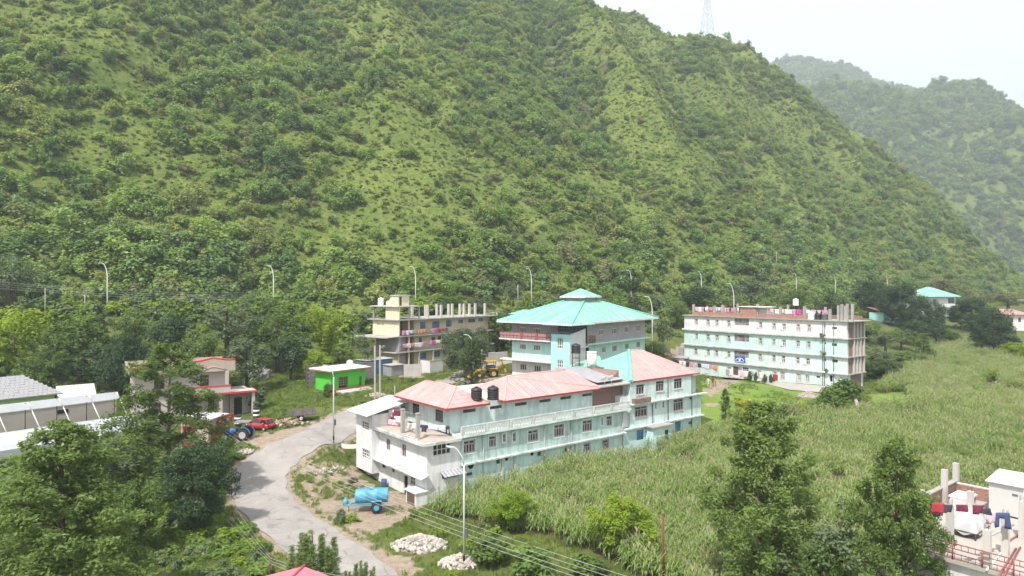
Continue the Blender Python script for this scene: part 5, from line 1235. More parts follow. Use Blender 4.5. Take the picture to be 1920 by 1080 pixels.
mb = MB(); mb.box(6.2, 14.2, -1.6, 0.88, b1-0.2, b1); LH.part('balcony_slab', mb, PINKW); mb = MB(); mb.box(6.15, 14.3, -1.72, -1.602, b1-0.22, b1+0.02); mb.box(14.202, 14.3, -1.6, 0.9, b1-0.22, b1+0.02); LH.part('red_edge', mb, REDP)
mb = MB(); mb.box(6.4, 11.0, -1.5, -1.38, b1+0.003, b1+0.85); o = LH.part('balcony_wall', mb, PINKW); mb = MB(); mb.box(6.35, 11.05, -1.56, -1.32, b1+0.853, b1+1.0); mb.build('red_coping', REDP, o)
for x, y, za, zb_ in ((10.6, -1.2, b1, b2-0.15), (9.8, -1.3, -0.5, b1-0.2), (13.9, -1.3, -0.5, b1-0.2), (6.5, -1.3, -0.5, b1-0.2)): mb = MB(); mb.box(x-0.2, x+0.2, y-0.2, y+0.2, za+0.003, zb_); LH.part('column', mb, PINKW)
mb = MB(); mb.box(11.2, 14.0, 0.0, 5, -0.5, b1-0.2); LH.part('side_room', mb, surf('stone_wall', (0.34, 0.30, 0.27), 0.95, 0.4, 5, 0.5, 6)); mb = MB(); mb.box(11.7, 12.7, -0.03, -0.002, -0.3, 2.2); LH.part('door', mb, DARK)

# ------------------------------------------------------------ roadside kiosk with red sign board
KS = Bld('roadside_kiosk', (-34.1, 75.5), 9.0, 3.1, 'low brick kiosk with red sign board next to the blue tractor', 'shop')
mb = MB(); mb.box(0, 3.0, 0, 3.4, -0.4, 3.1); KS.part('wall', mb, brick_mat('kiosk_brick', (0.40, 0.26, 0.22), (0.48, 0.40, 0.36), (0.45, 0.40, 0.36), 3.5))
KS.e.rotation_euler.z += 0  # front faces the road (+x side after the turn)
mb = MB(); mb.slab([(-0.4, -0.5, 3.25), (3.3, -0.5, 3.25), (3.3, 3.8, 3.3), (-0.4, 3.8, 3.3)], 0.13); KS.part('roof_slab', mb, CONC_L)
def text_mesh(txt, size, depth=0.01):
    c = bpy.data.curves.new('lettering', 'FONT'); c.body = txt; c.size = size; c.extrude = depth; c.align_x = 'CENTER'; c.align_y = 'CENTER'
    o = bpy.data.objects.new('lettering', c); COL.objects.link(o)
    bpy.context.view_layer.update()
    me = bpy.data.meshes.new_from_object(o.evaluated_get(bpy.context.evaluated_depsgraph_get()))
    bpy.data.objects.remove(o); return me
SIGN_RED = surf('sign_red', (0.62, 0.03, 0.06), 0.5, 0.06, 1, 0)
x0, zt = KS.fr(409.5, 783.5, -0.35); x1, _ = KS.fr(437, 775, -0.35)
mb = MB(); mb.box(x0, x1, -0.42, -0.33, zt-0.95, zt); sg = KS.part('sign_board', mb, SIGN_RED)
me = text_mesh('airtel', 0.75); me.materials.append(WHITEP)
t = link('lettering', me, sg, ((x0+x1)/2, -0.435, zt-0.45)); t.rotation_euler = (math.radians(90), 0, 0)
mb = MB(); mb.box(0.5, 2.8, -0.03, -0.003, 0, 2.2); KS.part('shutter', mb, surf('red_shutter', (0.33, 0.05, 0.06), 0.6, 0.15, 3, 0)); mb = MB(); mb.box(-0.04, -0.004, 1.6, 3.2, -0.2, 2.3); KS.part('red_panel', mb, MATS['red_shutter'])

# ------------------------------------------------------------ far left: green house, white sheet roof, wall, polyhouse
p = PD(100, 722, 92)
GH = Bld('green_house', (-61.6, 90.5), 38, 4.3, 'lime green house with grey slate hipped roof at left edge', 'house')
LIMEP = surf('pale_lime_wall', (0.40, 0.62, 0.22), 0.8, 0.06, 0.6, 0.1)
mb = MB(); block(mb, -14, 0, 0, 7, -0.5, 2.6, [(-11.8, -10.6, 0.6, 1.8)]); GH.part('wall', mb, LIMEP)
mb = MB(); mb.box(-13.2, -12.0, -0.04, -0.004, 0.5, 1.7); GH.part('shutter', mb, surf('brown_shutter', (0.22, 0.06, 0.04), 0.7, 0.1, 1, 0))
window(GH, (-11.8, -10.6, 0.6, 1.8), 0, False, 2, 1, 0, FRAME_D, GLASS, 0.06, joined=True)
SLATE = surf('slate', (0.30, 0.30, 0.315), 0.8, 0.2, 2.5, 0.2, 9, 0.4, (0.2, 0.2, 0.2), streak=False)
ez, rz_, yr_ = 2.5, 4.9, 3.6
mb = MB(); hip(mb, -14.6, 0.8, -0.7, 7.8, ez, (-11.2, yr_), (-2.6, yr_), rz_, 0.08); ro = GH.part('roof', mb, SLATE)
mb = MB(); mb.box(-0.24, 0.24, -0.26, 0.26, 0, 0.03); sme = mb.mesh('slate', SLATE)
sl = math.atan2(rz_-ez, yr_+0.7)
for j in range(9):
    f = (j+0.5)/9; yy = -0.7+f*(yr_+0.7); zz = ez+f*(rz_-ez)+0.02; xl, xr = -14.6+f*3.4, 0.8-f*3.4
    n = int((xr-xl)/0.52)
    for i in range(n):
        if i < n-26: continue
        o = link('slate', sme, ro, (xl+(i+0.5)*(xr-xl)/n, yy, zz+0.012*((i*7+j*3) % 3))); o.rotation_euler = (sl, 0, 0)
p = PD(145, 748, 90)
WS = Bld('white_sheet_shed', (-65.0, 90.5), 50, 4.6, 'small shed with plain white sloping sheet roof left of the beige house', 'shed')
xa, _ = WS.fr(109, 740); xb, _ = WS.fr(182, 740)
_, z_lo = WS.fr(145, 748); _, z_hi = WS.fr(145, 721, 2.6)
mb = MB(); mb.slab([(xa, 0, z_lo), (xb, 0, z_lo), (xb, 2.6, z_hi), (xa, 2.6, z_hi)], 0.06); WS.part('roof', mb, surf('cream_white_sheet', (0.54, 0.51, 0.48), 0.6, 0.03, 1, 0)); mb = MB(); mb.box(xa+0.2, xb-0.2, 0.3, 2.5, -0.6, z_lo-0.1); WS.part('wall', mb, PINKW)
BW = Bld('compound_wall', (-54.0, 89.0), 38, 3.6, 'plain beige compound wall behind the white polyhouse', 'wall')
mb = MB(); mb.box(-20, 1.5, 0, 0.3, -0.8, 2.4); BW.part('wall_face', mb, PINKW); mb = MB(); mb.box(-20, 1.6, -0.05, 0.35, 2.402, 2.5); BW.part('coping', mb, CONC_L); mb = MB(); mb.box(-5.5, -4.2, -0.04, -0.003, 1.5, 2.0); BW.part('vent', mb, DARK)
PH = Bld('polyhouse', (-50.4, 86.0), 38, 3.2, 'long white plastic polyhouse with raised strip on raking struts', 'polyhouse')
POLY = surf('white_polythene', (0.38, 0.395, 0.42), 0.4, 0.06, 0.8, 0.15, 3, 0.15, (0.5, 0.52, 0.55), spec=0.5)
_, zt = PH.fr(200, 737); _, zb_ = PH.fr(200, 749)
for k in range(5):
    mb = MB(); mb.slab([(-3.2*k-3.15, -0.4, zb_+0.0), (-3.2*k, -0.4, zb_+0.0), (-3.2*k, 0.2, zt), (-3.2*k-3.15, 0.2, zt)], 0.03); PH.part('strip_panel', mb, POLY)
    mb = MB(); mb.tube([(-3.2*k-0.1, 0.1, zt-0.1), (-3.2*k+1.0, -1.6, 0.3)], 0.06, 6); PH.part('strut', mb, WHITEP)
    mb = MB(); mb.tube([(-3.2*k-0.4, 0.1, -0.5), (-3.2*k-0.4, 0.1, zt-0.1)], 0.05, 6); PH.part('post', mb, IRON)
mb = MB(); n = 8
xs_ = [0.2-k*2.0 for k in range(11)]
for i, x in enumerate(xs_):
    sag = 0.12*math.sin(i*2.3)
    for j in range(n+1):
        a = j/n; mb.v.append((x, -5.2+3.4*a, 0.35+1.35*math.sin(a*math.pi*0.55)**0.8+sag*math.sin(a*math.pi)))
for i in range(10):
    for j in range(n): o = i*(n+1)+j; mb.f.append((o, o+1, o+n+2, o+n+1)); mb.m.append(0); mb.sm.append(True)
PH.part('tunnel_sheet', mb, POLY)
for x in xs_[::2]: mb = MB(); mb.tube([(x, -5.25+3.4*a/6, 0.36+1.37*math.sin(a/6*math.pi*0.55)**0.8) for a in range(7)], 0.04, 5); PH.part('hoop', mb, STEEL)
mb = MB(); mb.box(-19.8, 0.2, -5.3, -5.2, -0.6, 0.36); PH.part('side_sheet', mb, POLY)

# ------------------------------------------------------------ far right houses
FH = Bld('far_teal_house', (139, 226), 75, 8.4, 'far two storey house with teal hipped roof among dark trees', 'house')
mb = MB(); block(mb, 0, 13, 0, 9, -1, 9.6, [(3.2, 4.6, 7.2, 8.8), (9.6, 12.2, 7.4, 9.2), (6.5, 8, 3.4, 5.4), (9.2, 10.4, 3.4, 5.2)]); FH.part('wall', mb, GREY_W)
for r in [(3.2, 4.6, 7.2, 8.8), (9.6, 12.2, 7.4, 9.2), (6.5, 8, 3.4, 5.4), (9.2, 10.4, 3.4, 5.2)]: window(FH, r, 0, False, 2, 1, 0, FRAME_D, GLASS, 0.07, joined=True)
mb = MB(); hip(mb, -1.2, 14.2, -1.2, 10, 9.7, (5.2, 4.5), (6.8, 4.5), 13.0); FH.part('roof', mb, TEALROOF)
for z in (3.0, 6.2): mb = MB(); mb.box(5.5, 13.3, -1.6, -0.003, z-0.2, z); FH.part('balcony_slab', mb, LEDGE); railing(FH, [(5.6, -1.5, z), (13.2, -1.5, z)], 1.0, STEEL, 12, t=0.03)
mb = MB(); mb.box(-3.5, -0.02, 0.5, 6, -1, 9.9); FH.part('annex', mb, GREY_W); mb = MB(); mb.box(-3.0, -1.6, 1, 2.4, 9.903, 11.4); FH.part('roof_room', mb, WHITE_W)
HT = Bld('mint_hut', (110.5, 200), 70, gz(113, 202)-0.3, 'small mint hut with rust red roof between dark trees', 'hut')
mb = MB(); block(mb, 0, 6.5, 0, 5, -1, 3.2, [(3.2, 4.4, 1.0, 2.2)]); HT.part('wall', mb, MINT_B); window(HT, (3.2, 4.4, 1.0, 2.2), 0, False, 2, 1, 0, FRAME_D, GLASS, 0.07, joined=True); mb = MB(); mb.slab([(-0.5, -0.7, 3.2), (7, -0.7, 3.2), (7, 5.4, 4.8), (-0.5, 5.4, 4.8)], 0.08); HT.part('roof', mb, surf('rust_roof', (0.30, 0.13, 0.10), 0.8, 0.2, 1, 0.1))
RH = Bld('white_house', (150, 205), 80, gz(153, 206)-0.2, 'white house with pale red roof at right edge', 'house')
mb = MB(); block(mb, 0, 9, 0, 6, -1, 5.0, [(2.4, 3.4, 2.8, 4.2), (5.2, 6.2, 2.8, 4.2)]); RH.part('wall', mb, WHITE_W)
for r in [(2.4, 3.4, 2.8, 4.2), (5.2, 6.2, 2.8, 4.2)]: window(RH, r, 0, False, 2, 1, 0, FRAME_D, GLASS, 0.07, joined=True)
mb = MB(); mb.slab([(-0.6, -0.8, 5.1), (9.6, -0.8, 5.1), (9.6, 6.6, 6.6), (-0.6, 6.6, 6.6)], 0.08); RH.part('roof', mb, sheet_roof_mat('pale_red_roof', (0.45, 0.24, 0.22), 'x', 0.4))
RW = Bld('boundary_wall', (146, 188), 80, gz(148, 188)-0.2, 'dark stone boundary wall below the white house at right edge', 'wall'); mb = MB(); mb.box(0, 14, 0, 0.4, -0.6, 1.6); RW.part('wall_face', mb, surf('dark_stone', (0.20, 0.17, 0.16), 0.95, 0.35, 3, 0.4)); mb = MB(); mb.box(0, 14, -0.05, 0.45, 1.602, 1.7); RW.part('coping', mb, CONC_L)

# ------------------------------------------------------------ roof terrace at bottom right
ROOFZ = 6.0
p = PZ(1794, 929, ROOFZ)
RB = Bld('terrace_building', (p.x, p.y), 51.5, 0.0, 'white flat roofed building with bare concrete columns at bottom right', 'building')
LT, DT = -13.3, -15.5
mb = MB(); block(mb, LT+0.3, 0, DT, 0, -0.3, ROOFZ-0.2); RB.part('wall', mb, GREY_W)
mb = MB(); mb.box(LT, 0.2, DT, 0.3, ROOFZ-0.2, ROOFZ); RB.part('roof_slab', mb, surf('terrace_white', (0.36, 0.335, 0.31), 0.9, 0.12, 0.5, 0.1, 8, 0.25, (0.42, 0.36, 0.31), streak=False))
xl, _ = RB.tp(1749, 950, ROOFZ)
xl = -6.2
mb = MB(); mb.box(xl, 0.0, 0.06, 0.29, ROOFZ+0.002, ROOFZ+0.95); p1 = RB.part('brick_parapet', mb, BRICK_OLD); mb = MB(); mb.box(xl, 0.3, 0.0, 0.35, ROOFZ+0.953, ROOFZ+1.05); mb.build('coping', CONC, p1)
mb = MB(); mb.box(-0.05, 0.19, DT, 0.0, ROOFZ+0.002, ROOFZ+0.85); p2 = RB.part('brick_parapet', mb, BRICK_RED); mb = MB(); mb.box(-0.1, 0.25, DT, -0.003, ROOFZ+0.853, ROOFZ+0.93); mb.build('coping', CONC_L, p2)
# real bricks on the parapet faces seen from the road
bm_ = MB(); bm_.box(0, 0.36, -0.025, 0, 0, 0.13); bm1 = bm_.mesh('brick', BRICK_OLD); bm_ = MB(); bm_.box(-0.025, 0, 0, 0.36, 0, 0.13); bm2 = bm_.mesh('brick', BRICK_RED)
for j in range(5):
    for i in range(14):
        x = xl+0.05+i*0.43+(j % 2)*0.2
        if x+0.36 < 0: link('brick', bm1, p1, (x, 0.06, ROOFZ+0.06+j*0.175))
    for i in range(14):
        y = -0.45-i*0.43-(j % 2)*0.2
        if j < 5: link('brick', bm2, p2, (-0.05, y, ROOFZ+0.05+j*0.16))
def terr(px, py, z=ROOFZ): return RB.tp(px, py, z)
for px, pt, pb in ((1781, 947, 1018), (1819, 921, 977), (1851, 993, 1064), (1885, 967, 1040), (1917, 940, 1010), (1771, 880, 942), (1792.5, 868, 925), (1727, 918, 956)):
    x, y = terr(px, pb); _, zt = RB.fr(px, pt, y); mb = MB(); mb.box(x-0.17, x+0.17, y-0.17, y+0.17, ROOFZ+0.002, zt); c = RB.part('column', mb, CONC_L)
    mb = MB()
    for a, b_ in ((-.1, -.1), (.1, -.1), (.1, .1), (-.1, .1)): mb.tube([(x+a, y+b_, zt-0.02), (x+a*1.1, y+b_, zt+0.35)], 0.012, 4)
    mb.build('rebar', IRON, c)
mb = MB()
for r in (0.08, 0.36, 0.62, 0.9): mb.tube([(LT+0.05, 0.1, ROOFZ+r), (LT+0.05, DT, ROOFZ+r)], 0.03, 5)
for k in range(12): mb.tube([(LT+0.05, 0.1-k*1.4, ROOFZ), (LT+0.05, 0.1-k*1.4, ROOFZ+0.95)], 0.04, 5)
for k in range(48): mb.tube([(LT+0.05, 0.1-k*0.33, ROOFZ+0.62), (LT+0.05, 0.1-k*0.33, ROOFZ+0.9)], 0.016, 4); mb.tube([(LT+0.05, 0.1-k*0.33, ROOFZ+0.08), (LT+0.05, 0.1-k*0.33, ROOFZ+0.36)], 0.016, 4)
RB.part('railing', mb, RAILRED)
railing(RB, [(xl-0.1, 0.15, ROOFZ), (LT+0.05, 0.15, ROOFZ)], 0.9, RAILRED, 24, rails=(0.08, 0.4, 0.7, 1.0), t=0.03)
# white metal cabin on the terrace
x, y = terr(1854, 962); x2, y2 = terr(1896, 973)
CB = Bld('metal_cabin', tuple(RB.w(x, y).xy), 141.5, ROOFZ, 'white metal cabin standing on the roof terrace at right edge', 'cabin')
lw = 4.6
mb = MB(); mb.box(0, lw, 0, 2.4, 0.12, 2.15); CB.part('wall', mb, surf('cabin_white', (0.52, 0.52, 0.51), 0.5, 0.04, 1, 0, 8, 0.12, (0.4, 0.38, 0.36)))
mb = MB(); mb.slab([(-0.15, -0.2, 2.2), (lw+0.15, -0.2, 2.2), (lw+0.15, 2.6, 2.5), (-0.15, 2.6, 2.5)], 0.06); CB.part('roof', mb, WHITEROOF)
mb = MB(); mb.box(1.9, 2.9, -0.035, -0.003, 0.2, 2.05); d = CB.part('door', mb, WHITEP); mb = MB(); mb.box(2.35, 2.38, -0.05, -0.037, 0.25, 2.0); mb.box(1.95, 2.85, -0.05, -0.037, 1.08, 1.12); mb.build('door_seam', GREYP, d); mb = MB(); mb.box(1.3, 1.6, -0.04, -0.003, 1.5, 1.6); CB.part('vent', mb, GREYP)
for k in (0.1, lw-0.1): mb = MB(); mb.box(k-0.08, k+0.08, 0.1, 2.3, 0.004, 0.118); CB.part('skid', mb, GREYP)
# rope bed under white plastic sheet
x, y = terr(1815, 1000); w_ = RB.w(x, y)
CBD = Bld('covered_bed', tuple(w_.xy), 51.5, ROOFZ, 'rope bed heaped under white plastic sheet on the terrace', 'bed')
mb = MB(); NX, NY = 14, 10
for i in range(NX+1):
    for j in range(NY+1):
        a, b_ = i/NX*2-1, j/NY*2-1; e = max(abs(a), abs(b_)); hgt = 0.52+1.05*max(0, 1-e**2.4)*(0.75+0.25*math.sin(5*a+2*b_))+0.09*math.sin(9*a+7*b_)
        mb.v.append((a*1.15, b_*0.8, hgt if e < 0.99 else 0.30+0.1*math.sin(7*a+5*b_)))
for i in range(NX):
    for j in range(NY): o = i*(NY+1)+j; mb.f.append((o, o+NY+1, o+NY+2, o+1)); mb.m.append(0); mb.sm.append(True)
CBD.part('plastic_sheet', mb, surf('white_tarp', (0.40, 0.41, 0.43), 0.3, 0.04, 2, 0.3, 5, spec=0.5))
mb = MB()
for y in (-0.78, 0.78): mb.tube([(-1.15, y, 0.40), (1.15, y, 0.40)], 0.04, 6)
for x in (-1.12, 1.12): mb.tube([(x, -0.8, 0.40), (x, 0.8, 0.40)], 0.04, 6)
CBD.part('bed_frame', mb, IRON)
for x in (-1.08, 1.08):
    for y in (-0.72, 0.72): mb = MB(); mb.cyl((x, y, 0.004), (x, y, 0.44), 0.045, 0.045, 6); CBD.part('leg', mb, IRON)
# block of white water trough and pipes on the terrace
x, y = terr(1806, 950)
WT_ = Bld('washing_slab', tuple(RB.w(x, y).xy), 51.5, ROOFZ, 'low white washing table next to brick parapet on terrace', 'table')
mb = MB(); mb.box(-0.9, 0.9, -0.6, 0.6, 0.72, 0.82); WT_.part('top', mb, WHITE_W)
for sx in (-0.8, 0.8): mb = MB(); mb.box(sx-0.08, sx+0.08, -0.5, 0.5, 0.003, 0.718); WT_.part('support', mb, GREY_W)
for k, (pa, pb, m, lab) in enumerate((((1872, 1083), (1905, 1030), RAILRED, 'long red pipe lying across the terrace, left of the pair'), ((1882, 1083), (1913, 1028), RAILRED, 'long red pipe lying across the terrace, right of the pair'), ((1850, 1070), (1884, 1030), WHITEP, 'white pipe lying beside a concrete column on terrace'), ((1887, 1019), (1920, 998), RAILRED, 'red beam lying near the metal cabin on terrace'), ((1858, 1005), (1900, 985), STEEL, 'grey metal rod lying in front of the metal cabin'))):
    a = RB.w(*terr(*pa), ROOFZ+0.05); c = RB.w(*terr(*pb), ROOFZ+0.05); mb = MB(); mb.tube([a, c], 0.055, 6); tag(mb.build('pipe', m), lab, 'pipe')
# pink corrugated roof at the bottom edge
pr = PZ(570, 1062, 3.2)
PR = Bld('pink_shed', (pr.x, pr.y), 8.0, 0.0, 'shed with bright pink corrugated roof at bottom edge', 'shed')
mb = MB(); n = 24
for k in range(n):
    xx0, xx1 = -4.8+k*0.2, -4.8+(k+1)*0.2; xm = (xx0+xx1)/2
    for sg_ in (-1, 1):
        ya, za = sg_*2.5, 2.45; vs = [(xx0, ya, za), (xm, ya, za+0.05), (xx1, ya, za), (xx0, 0, 3.2), (xm, 0, 3.25), (xx1, 0, 3.2)]
        mb.add(vs, [(0, 1, 4, 3), (1, 2, 5, 4)] if sg_ < 0 else [(1, 0, 3, 4), (2, 1, 4, 5)])
PR.part('roof', mb, surf('bright_pink_sheet', (0.60, 0.14, 0.19), 0.5, 0.1, 1, 0)); mb = MB(); mb.tube([(-4.8, 0, 3.25), (0.05, 0, 3.25)], 0.09, 6); PR.part('ridge_cap', mb, MATS['bright_pink_sheet']); mb = MB(); mb.box(-4.6, -0.25, -2.2, 2.2, -0.3, 2.4); PR.part('wall', mb, GREY_W)

# ------------------------------------------------------------ walls and fences round the yards
SW_ = Bld('stone_retaining_wall', (-32.5, 106.5), 62, 5.4, 'dark dry stone retaining wall behind the green shop', 'wall')
mb = MB(); mb.box(0, 11, 0.12, 1.0, -0.8, 3.2); core = SW_.part('wall_core', mb, surf('wall_core', (0.10, 0.095, 0.09), 0.95, 0.3, 3, 0.3))
STONE = surf('dark_stones', (0.17, 0.165, 0.16), 0.95, 0.35, 4, 0.5, 7)
rs = random.Random(3); smeshes = []
for v in range(4):
    mb = MB(); rr = random.Random(v); vs = [Vector((x*0.24*(1+0.25*rr.random()), y*0.16, z*0.14*(1+0.25*rr.random()))) for z in (-1, 1) for x, y in ((-1, -1), (1, -1), (1, 1), (-1, 1))]
    vs = [p+Vector((rr.uniform(-.04, .04), rr.uniform(-.04, .04), rr.uniform(-.03, .03))) for p in vs]; mb.add(vs, [(0, 3, 2, 1), (4, 5, 6, 7), (0, 1, 5, 4), (1, 2, 6, 5), (2, 3, 7, 6), (3, 0, 4, 7)]); smeshes.append(mb.mesh('stone', STONE))
for j in range(9):
    for i in range(21):
        o = link('stone', smeshes[rs.randrange(4)], core, (0.3+i*0.51+(j % 2)*0.25, 0.1, 0.2+j*0.33)); o.rotation_euler = (0, rs.uniform(-.15, .15), rs.uniform(-.1, .1))
FN = [((757, 700), (790, 699), 'corrugated grey sheet fence in front of the cream building', 2.4), ((838, 694), (856, 690), 'pale sheet fence panel right of the white block wall', 2.0)]
for (pa, pb, lab, h) in FN:
    a = PZ(pa[0], pa[1]+6, 5.8); b_ = PZ(pb[0], pb[1]+6, 5.8); hd = math.degrees(math.atan2(b_.x-a.x, b_.y-a.y)); L = (b_-a).length
    f = Bld('sheet_fence', (a.x, a.y), hd, 5.5, lab, 'fence'); n = max(3, int(L/0.9))
    mb = MB(); mb.box(-0.02, 0.02+0.88*L/n/0.9, -0.03, 0.0, 0, h); 
    for k in range(n): mb = MB(); w2 = L/n; [mb.add([(k*w2+i*w2/6, 0.02*(i % 2), 0), (k*w2+(i+1)*w2/6-0.002, 0.02*((i+1) % 2), 0), (k*w2+(i+1)*w2/6-0.002, 0.02*((i+1) % 2), h), (k*w2+i*w2/6, 0.02*(i % 2), h)], [(0, 1, 2, 3)]) for i in range(6)]; f.part('sheet', mb, surf('fence_sheet', (0.46, 0.44, 0.43), 0.7, 0.15, 1, 0, 8, 0.3, (0.25, 0.22, 0.2)))
    for k in range(n+1): mb = MB(); mb.tube([(k*L/n, 0.05, -0.3), (k*L/n, 0.05, h+0.1)], 0.04, 5); f.part('post', mb, IRON)
a = PZ(806, 702, 5.9); KB = Bld('block_room', (a.x, a.y), 39, 5.5, 'small roofless white block room in front of the cream building', 'room')
mb = MB(); mb.box(0, 3.2, 0, 0.2, -0.2, 2.7); mb.box(0, 0.2, 0.2, 2.4, -0.2, 2.7); mb.box(3.0, 3.2, 0.2, 2.4, -0.2, 2.5); KB.part('wall', mb, GREY_W); mb = MB(); mb.box(-0.05, 3.25, -0.05, 0.25, 2.703, 2.8); KB.part('coping', mb, CONC)
a = PD(910, 672, 132); GWl = Bld('grey_wall', (a.x, a.y), 60, gz(a.x, a.y)-0.2, 'grey concrete wall behind the yellow digger', 'wall'); mb = MB(); mb.box(-3, 5.0, 0, 0.25, -0.5, 2.2); GWl.part('wall_face', mb, CONC); mb = MB(); mb.box(-3, 5.0, -0.03, 0.28, 2.203, 2.28); GWl.part('coping', mb, CONC_L)
LW = Bld('field_wall', tuple(PZ(1611, 776, 2.5).xy), 25, 2.2, 'low pale wall end beside the lawn hedge at field edge', 'wall')
mb = MB(); mb.box(0, 9, 0, 0.35, -0.8, 1.3); LW.part('wall_face', mb, CONC_L); mb = MB(); mb.box(-0.02, 9.02, -0.03, 0.38, 1.303, 1.38); LW.part('coping', mb, CONC)
PD_ = [WB.w(20.5, -1.0), WB.w(33.5, -0.8), WB.w(35, -7.5), WB.w(29, -9.5), WB.w(21, -5.5)]
mb = MB(); mb.poly([(p.x, p.y, gz(p.x, p.y)+0.12) for p in PD_][::1]); pv = mb.build('pavement', surf('concrete_pad', (0.36, 0.335, 0.315), 0.95, 0.12, 0.6, 0.2, 8, 0.3, (0.25, 0.23, 0.21), streak=False)); tag(pv, kind='structure')
# ------------------------------------------------------------ water tanks, dishes
def tank(name, loc, r, h, m, label, group=None, ribs=4, stand=0.0, lid=True, cat='water tank'):
    e = empty(name, loc, 0, label, cat, group)
    pr = [(r*0.94, 0), (r, 0.04)]
    for k in range(ribs): z = h*(0.08+0.68*k/ribs); w = h*0.68/ribs; pr += [(r, z+w*0.15), (r*0.95, z+w*0.3), (r*0.95, z+w*0.7), (r, z+w*0.85)]
    pr += [(r, h*0.8), (r*0.8, h*0.92), (r*0.35, h*0.97)]
    mb = MB(); mb.lathe([(a, b+stand) for a, b in pr], 16); mb.build('tank_body', m, e)
    if lid: mb = MB(); mb.lathe([(r*0.34, h*0.965+stand), (r*0.36, h*1.02+stand), (r*0.2, h*1.04+stand)], 12); mb.build('lid', m, e)
    if stand:
        for a, b in ((-1, -1), (1, -1), (1, 1), (-1, 1)): mb = MB(); mb.tube([(a*r*0.75, b*r*0.75, 0), (a*r*0.7, b*r*0.7, stand)], 0.04, 5); mb.build('stand_leg', IRON, e)
        mb = MB(); mb.lathe([(r*1.05, stand-0.06), (r*1.05, stand)], 12); mb.build('stand_top', IRON, e)
        mb = MB()
        for z in (stand*0.3, stand*0.65):
            for (a, b), (c, d) in (((-1, -1), (1, -1)), ((1, -1), (1, 1)), ((1, 1), (-1, 1)), ((-1, 1), (-1, -1))): mb.tube([(a*r*.73, b*r*.73, z), (c*r*.73, d*r*.73, z)], 0.025, 4)
        mb.build('brace', IRON, e)
    return e
def lbt(px, py, z): x, y = LB.tp(px, py, z); return LB.w(x, y, z)
zt = ZE+0.28
tank('water_tank', lbt(893.5, 750, zt), 0.6, 1.35, BLACKP, 'round black water tank on pink roofs, left of the pair'); tank('water_tank', lbt(924.5, 749, zt), 0.62, 1.42, BLACKP, 'round black water tank on pink roofs, right of the pair')
tank('water_tank', LB.w(27.2, 7.4, 10.5+Zb), 0.62, 1.2, BLACKP, 'black water tank on tall iron stand above the grey lean-to', stand=2.0)
wt = empty('water_cooler_tank', LB.w(28.6, 5.9, 10.35+Zb), LB.rz, 'boxy white water tank on short stand beside the teal roof', 'water tank')
mb = MB(); mb.lathe([(0.62, 0.7), (0.66, 0.75), (0.66, 2.1), (0.5, 2.25)], 14); mb.build('tank_body', surf('off_white_plastic', (0.72, 0.68, 0.62), 0.6, 0.05, 1, 0), wt); mb = MB(); mb.lathe([(0.7, 2.251), (0.7, 2.33)], 14); mb.build('lid', WHITEP, wt)
for a, b in ((-.4, -.4), (.4, -.4), (.4, .4), (-.4, .4)): mb = MB(); mb.tube([(a, b, -0.3), (a, b, 0.7)], 0.04, 5); mb.build('stand_leg', IRON, wt)
def dish(loc, label, r=0.4, az=math.radians(215)):
    e = empty('satellite_dish', loc, az, label, 'satellite dish'); mb = MB(); n = 14
    D = Matrix.Rotation(math.radians(50), 3, 'X')
    for j, (rr, zz) in enumerate(((0.02, 0), (r*.5, .05), (r*.85, .14), (r, .2))):
        for k in range(n): a = 2*math.pi*k/n; mb.v.append(tuple(D @ Vector((rr*math.cos(a), rr*math.sin(a), zz))+Vector((0, 0, 0.75))))
    for j in range(3):
        for k in range(n): mb.f.append((j*n+k, j*n+(k+1) % n, (j+1)*n+(k+1) % n, (j+1)*n+k)); mb.m.append(0); mb.sm.append(True)
    mb.build('reflector', WHITEP, e); mb = MB(); mb.tube([(0, 0, 0), (0, 0, 0.75)], 0.03, 5); mb.build('mast', STEEL, e); mb = MB(); mb.tube([D @ Vector((0, 0, 0))+Vector((0, 0, .75)), D @ Vector((0, 0.05, 0.5))+Vector((0, 0, .75))], 0.02, 4); mb.build('feed_arm', STEEL, e)
    return e
for px, lab in ((1134, 'white satellite dish over the brick bay, left of two'), (1146.5, 'white satellite dish over the brick bay, right of two')):
    x, _ = LB.fr(px, 720, 0.4); dish(LB.w(x, 0.4, ZE+0.12), lab, 0.45)
def wbp(px, y): x, _ = WB.fr(px, 598, y); return x
zw = LEV[4]-3.4
tank('water_tank', WB.w(wbp(1521, .9), 0.9, zw), 0.62, 1.5, WHITEP, 'tall white water tank at roof edge of the four storey building'); tank('water_tank', WB.w(wbp(1534, .9), 0.9, zw), 0.6, 1.15, BLACKP, 'black water tank on four storey roof beside the white tank'); tank('water_tank', WB.w(wbp(1547.5, .9), 0.9, zw), 0.6, 1.15, GREYP, 'dark grey water tank on four storey roof, right of the black one')
tank('water_tank', G(1291, 688)+Vector((0, 0, 0.0)), 0.75, 1.5, GREYP, 'dark grey water tank on the ground at left end of four storey building')
tank('water_tank', YBd.w(1.2, 6.6, A4), 0.6, 1.5, WHITEP, 'white water tank on top slab of the cream building'); tank('water_tank', YBd.w(1.9, 5.2, A4), 0.55, 1.5, BLACKP, 'black water tank beside the white tank on cream building')
tank('water_tank', GS.w(4.9, 1.7, 3.25), 0.5, 1.0, WHITEP, 'small white water tank on roof of the green shop'); tank('water_tank', LH.w(0.9, 1.6, 6.12), 0.6, 1.05, BLACKP, 'black water tank on roof corner of the beige house')
tank('water_tank', FH.w(-2.2, 3.6, 9.9), 0.7, 1.6, BLACKP, 'black water tank beside the far teal roof')
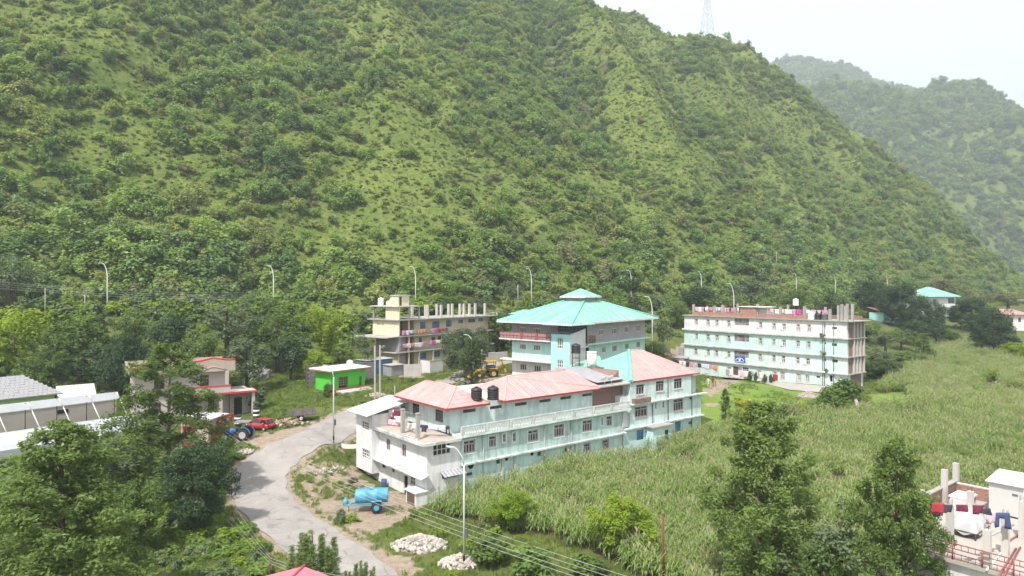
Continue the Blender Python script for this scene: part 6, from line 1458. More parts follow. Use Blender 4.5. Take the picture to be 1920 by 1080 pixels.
dish(LH.w(11.4, -0.1, 6.05), 'white satellite dish on right end of the beige house', 0.5); dish(YBd.w(-0.9, 3.3, A1), 'white satellite dish on side balcony of the cream building', 0.5)
tank('water_tank', PD(1492, 573, 175)-Vector((0, 0, 5.5)), 0.75, 1.8, WHITEP, 'white water tank on hidden roof behind the four storey building', stand=5.5)

# ------------------------------------------------------------ laundry: every garment hangs on its own
CLOTH = {}
def cloth_m(c):
    if c not in CLOTH:
        CLOTH[c] = surf('cloth_%d_%d_%d' % tuple(int(x*100) for x in c), c, 0.9, 0.18, 3, 0, fine=0)
    return CLOTH[c]
RC = random.Random(21)
PALC = {'white': (.66, .65, .65), 'pink': (.62, .25, .40), 'red': (.34, .035, .05), 'maroon': (.16, .03, .06), 'dark': (.05, .05, .07), 'magenta': (.55, .08, .35), 'lilac': (.66, .60, .76), 'pale pink': (.64, .46, .51), 'blue': (.05, .075, .17), 'orange': (.62, .26, .08), 'grey': (.30, .30, .32)}
def garment(p0, dirv, w, h, col, label, cat='clothing', group=None, kind='cloth'):
    """a hanging piece: p0 = top-left on the line (world), dirv = unit vector along the line"""
    mb = MB(); nx, nz = 6, 5; nrm = Vector((-dirv.y, dirv.x, 0)); ph = RC.random()*6
    def pt(a, c): 
        s = 0.06*math.sin(ph+a*7)*c+0.05*math.sin(ph*2+a*13+c*3)*c; wd = w*(1-0.12*c*math.sin(ph))
        return dirv*(a*wd)+Vector((0, 0, -c*h*(1+0.08*math.sin(ph+a*5))))+nrm*s
    for j in range(nz+1):
        for i in range(nx+1): mb.v.append(tuple(pt(i/nx, j/nz)))
    for j in range(nz):
        for i in range(nx):
            if kind == 'trousers' and j >= 2 and i in (2, 3): continue
            if kind == 'shirt' and j >= 2 and i in (0, nx-1): continue
            o = j*(nx+1)+i; mb.f.append((o, o+nx+1, o+nx+2, o+1)); mb.m.append(0); mb.sm.append(True)
    o = mb.build({'cloth': 'hanging_cloth', 'trousers': 'hanging_trousers', 'shirt': 'hanging_shirt'}[kind], cloth_m(PALC[col]), None, p0)
    md = o.modifiers.new('thickness', 'SOLIDIFY'); md.thickness = 0.012
    return tag(o, label, cat, group)
def line_thing(name, pts, r, m, label, cat):
    mb = MB(); mb.tube(pts, r, 4); return tag(mb.build(name, m), label, cat)
# on the end terrace of the long building
ul = Vector((LB.u.x, LB.u.y, 0)); vl = Vector((LB.v.x, LB.v.y, 0))
def lbpix(px, py, y): x, z = LB.fr(px, py, y); return LB.w(x, y, z)
a, c = lbpix(728, 766, 9.5), lbpix(757, 771, 5.0)
line_thing('washing_line', [lbpix(700, 766, 11.3), a, c, lbpix(785, 779, 2.6)], 0.012, STEEL, 'thin washing line strung to the posts of the end terrace', 'line')
for px, py, y, w, h, col, lab, k in ((713, 776, 10.9, .75, .8, 'dark', 'dark trousers hanging at left end of the terrace washing line', 'trousers'), (721, 777, 10.4, .9, .45, 'dark', 'short dark cloth hanging next to dark trousers on end terrace', 'cloth'), (728, 768, 9.8, .7, .8, 'white', 'white and pink cloth hanging in the middle of terrace line', 'cloth'),
                                     (735, 773, 9.3, .55, .75, 'red', 'red cloth hanging among pink laundry on the end terrace', 'cloth'), (738, 766.5, 8.9, .85, .85, 'maroon', 'large maroon cloth highest on the end terrace line', 'cloth'), (739, 780, 8.6, .9, .7, 'white', 'white shirt hanging below the maroon cloth', 'shirt'),
                                     (723, 786, 9.9, 1.1, .6, 'pale pink', 'pale pink cloth hanging low on left of end terrace', 'cloth'), (734, 788, 9.2, .9, .6, 'pale pink', 'pale pink towel hanging low on right of end terrace', 'cloth'),
                                     (763, 793, 5.4, .4, .7, 'white', 'white shirt hanging between the two concrete posts, leftmost', 'shirt'), (767, 794, 5.0, .55, .7, 'grey', 'grey trousers hanging between the two concrete posts', 'trousers'), (772, 793, 4.4, .6, .6, 'white', 'white cloth hanging against the right concrete post', 'cloth'), (788, 796, 3.0, .85, .75, 'dark', 'black shirt hanging right of the concrete posts', 'shirt'),
                                     (799, 796, 2.6, 1.2, .5, 'lilac', 'pale lilac sheet hanging at left beside upper wall', 'cloth'), (815, 797, 2.0, 1.2, .5, 'lilac', 'pale lilac sheet hanging at right beside upper wall', 'cloth'), (836, 798, 1.2, .4, .9, 'dark', 'narrow dark trousers hanging at terrace corner by balustrade', 'trousers')):
    garment(lbpix(px, py, y), (ul*0.6-vl*0.8).normalized(), w, h, PALC and col, lab, group='laundry on the end terrace', kind=k)
# on the flat roof of the four storey building
uw = Vector((WB.u.x, WB.u.y, 0)); cols = ['white', 'pink', 'white', 'pale pink', 'magenta', 'white', 'red', 'lilac', 'white', 'pink']
ORD = ['first', 'second', 'third', 'fourth', 'fifth', 'sixth', 'seventh', 'eighth', 'ninth', 'tenth', 'eleventh', 'twelfth', 'thirteenth']
SEGN = ('roof line at far left end', 'roof line left of brick room', 'roof line right of brick room', 'roof line in middle right', 'roof line above the tanks')
for seg, (p0, p1) in enumerate(((1303, 1335), (1339, 1385), (1436, 1458), (1464, 1502), (1509, 1550))):
    xa, xb = wbp(p0, 1.2), wbp(p1, 1.2); x = xa; k = 0
    line_thing('washing_line', [WB.w(xa-0.3, 1.2, zw+1.75), WB.w(xb+0.3, 1.2, zw+1.7)], 0.012, STEEL, 'thin washing '+SEGN[seg][5:]+' of the four storey building', 'line')
    while x < xb-0.3:
        w = RC.uniform(0.6, 1.1); col = RC.choice(cols); garment(WB.w(x, 1.2+RC.uniform(-.1, .1), zw+1.72), uw, w, RC.uniform(0.7, 1.25), col, col+' laundry, '+ORD[k]+' from left on '+SEGN[seg]+' of four storey building' if len(SEGN[seg].split()) < 6 else col+' laundry, '+ORD[k]+' from left on '+SEGN[seg]+' of four storeys', group='laundry on the four storey roof', kind=RC.choice(['cloth', 'shirt', 'cloth'])); x += w+RC.uniform(0.02, 0.2); k += 1
# line along the ground left of the entrance
gcols = ['white', 'white', 'dark', 'pink', 'pale pink', 'dark', 'lilac', 'lilac', 'pink', 'orange']
line_thing('washing_line', [WB.w(-0.5, -1.6, 2.2), WB.w(9.3, -1.6, 1.9)], 0.012, STEEL, 'low washing line in front of the four storey ground floor', 'line')
for k, col in enumerate(gcols): garment(WB.w(-0.2+k*0.95, -1.6, 2.15-k*0.025), uw, 0.85, RC.uniform(.7, 1.2), col, col+' laundry, '+ORD[k]+' from left on the low line by the entrance', group='laundry on the low line left of the entrance')
for px, py, col, lab in ((1361, 692, 'grey', 'grey laundry pile on rack left of the entrance'), (1365, 694, 'lilac', 'lilac laundry pile on rack left of the entrance'), (1388, 698, 'pale pink', 'pale pink sheet drying on bush right of the entrance'), (1395, 699, 'white', 'white sheet drying on bush right of the entrance'), (1424, 711, 'white', 'white cloth drying between the dark shrubs'), (1449, 710, 'red', 'red cloth drying at right of dark shrubs')):
    x, _ = WB.fr(px, py, -1.8); garment(WB.w(x, -1.8, 1.5), uw, 1.0, 1.3, col, lab)
# balconies of the cream building
uy = Vector((YBd.u.x, YBd.u.y, 0))
def ybl(px, y=-0.2): return YBd.fr(px, 620, y)[0]
for p0, p1, z, cs, lab in ((754, 780, A2+1.0, ['pink', 'lilac', 'white', 'grey'], 'upper balcony, left part'), (784, 798, A2+1.0, ['orange', 'orange'], 'upper balcony, middle'), (808, 836, A2+1.0, ['pink', 'magenta', 'red', 'red', 'maroon'], 'upper balcony, right part'), (755, 792, A1+1.5, ['pink', 'lilac', 'orange', 'white', 'white'], 'lower balcony, left part'), (806, 834, A1+1.7, ['pink', 'magenta', 'white', 'white', 'dark'], 'lower balcony, right part')):
    xa, xb = ybl(p0), ybl(p1); x = xa; k = 0
    while x < xb: w = RC.uniform(.6, 1.1); garment(YBd.w(x, -0.22, z), uy, w, RC.uniform(.55, .9), cs[k % len(cs)], cs[k % len(cs)]+' laundry, '+ORD[k]+' from left on cream building '+lab, group='laundry on the cream building'); x += w+0.05; k += 1
# terrace bottom right
for px, py, col, w, h, lab, k in ((1747, 943, 'red', .9, .6, 'red cloth hanging at left edge of the bottom right terrace', 'cloth'), (1757, 943, 'blue', .5, .8, 'dark blue trousers hanging beside red cloth on terrace', 'trousers'), (1766, 946, 'dark', .8, .5, 'dark olive cloth hanging left of terrace column', 'cloth'), (1792, 946, 'maroon', .8, .4, 'maroon cloth with dark patch hanging over washing table', 'cloth'),
                                  (1824, 947, 'maroon', .8, .55, 'maroon and grey cloth hanging right of column on terrace', 'cloth'), (1842, 953, 'dark', .6, .4, 'small black cloth hanging left of pink towel on terrace', 'cloth'), (1850, 958, 'pale pink', .7, .8, 'pink towel hanging in front of the metal cabin', 'cloth'), (1864, 961, 'blue', 1.2, 1.0, 'navy trousers hanging below the metal cabin', 'trousers')):
    x, z = RB.fr(px, py, -4.5 if px < 1790 else -5.5); garment(RB.w(x, -4.5 if px < 1790 else -5.5, z), (ul*0.75-vl*0.66).normalized(), w*0.7, h*.85, col, lab, kind=k)

# ------------------------------------------------------------ lamp posts, poles, wires
LAMP_W = surf('lamp_white', (0.70, 0.70, 0.69), 0.5, 0.05, 1, 0); LAMP_G = surf('lamp_grey', (0.47, 0.49, 0.50), 0.45, 0.08, 2, 0, 8, 0.2, (0.3, 0.3, 0.3))
def arc_lamp(loc, h, rz, label, group=None, m=LAMP_W, r=0.1):
    e = empty('street_lamp', loc, rz, label, 'street lamp', group)
    mb = MB(); n = 8; pts = [(0, 0, -0.5), (0, 0, h*0.72)]+[(h*0.085*(1-math.cos(a*math.pi/2/n)), 0, h*0.72+h*0.28*math.sin(a*math.pi/2/n)) for a in range(1, n+1)]
    mb.tube(pts, [r*1.25, r]+[r*(0.9-0.05*k) for k in range(n)], 7); mb.build('post', m, e)
    mb = MB(); mb.cbox((h*0.085+0.28, 0, h*1.0), (0.65, 0.22, 0.09)); mb.build('lamp_head', m, e)
    mb = MB(); mb.cyl((0, 0, 0.3), (0, 0, 1.1), r*1.35, r*1.32, 8); mb.build('black_band', BLACKP, e); mb = MB(); mb.cyl((0, 0, 1.1), (0, 0, 1.5), r*1.36, r*1.33, 8); mb.build('white_band', WHITEP, e)
    return e
hw_l = [('at far left above dark trees', -81, 134, 0), ('second from left, between dark trees', -52.7, 148, 0), ('third from left, behind the cream building', -22.6, 157, 0), ('fourth from left, left of the teal turret', 5, 172, 0), ('behind the tall dark cypress', 34, 191, 0), ('rising over left end of four storey roof', 58.5, 207, 0), ('rising over middle right of four storey roof', 98, 231, 0), ('just right of the four storey roof tanks', 121, 251, 0), ('farthest right, above dark trees', 155, 277, 0)]
for (lab, x, y, _) in hw_l:
    px = CX+FPX*x/y; h = {34: 11.6}.get(int(x), 11.3); z = 26.0-h
    arc_lamp((x, y+0.5, z), h, math.radians(205), 'white arc street lamp '+lab, 'lamps along the hillside highway', LAMP_W, 0.11)
for px, pt, dd, lab in ((1223, 556, 140, 'white arc street lamp at right eave of the teal roof'), (1376, 531, 165, 'white arc street lamp behind brick room of four storey roof')):
    p = PD(px, pt, dd); zg = gz(p.x, p.y); arc_lamp((p.x, p.y, zg), p.z-zg, math.radians(190), lab, None, LAMP_W, 0.1)
def arm_lamp(base, h, rz, label, r=0.09):
    e = empty('street_lamp', base, rz, label, 'street lamp')
    mb = MB(); mb.tube([(0, 0, -0.4), (0, 0, h*0.5), (0, 0, h*0.86)], [r*1.2, r, r*0.8], 10); mb.build('post', LAMP_G, e)
    mb = MB(); mb.tube([(0, 0, h*0.85), (0.12, 0, h*0.92), (0.55, 0, h*0.985), (0.75, 0, h)], [r*.75, r*.65, r*.55, r*.5], 8); mb.build('arm', LAMP_G, e)
    mb = MB(); mb.cbox((1.05, 0, h*1.0+0.02), (0.65, 0.2, 0.09), 0, Matrix.Rotation(-0.12, 3, 'Y')); mb.build('lamp_head', LAMP_G, e)
    mb = MB(); mb.cyl((0, 0, 0.5), (0, 0, 1.0), r*1.25, r*1.25, 10); mb.build('black_band', BLACKP, e)
    mb = MB(); mb.box(-0.28, -0.09, -0.08, 0.08, 2.2, 2.9); mb.build('switch_box', GREYP, e)
    return e
p = G(870, 1066); arm_lamp(p, 9.0, math.radians(170), 'grey street lamp standing in white rubble in the foreground', 0.075)
p = G(625.5, 833); arm_lamp(p, (833-687)/FPX*p.y, math.radians(165), 'grey street lamp at outer edge of the road bend', 0.08)
p = PD(885, 628, 104); zg = gz(p.x, p.y); arm_lamp((p.x, p.y, zg), p.z-zg, math.radians(160), 'curved street lamp in front of the araucaria tree', 0.08)
def pole(loc, h, r, m, label, name='utility_pole', arms=0, rz=0, sq=False):
    e = empty(name, loc, rz, label, 'pole'); mb = MB()
    if sq: mb.box(-r, r, -r*.8, r*.8, -0.5, h)
    else: mb.tube([(0, 0, -0.5), (0, 0, h)], [r, r*0.8], 7)
    mb.build('shaft', m, e)
    for k in range(arms):
        z = h-0.25-k*0.55; mb = MB(); mb.box(-0.65, 0.65, -0.05, 0.05, z-0.05, z+0.05); mb.build('cross_arm', IRON, e)
        for x in (-0.55, 0, 0.55): mb = MB(); mb.lathe([(0.05, 0), (0.065, 0.06), (0.03, 0.16)], 6, (x, 0, z+0.05)); mb.build('insulator', WHITEP, e)
    return e
POLEG = surf('pole_concrete', (0.42, 0.40, 0.37), 0.9, 0.1, 1, 0.1)
g1 = PZ(703, 752, 4.5); g2 = PZ(712.5, 750, 4.55)
tp = empty('twin_pole', (g1.x, g1.y, g1.z), math.atan2(g2.y-g1.y, g2.x-g1.x), 'twin concrete electricity pole with cross bar beside the green shop', 'pole'); L = math.hypot(g2.x-g1.x, g2.y-g1.y); h = (752-648)/FPX*g1.y
for x in (0, L): mb = MB(); mb.box(x-0.09, x+0.09, -0.09, 0.09, -0.4, h); mb.build('shaft', POLEG, tp)
for z in (h-0.1, h*0.82, h*0.35): mb = MB(); mb.box(-0.3, L+0.3, 0.095, 0.15, z-0.05, z+0.05); mb.build('cross_bar', IRON, tp)
mb = MB(); mb.tube([(0, 0.1, h*0.36), (L, 0.1, h*0.6)], 0.03, 4); mb.build('diagonal_brace', IRON, tp)
g = PZ(1243, 1096, 0); pw = pole(g, (1096-968)/FPX*g.y, 0.1, surf('rusty_pole', (0.16, 0.06, 0.035), 0.8, 0.2, 2, 0.1), 'rusty brown iron pole standing in the corn field', 'iron_pole')
g = PZ(506, 1085, 0.2); p_ir = pole(g, (1085-1037)/FPX*g.y, 0.08, IRON, 'short dark iron pole beside the road at bottom', 'iron_pole')
for px, pt, pb, d, lab in ((84.5, 540, 602, 122, 'thin grey pole left of the first highway lamp'), (159, 553, 592, 126, 'short thin pole just left of the first highway lamp'), (971, 533, 575, 150, 'leaning grey pole left of the teal turret'), (1022, 430, 470, 215, 'thin white pole standing alone on the grassy slope'), (1456, 474, 503, 235, 'thin white pole on slope above four storey building'), (903.5, 655, 735, 98, 'thin dark pole behind the pink roof tanks'), (665, 776, 790, 88, 'short dark concrete post at corner of the white shed roof'), (740, 723, 745, 90, 'short grey concrete post behind the left pink roof')):
    a, b_ = PD(px, pt, d), PD(px, pb, d); pole((b_.x, b_.y, b_.z), a.z-b_.z, 0.07, POLEG if d > 100 else CONC, lab)
WIRE = surf('wire', (0.42, 0.42, 0.42), 0.5, 0.05, 1, 0)
def wire(a, b, sag, label, r=0.013):
    a, b = Vector(a), Vector(b); pts = []
    for k in range(17): t = k/16; p = a.lerp(b, t); p.z -= sag*4*t*(1-t); pts.append(p)
    line_thing('power_line', pts, r, WIRE, label, 'wire')
for k, (pa, pb) in enumerate((((560, 858), (1205, 1090)), ((555, 864), (1170, 1090)), ((550, 870), (1135, 1090)), ((548, 874), (1105, 1090)))):
    wire(PD(*pa, 71), PD(*pb, 43), 0.45, ('topmost', 'second', 'third', 'lowest')[k]+' power line crossing in front of the white end wall', 0.014)
for k in range(4): wire(PD(432-6*k, 938+k*8, 60), PD(506, 1040+k*5, 46), 0.1, ('first', 'second', 'third', 'fourth')[k]+' line running over the road to the short iron pole', 0.007); 
for k in range(3): wire(PD(506, 1046+k*5, 47), PD(640, 1080+k*10, 43), 0.12, ('upper', 'middle', 'lower')[k]+' line leaving the short iron pole to the right', 0.012)
for k in range(4): wire(PD(-20, 527+k*4, 115), PD(480, 549+k*4, 125), 0.6, ('top', 'second', 'third', 'bottom')[k]+' dark line over trees at far left', 0.011)
for k in range(4): wire(PD(392, 776+k*6, 74), PD(470, 826+k*7, 70), 0.1, ('top', 'second', 'third', 'bottom')[k]+' line in front of the red kiosk sign', 0.01)

# ------------------------------------------------------------ lattice pylon on the ridge
def pylon(base, h, label):
    e = empty('lattice_pylon', base, 0.5, label, 'pylon'); PM = surf('pylon_steel', (0.55, 0.56, 0.57), 0.6, 0.05, 1, 0); w0, w1 = h*0.09, h*0.018
    def leg(a, b, t): w = w0+(w1-w0)*min(1, t/0.75); return Vector((a*w, b*w, t*h))
    for a, b in ((-1, -1), (1, -1), (1, 1), (-1, 1)): mb = MB(); mb.tube([leg(a, b, 0), leg(a, b, .4), leg(a, b, .75), leg(a, b, 1)], 0.15, 4); mb.build('leg', PM, e)
    mb = MB(); ts_ = [0, .12, .24, .36, .48, .58, .67, .75, .83, .91, 1]
    for t0, t1 in zip(ts_[:-1], ts_[1:]):
        for (a, b), (c, d) in (((-1, -1), (1, -1)), ((1, -1), (1, 1)), ((1, 1), (-1, 1)), ((-1, 1), (-1, -1))): mb.tube([leg(a, b, t0), leg(c, d, t1)], 0.1, 3); mb.tube([leg(c, d, t0), leg(a, b, t1)], 0.1, 3); mb.tube([leg(a, b, t1), leg(c, d, t1)], 0.08, 3)
    mb.build('bracing', PM, e)
    for t in (.66, .8, .94):
        mb = MB()
        for s in (-1, 1): mb.tube([(0, s*w1, t*h), (0, s*h*0.17, t*h+0.3)], 0.14, 4); mb.tube([(0, s*w1, t*h+h*0.05), (0, s*h*0.17, t*h+0.3)], 0.1, 4); mb.tube([(0, s*h*0.17, t*h+0.3), (0, s*h*0.17, t*h-1.6)], 0.09, 4)
        mb.build('cross_arm', PM, e)
    return e
# ground of the ridge under the tower
_d = np.arange(420, 680, 1.0); _r = ray(1326, 60); _z = gzs(_r.x*_d, _d); _i = int(np.argmax((_z-CAMZ)/_d)); 
pylon((_r.x*_d[_i], _d[_i], float(_z[_i])-1.0), 52, 'tall lattice power pylon standing on the ridge skyline')
# ------------------------------------------------------------ vehicles
TYRE = surf('tyre_rubber', (0.03, 0.03, 0.032), 0.9, 0.2, 4, 0.1)
def wheel(parent, loc, r, w, rim_m, rim=0.58, n=18):
    """wheel with its axle along local y"""
    mb = MB(); mb.lathe([(r*rim, -w/2), (r*0.9, -w/2), (r, -w*0.3), (r, w*0.3), (r*0.9, w/2), (r*rim, w/2)], n); mb.v = [(p[0], p[2], p[1]) for p in mb.v]; mb.f = [f[::-1] for f in mb.f]
    wh = mb.build('wheel', TYRE, parent, loc)
    mb = MB(); mb.lathe([(r*rim*0.98, -w*0.52), (r*rim*0.5, -w*0.40), (r*0.12, -w*0.54), (r*0.12, w*0.54), (r*rim*0.5, w*0.40), (r*rim*0.98, w*0.52)], n); mb.v = [(p[0], p[2], p[1]) for p in mb.v]; mb.f = [f[::-1] for f in mb.f]
    mb.build('rim', rim_m, wh); return wh
def loft(mb, stations, smooth=True):
    """stations: lists of equal length of points; skins them and caps the ends"""
    n = len(stations[0]); o = len(mb.v)
    for s in stations: mb.v.extend([tuple(p) for p in s])
    for i in range(len(stations)-1):
        for k in range(n): mb.f.append((o+i*n+k, o+i*n+(k+1) % n, o+(i+1)*n+(k+1) % n, o+(i+1)*n+k)); mb.m.append(mb.mi); mb.sm.append(smooth)
    mb.f.append(tuple(o+k for k in range(n))[::-1]); mb.f.append(tuple(o+(len(stations)-1)*n+k for k in range(n))); mb.m += [mb.mi]*2; mb.sm += [False]*2
CARRED = surf('car_red', (0.42, 0.02, 0.03), 0.3, 0.08, 1, 0, 9, .35, (.22, .12, .10), spec=0.6, streak=False)
def car(loc, rz):
    e = empty('red_car', loc, rz, 'small red hatchback parked beside the blue tractor', 'car')
    st = []
    for x, zt, hw, zb in ((-1.72, .62, .60, .38), (-1.66, .78, .70, .28), (-1.3, .86, .74, .22), (-.7, .92, .76, .2), (0, .93, .76, .2), (.75, .90, .75, .2), (1.2, .80, .72, .22), (1.6, .70, .66, .28), (1.7, .58, .58, .36)):
        st.append([(x, -hw*.9, zb), (x, -hw, (zb+zt)*.5), (x, -hw*.96, zt-.06), (x, -hw*.82, zt), (x, hw*.82, zt), (x, hw*.96, zt-.06), (x, hw, (zb+zt)*.5), (x, hw*.9, zb)])
    mb = MB(); loft(mb, st); mb.build('body', CARRED, e)
    mb = MB(); loft(mb, [[(x, -w, z0), (x, -w2, z1), (x, w2, z1), (x, w, z0)] for x, w, z0, w2, z1 in ((-1.5, .64, .84, .62, .86), (-1.28, .66, .86, .56, 1.36), (.30, .68, .9, .57, 1.38), (.95, .66, .86, .62, .9))], False); cb = mb.build('cabin_glass', glass_m('car_glass', (0.02, 0.022, 0.026), 0.08), e)
    mb = MB(); loft(mb, [[(x, -w, z-.05), (x, -w*.9, z), (x, w*.9, z), (x, w, z-.05)] for x, w, z in ((-1.34, .57, 1.37), (-.6, .6, 1.43), (.2, .6, 1.42), (.36, .57, 1.37))]); mb.build('roof', CARRED, e)
    mb = MB()
    for s in (-1, 1):
        for a, b, c, d in ((-1.5, .84, -1.30, 1.37), (-.48, .9, -.45, 1.39), (.95, .88, .34, 1.38)): mb.tube([(a, s*.665, b), (c, s*.585, d)], .035, 5)
    mb.build('pillars', CARRED, e)
    for x, y in ((-1.12, -.68), (-1.12, .68), (1.08, -.68), (1.08, .68)): wheel(e, (x, y, .27), .27, .17, STEEL)
    for s in (-1, 1):
        mb = MB(); mb.cbox((1.62, s*.5, .62), (.16, .26, .13)); mb.build('headlight', WHITEP, e); mb = MB(); mb.cbox((-1.68, s*.6, .72), (.07, .14, .3)); mb.build('tail_light', surf('tail_red', (.35, .01, .01), .3, .05, 1, 0), e)
    mb = MB(); mb.cbox((-1.72, 0, .42), (.1, 1.2, .16)); mb.build('bumper', BLACKP, e); mb = MB(); mb.cbox((1.7, 0, .42), (.1, 1.15, .16)); mb.build('bumper', BLACKP, e)
    return e
g = G(489, 806); car((g.x, g.y, gz(g.x, g.y)), math.radians(158))
TBLUE = surf('tractor_blue', (0.02, 0.13, 0.40), 0.45, 0.1, 1, 0, 9, .4, (.14, .14, .16), spec=0.4, streak=False)
g = G(447, 826); tr = empty('blue_tractor', (g.x, g.y, gz(g.x, g.y)), math.radians(182), 'blue farm tractor with grey canopy parked by the red kiosk', 'tractor')
mb = MB(); loft(mb, [[(x, -w, z0), (x, -w, z1-.08), (x, -w*.6, z1), (x, w*.6, z1), (x, w, z1-.08), (x, w, z0)] for x, w, z0, z1 in ((.1, .3, .8, 1.35), (1.0, .3, .75, 1.32), (1.5, .28, .72, 1.25), (1.62, .22, .75, 1.15))]); mb.build('bonnet', TBLUE, tr)
mb = MB(); mb.cbox((0.3, 0, .72), (2.4, .38, .35)); mb.cbox((-.75, 0, .75), (.6, .7, .5)); mb.build('chassis', BLACKP, tr)
for s in (-1, 1):
    wheel(tr, (-.75, s*.72, .72), .72, .36, surf('wheel_grey', (.40, .40, .40), .5, .1, 1, 0), .55, 22); wheel(tr, (1.25, s*.58, .40), .40, .2, WHITEP, .55)
    mb = MB(); n = 9; pts = [(-.75+.86*math.cos(a), .72+.86*math.sin(a)) for a in [math.pi*(.1+.85*k/n) for k in range(n+1)]]
    for p, q2 in zip(pts[:-1], pts[1:]): mb.add([(p[0], s*.50, p[1]), (p[0], s*.94, p[1]), (q2[0], s*.94, q2[1]), (q2[0], s*.50, q2[1])], [(0, 1, 2, 3)])
    mb.build('mudguard', TBLUE, tr)
    for x in (-1.25, .05): mb = MB(); mb.tube([(x, s*.55, .9), (x, s*.55, 2.12)], .035, 5); mb.build('canopy_post', BLACKP, tr)
mb = MB(); mb.cbox((-.6, 0, 1.15), (.45, .5, .12)); mb.cbox((-.82, 0, 1.4), (.1, .5, .4)); mb.build('seat', BLACKP, tr); mb = MB(); mb.tube([(.1, 0, 1.3), (-.15, 0, 1.6)], .03, 5); mb.cyl((-.15, 0, 1.58), (-.18, 0, 1.62), .2, .2, 14); mb.build('steering_wheel', BLACKP, tr)
mb = MB(); mb.slab([(-1.45, -.75, 2.2), (.3, -.75, 2.2), (.3, .75, 2.2), (-1.45, .75, 2.2)], .08); mb.build('canopy', surf('canopy_grey', (.20, .19, .20), .7, .1, 1, .05), tr); mb = MB(); mb.tube([(1.0, .2, 1.3), (1.0, .2, 1.95)], .035, 6); mb.build('exhaust', BLACKP, tr)
# blue tanker trailer
TKB = surf('tank_blue', (0.08, 0.33, 0.50), 0.5, 0.12, 1, 0.05, 10, 0.4, (.13, .20, .25), spec=0.4)
g = G(697, 958); tk = empty('tanker_trailer', (g.x, g.y, gz(g.x, g.y)), math.radians(190), 'sky blue water tanker trailer on bare ground by the white end wall', 'trailer')
mb = MB(); n = 22; prof = [(-1.55, .3), (-1.5, .62), (-1.38, .66), (-.5, .665), (-.48, .69), (-.42, .69), (-.4, .665), (.5, .665), (.52, .69), (.58, .69), (.6, .665), (1.38, .66), (1.5, .62), (1.55, .3)]
mb.lathe([(r, x) for x, r in prof], n); mb.v = [(p[2], p[0]*1.0, p[1]+1.42) for p in mb.v]; mb.build('tank_body', TKB, tk)
mb = MB()
for s in (-1, 1): mb.cbox((.2, s*.38, .72), (3.4, .1, .12))
mb.cbox((-.45, 0, .62), (.12, 1.5, .12)); mb.build('chassis', TKB, tk)
mb = MB(); mb.tube([(1.6, -.36, .7), (2.35, 0, .62)], .05, 6); mb.tube([(1.6, .36, .7), (2.35, 0, .62)], .05, 6); mb.cbox((2.42, 0, .62), (.2, .14, .08)); mb.build('drawbar', TKB, tk)
mb = MB(); mb.tube([(2.1, 0, .0), (2.1, 0, .66)], .035, 6); mb.cbox((2.1, 0, .02), (.2, .2, .03)); mb.build('jack_stand', IRON, tk)
for s in (-1, 1):
    wheel(tk, (-.45, s*.82, .52), .52, .26, TKB, .5, 20); mb = MB(); mb.cbox((-.45, s*.82, 1.12), (.95, .3, .04)); mb.build('mudguard', TKB, tk)
mb = MB(); mb.lathe([(.24, 2.05), (.24, 2.16), (.1, 2.2)], 12, (0, 0, 0)); mb.build('hatch', TKB, tk); mb = MB(); mb.tube([(-1.3, .12, 2.1), (-1.3, .12, 2.17), (1.3, .12, 2.17), (1.3, .12, 2.1)], .02, 5); mb.build('top_rail', TKB, tk)
g = G(648, 948); dm = empty('blue_drum', (g.x, g.y, gz(g.x, g.y)), 0, 'small blue plastic can on ground left of the tanker trailer', 'can'); mb = MB(); mb.lathe([(.24, 0), (.28, .05), (.28, .4), (.2, .52), (.09, .56), (.09, .63)], 12); mb.build('can_body', TKB, dm); mb = MB(); mb.tube([(-.16, 0, .52), (-.1, 0, .68), (.1, 0, .68), (.16, 0, .52)], .025, 5); mb.build('handle', TKB, dm)
g = G(720, 914); dm = empty('blue_barrel', (g.x, g.y, gz(g.x, g.y)), 0, 'dark blue barrel at foot of the white end wall', 'barrel'); mb = MB(); mb.lathe([(.28, 0), (.32, .1), (.29, .3), (.32, .5), (.29, .72)], 12); mb.build('barrel_body', surf('barrel_blue', (.06, .10, .22), .5, .1, 1, 0), dm); mb = MB(); mb.lathe([(.30, .722), (.30, .76)], 12); mb.build('lid', MATS['barrel_blue'], dm)
# tipper cart
g = G(567, 790); ct = empty('farm_cart', (g.x, g.y, gz(g.x, g.y)), math.radians(22), 'grey farm cart with wooden sides parked on the verge', 'cart'); CARTM = surf('cart_grey', (.17, .155, .145), .85, .25, 2, .2)
mb = MB(); mb.box(-1.6, 1.6, -.85, .85, .78, .86); mb.build('bed', CARTM, ct)
for s in (-1, 1):
    for k in range(3): mb = MB(); mb.box(-1.6, 1.6, s*.85-.025, s*.85+.025, .87+k*.19, .87+k*.19+.165); mb.build('side_plank', CARTM, ct)
    mb = MB(); mb.box(s*1.6-.025, s*1.6+.025, -.82, .82, .87, 1.42); mb.build('end_board', CARTM, ct); wheel(ct, (-.2, s*.72, .42), .42, .22, WHITEP, .5)
    for x in (-1.2, 0, 1.2): mb = MB(); mb.box(x-.04, x+.04, s*.85+s*.03-.02, s*.85+s*.03+.02, .8, 1.46); mb.build('stake', IRON, ct)
mb = MB(); mb.tube([(-1.6, 0, .74), (-2.7, 0, .5)], .06, 6); mb.box(-1.5, 1.5, -.35, -.27, .66, .775); mb.box(-1.5, 1.5, .27, .35, .66, .775); mb.build('drawbar', IRON, ct)
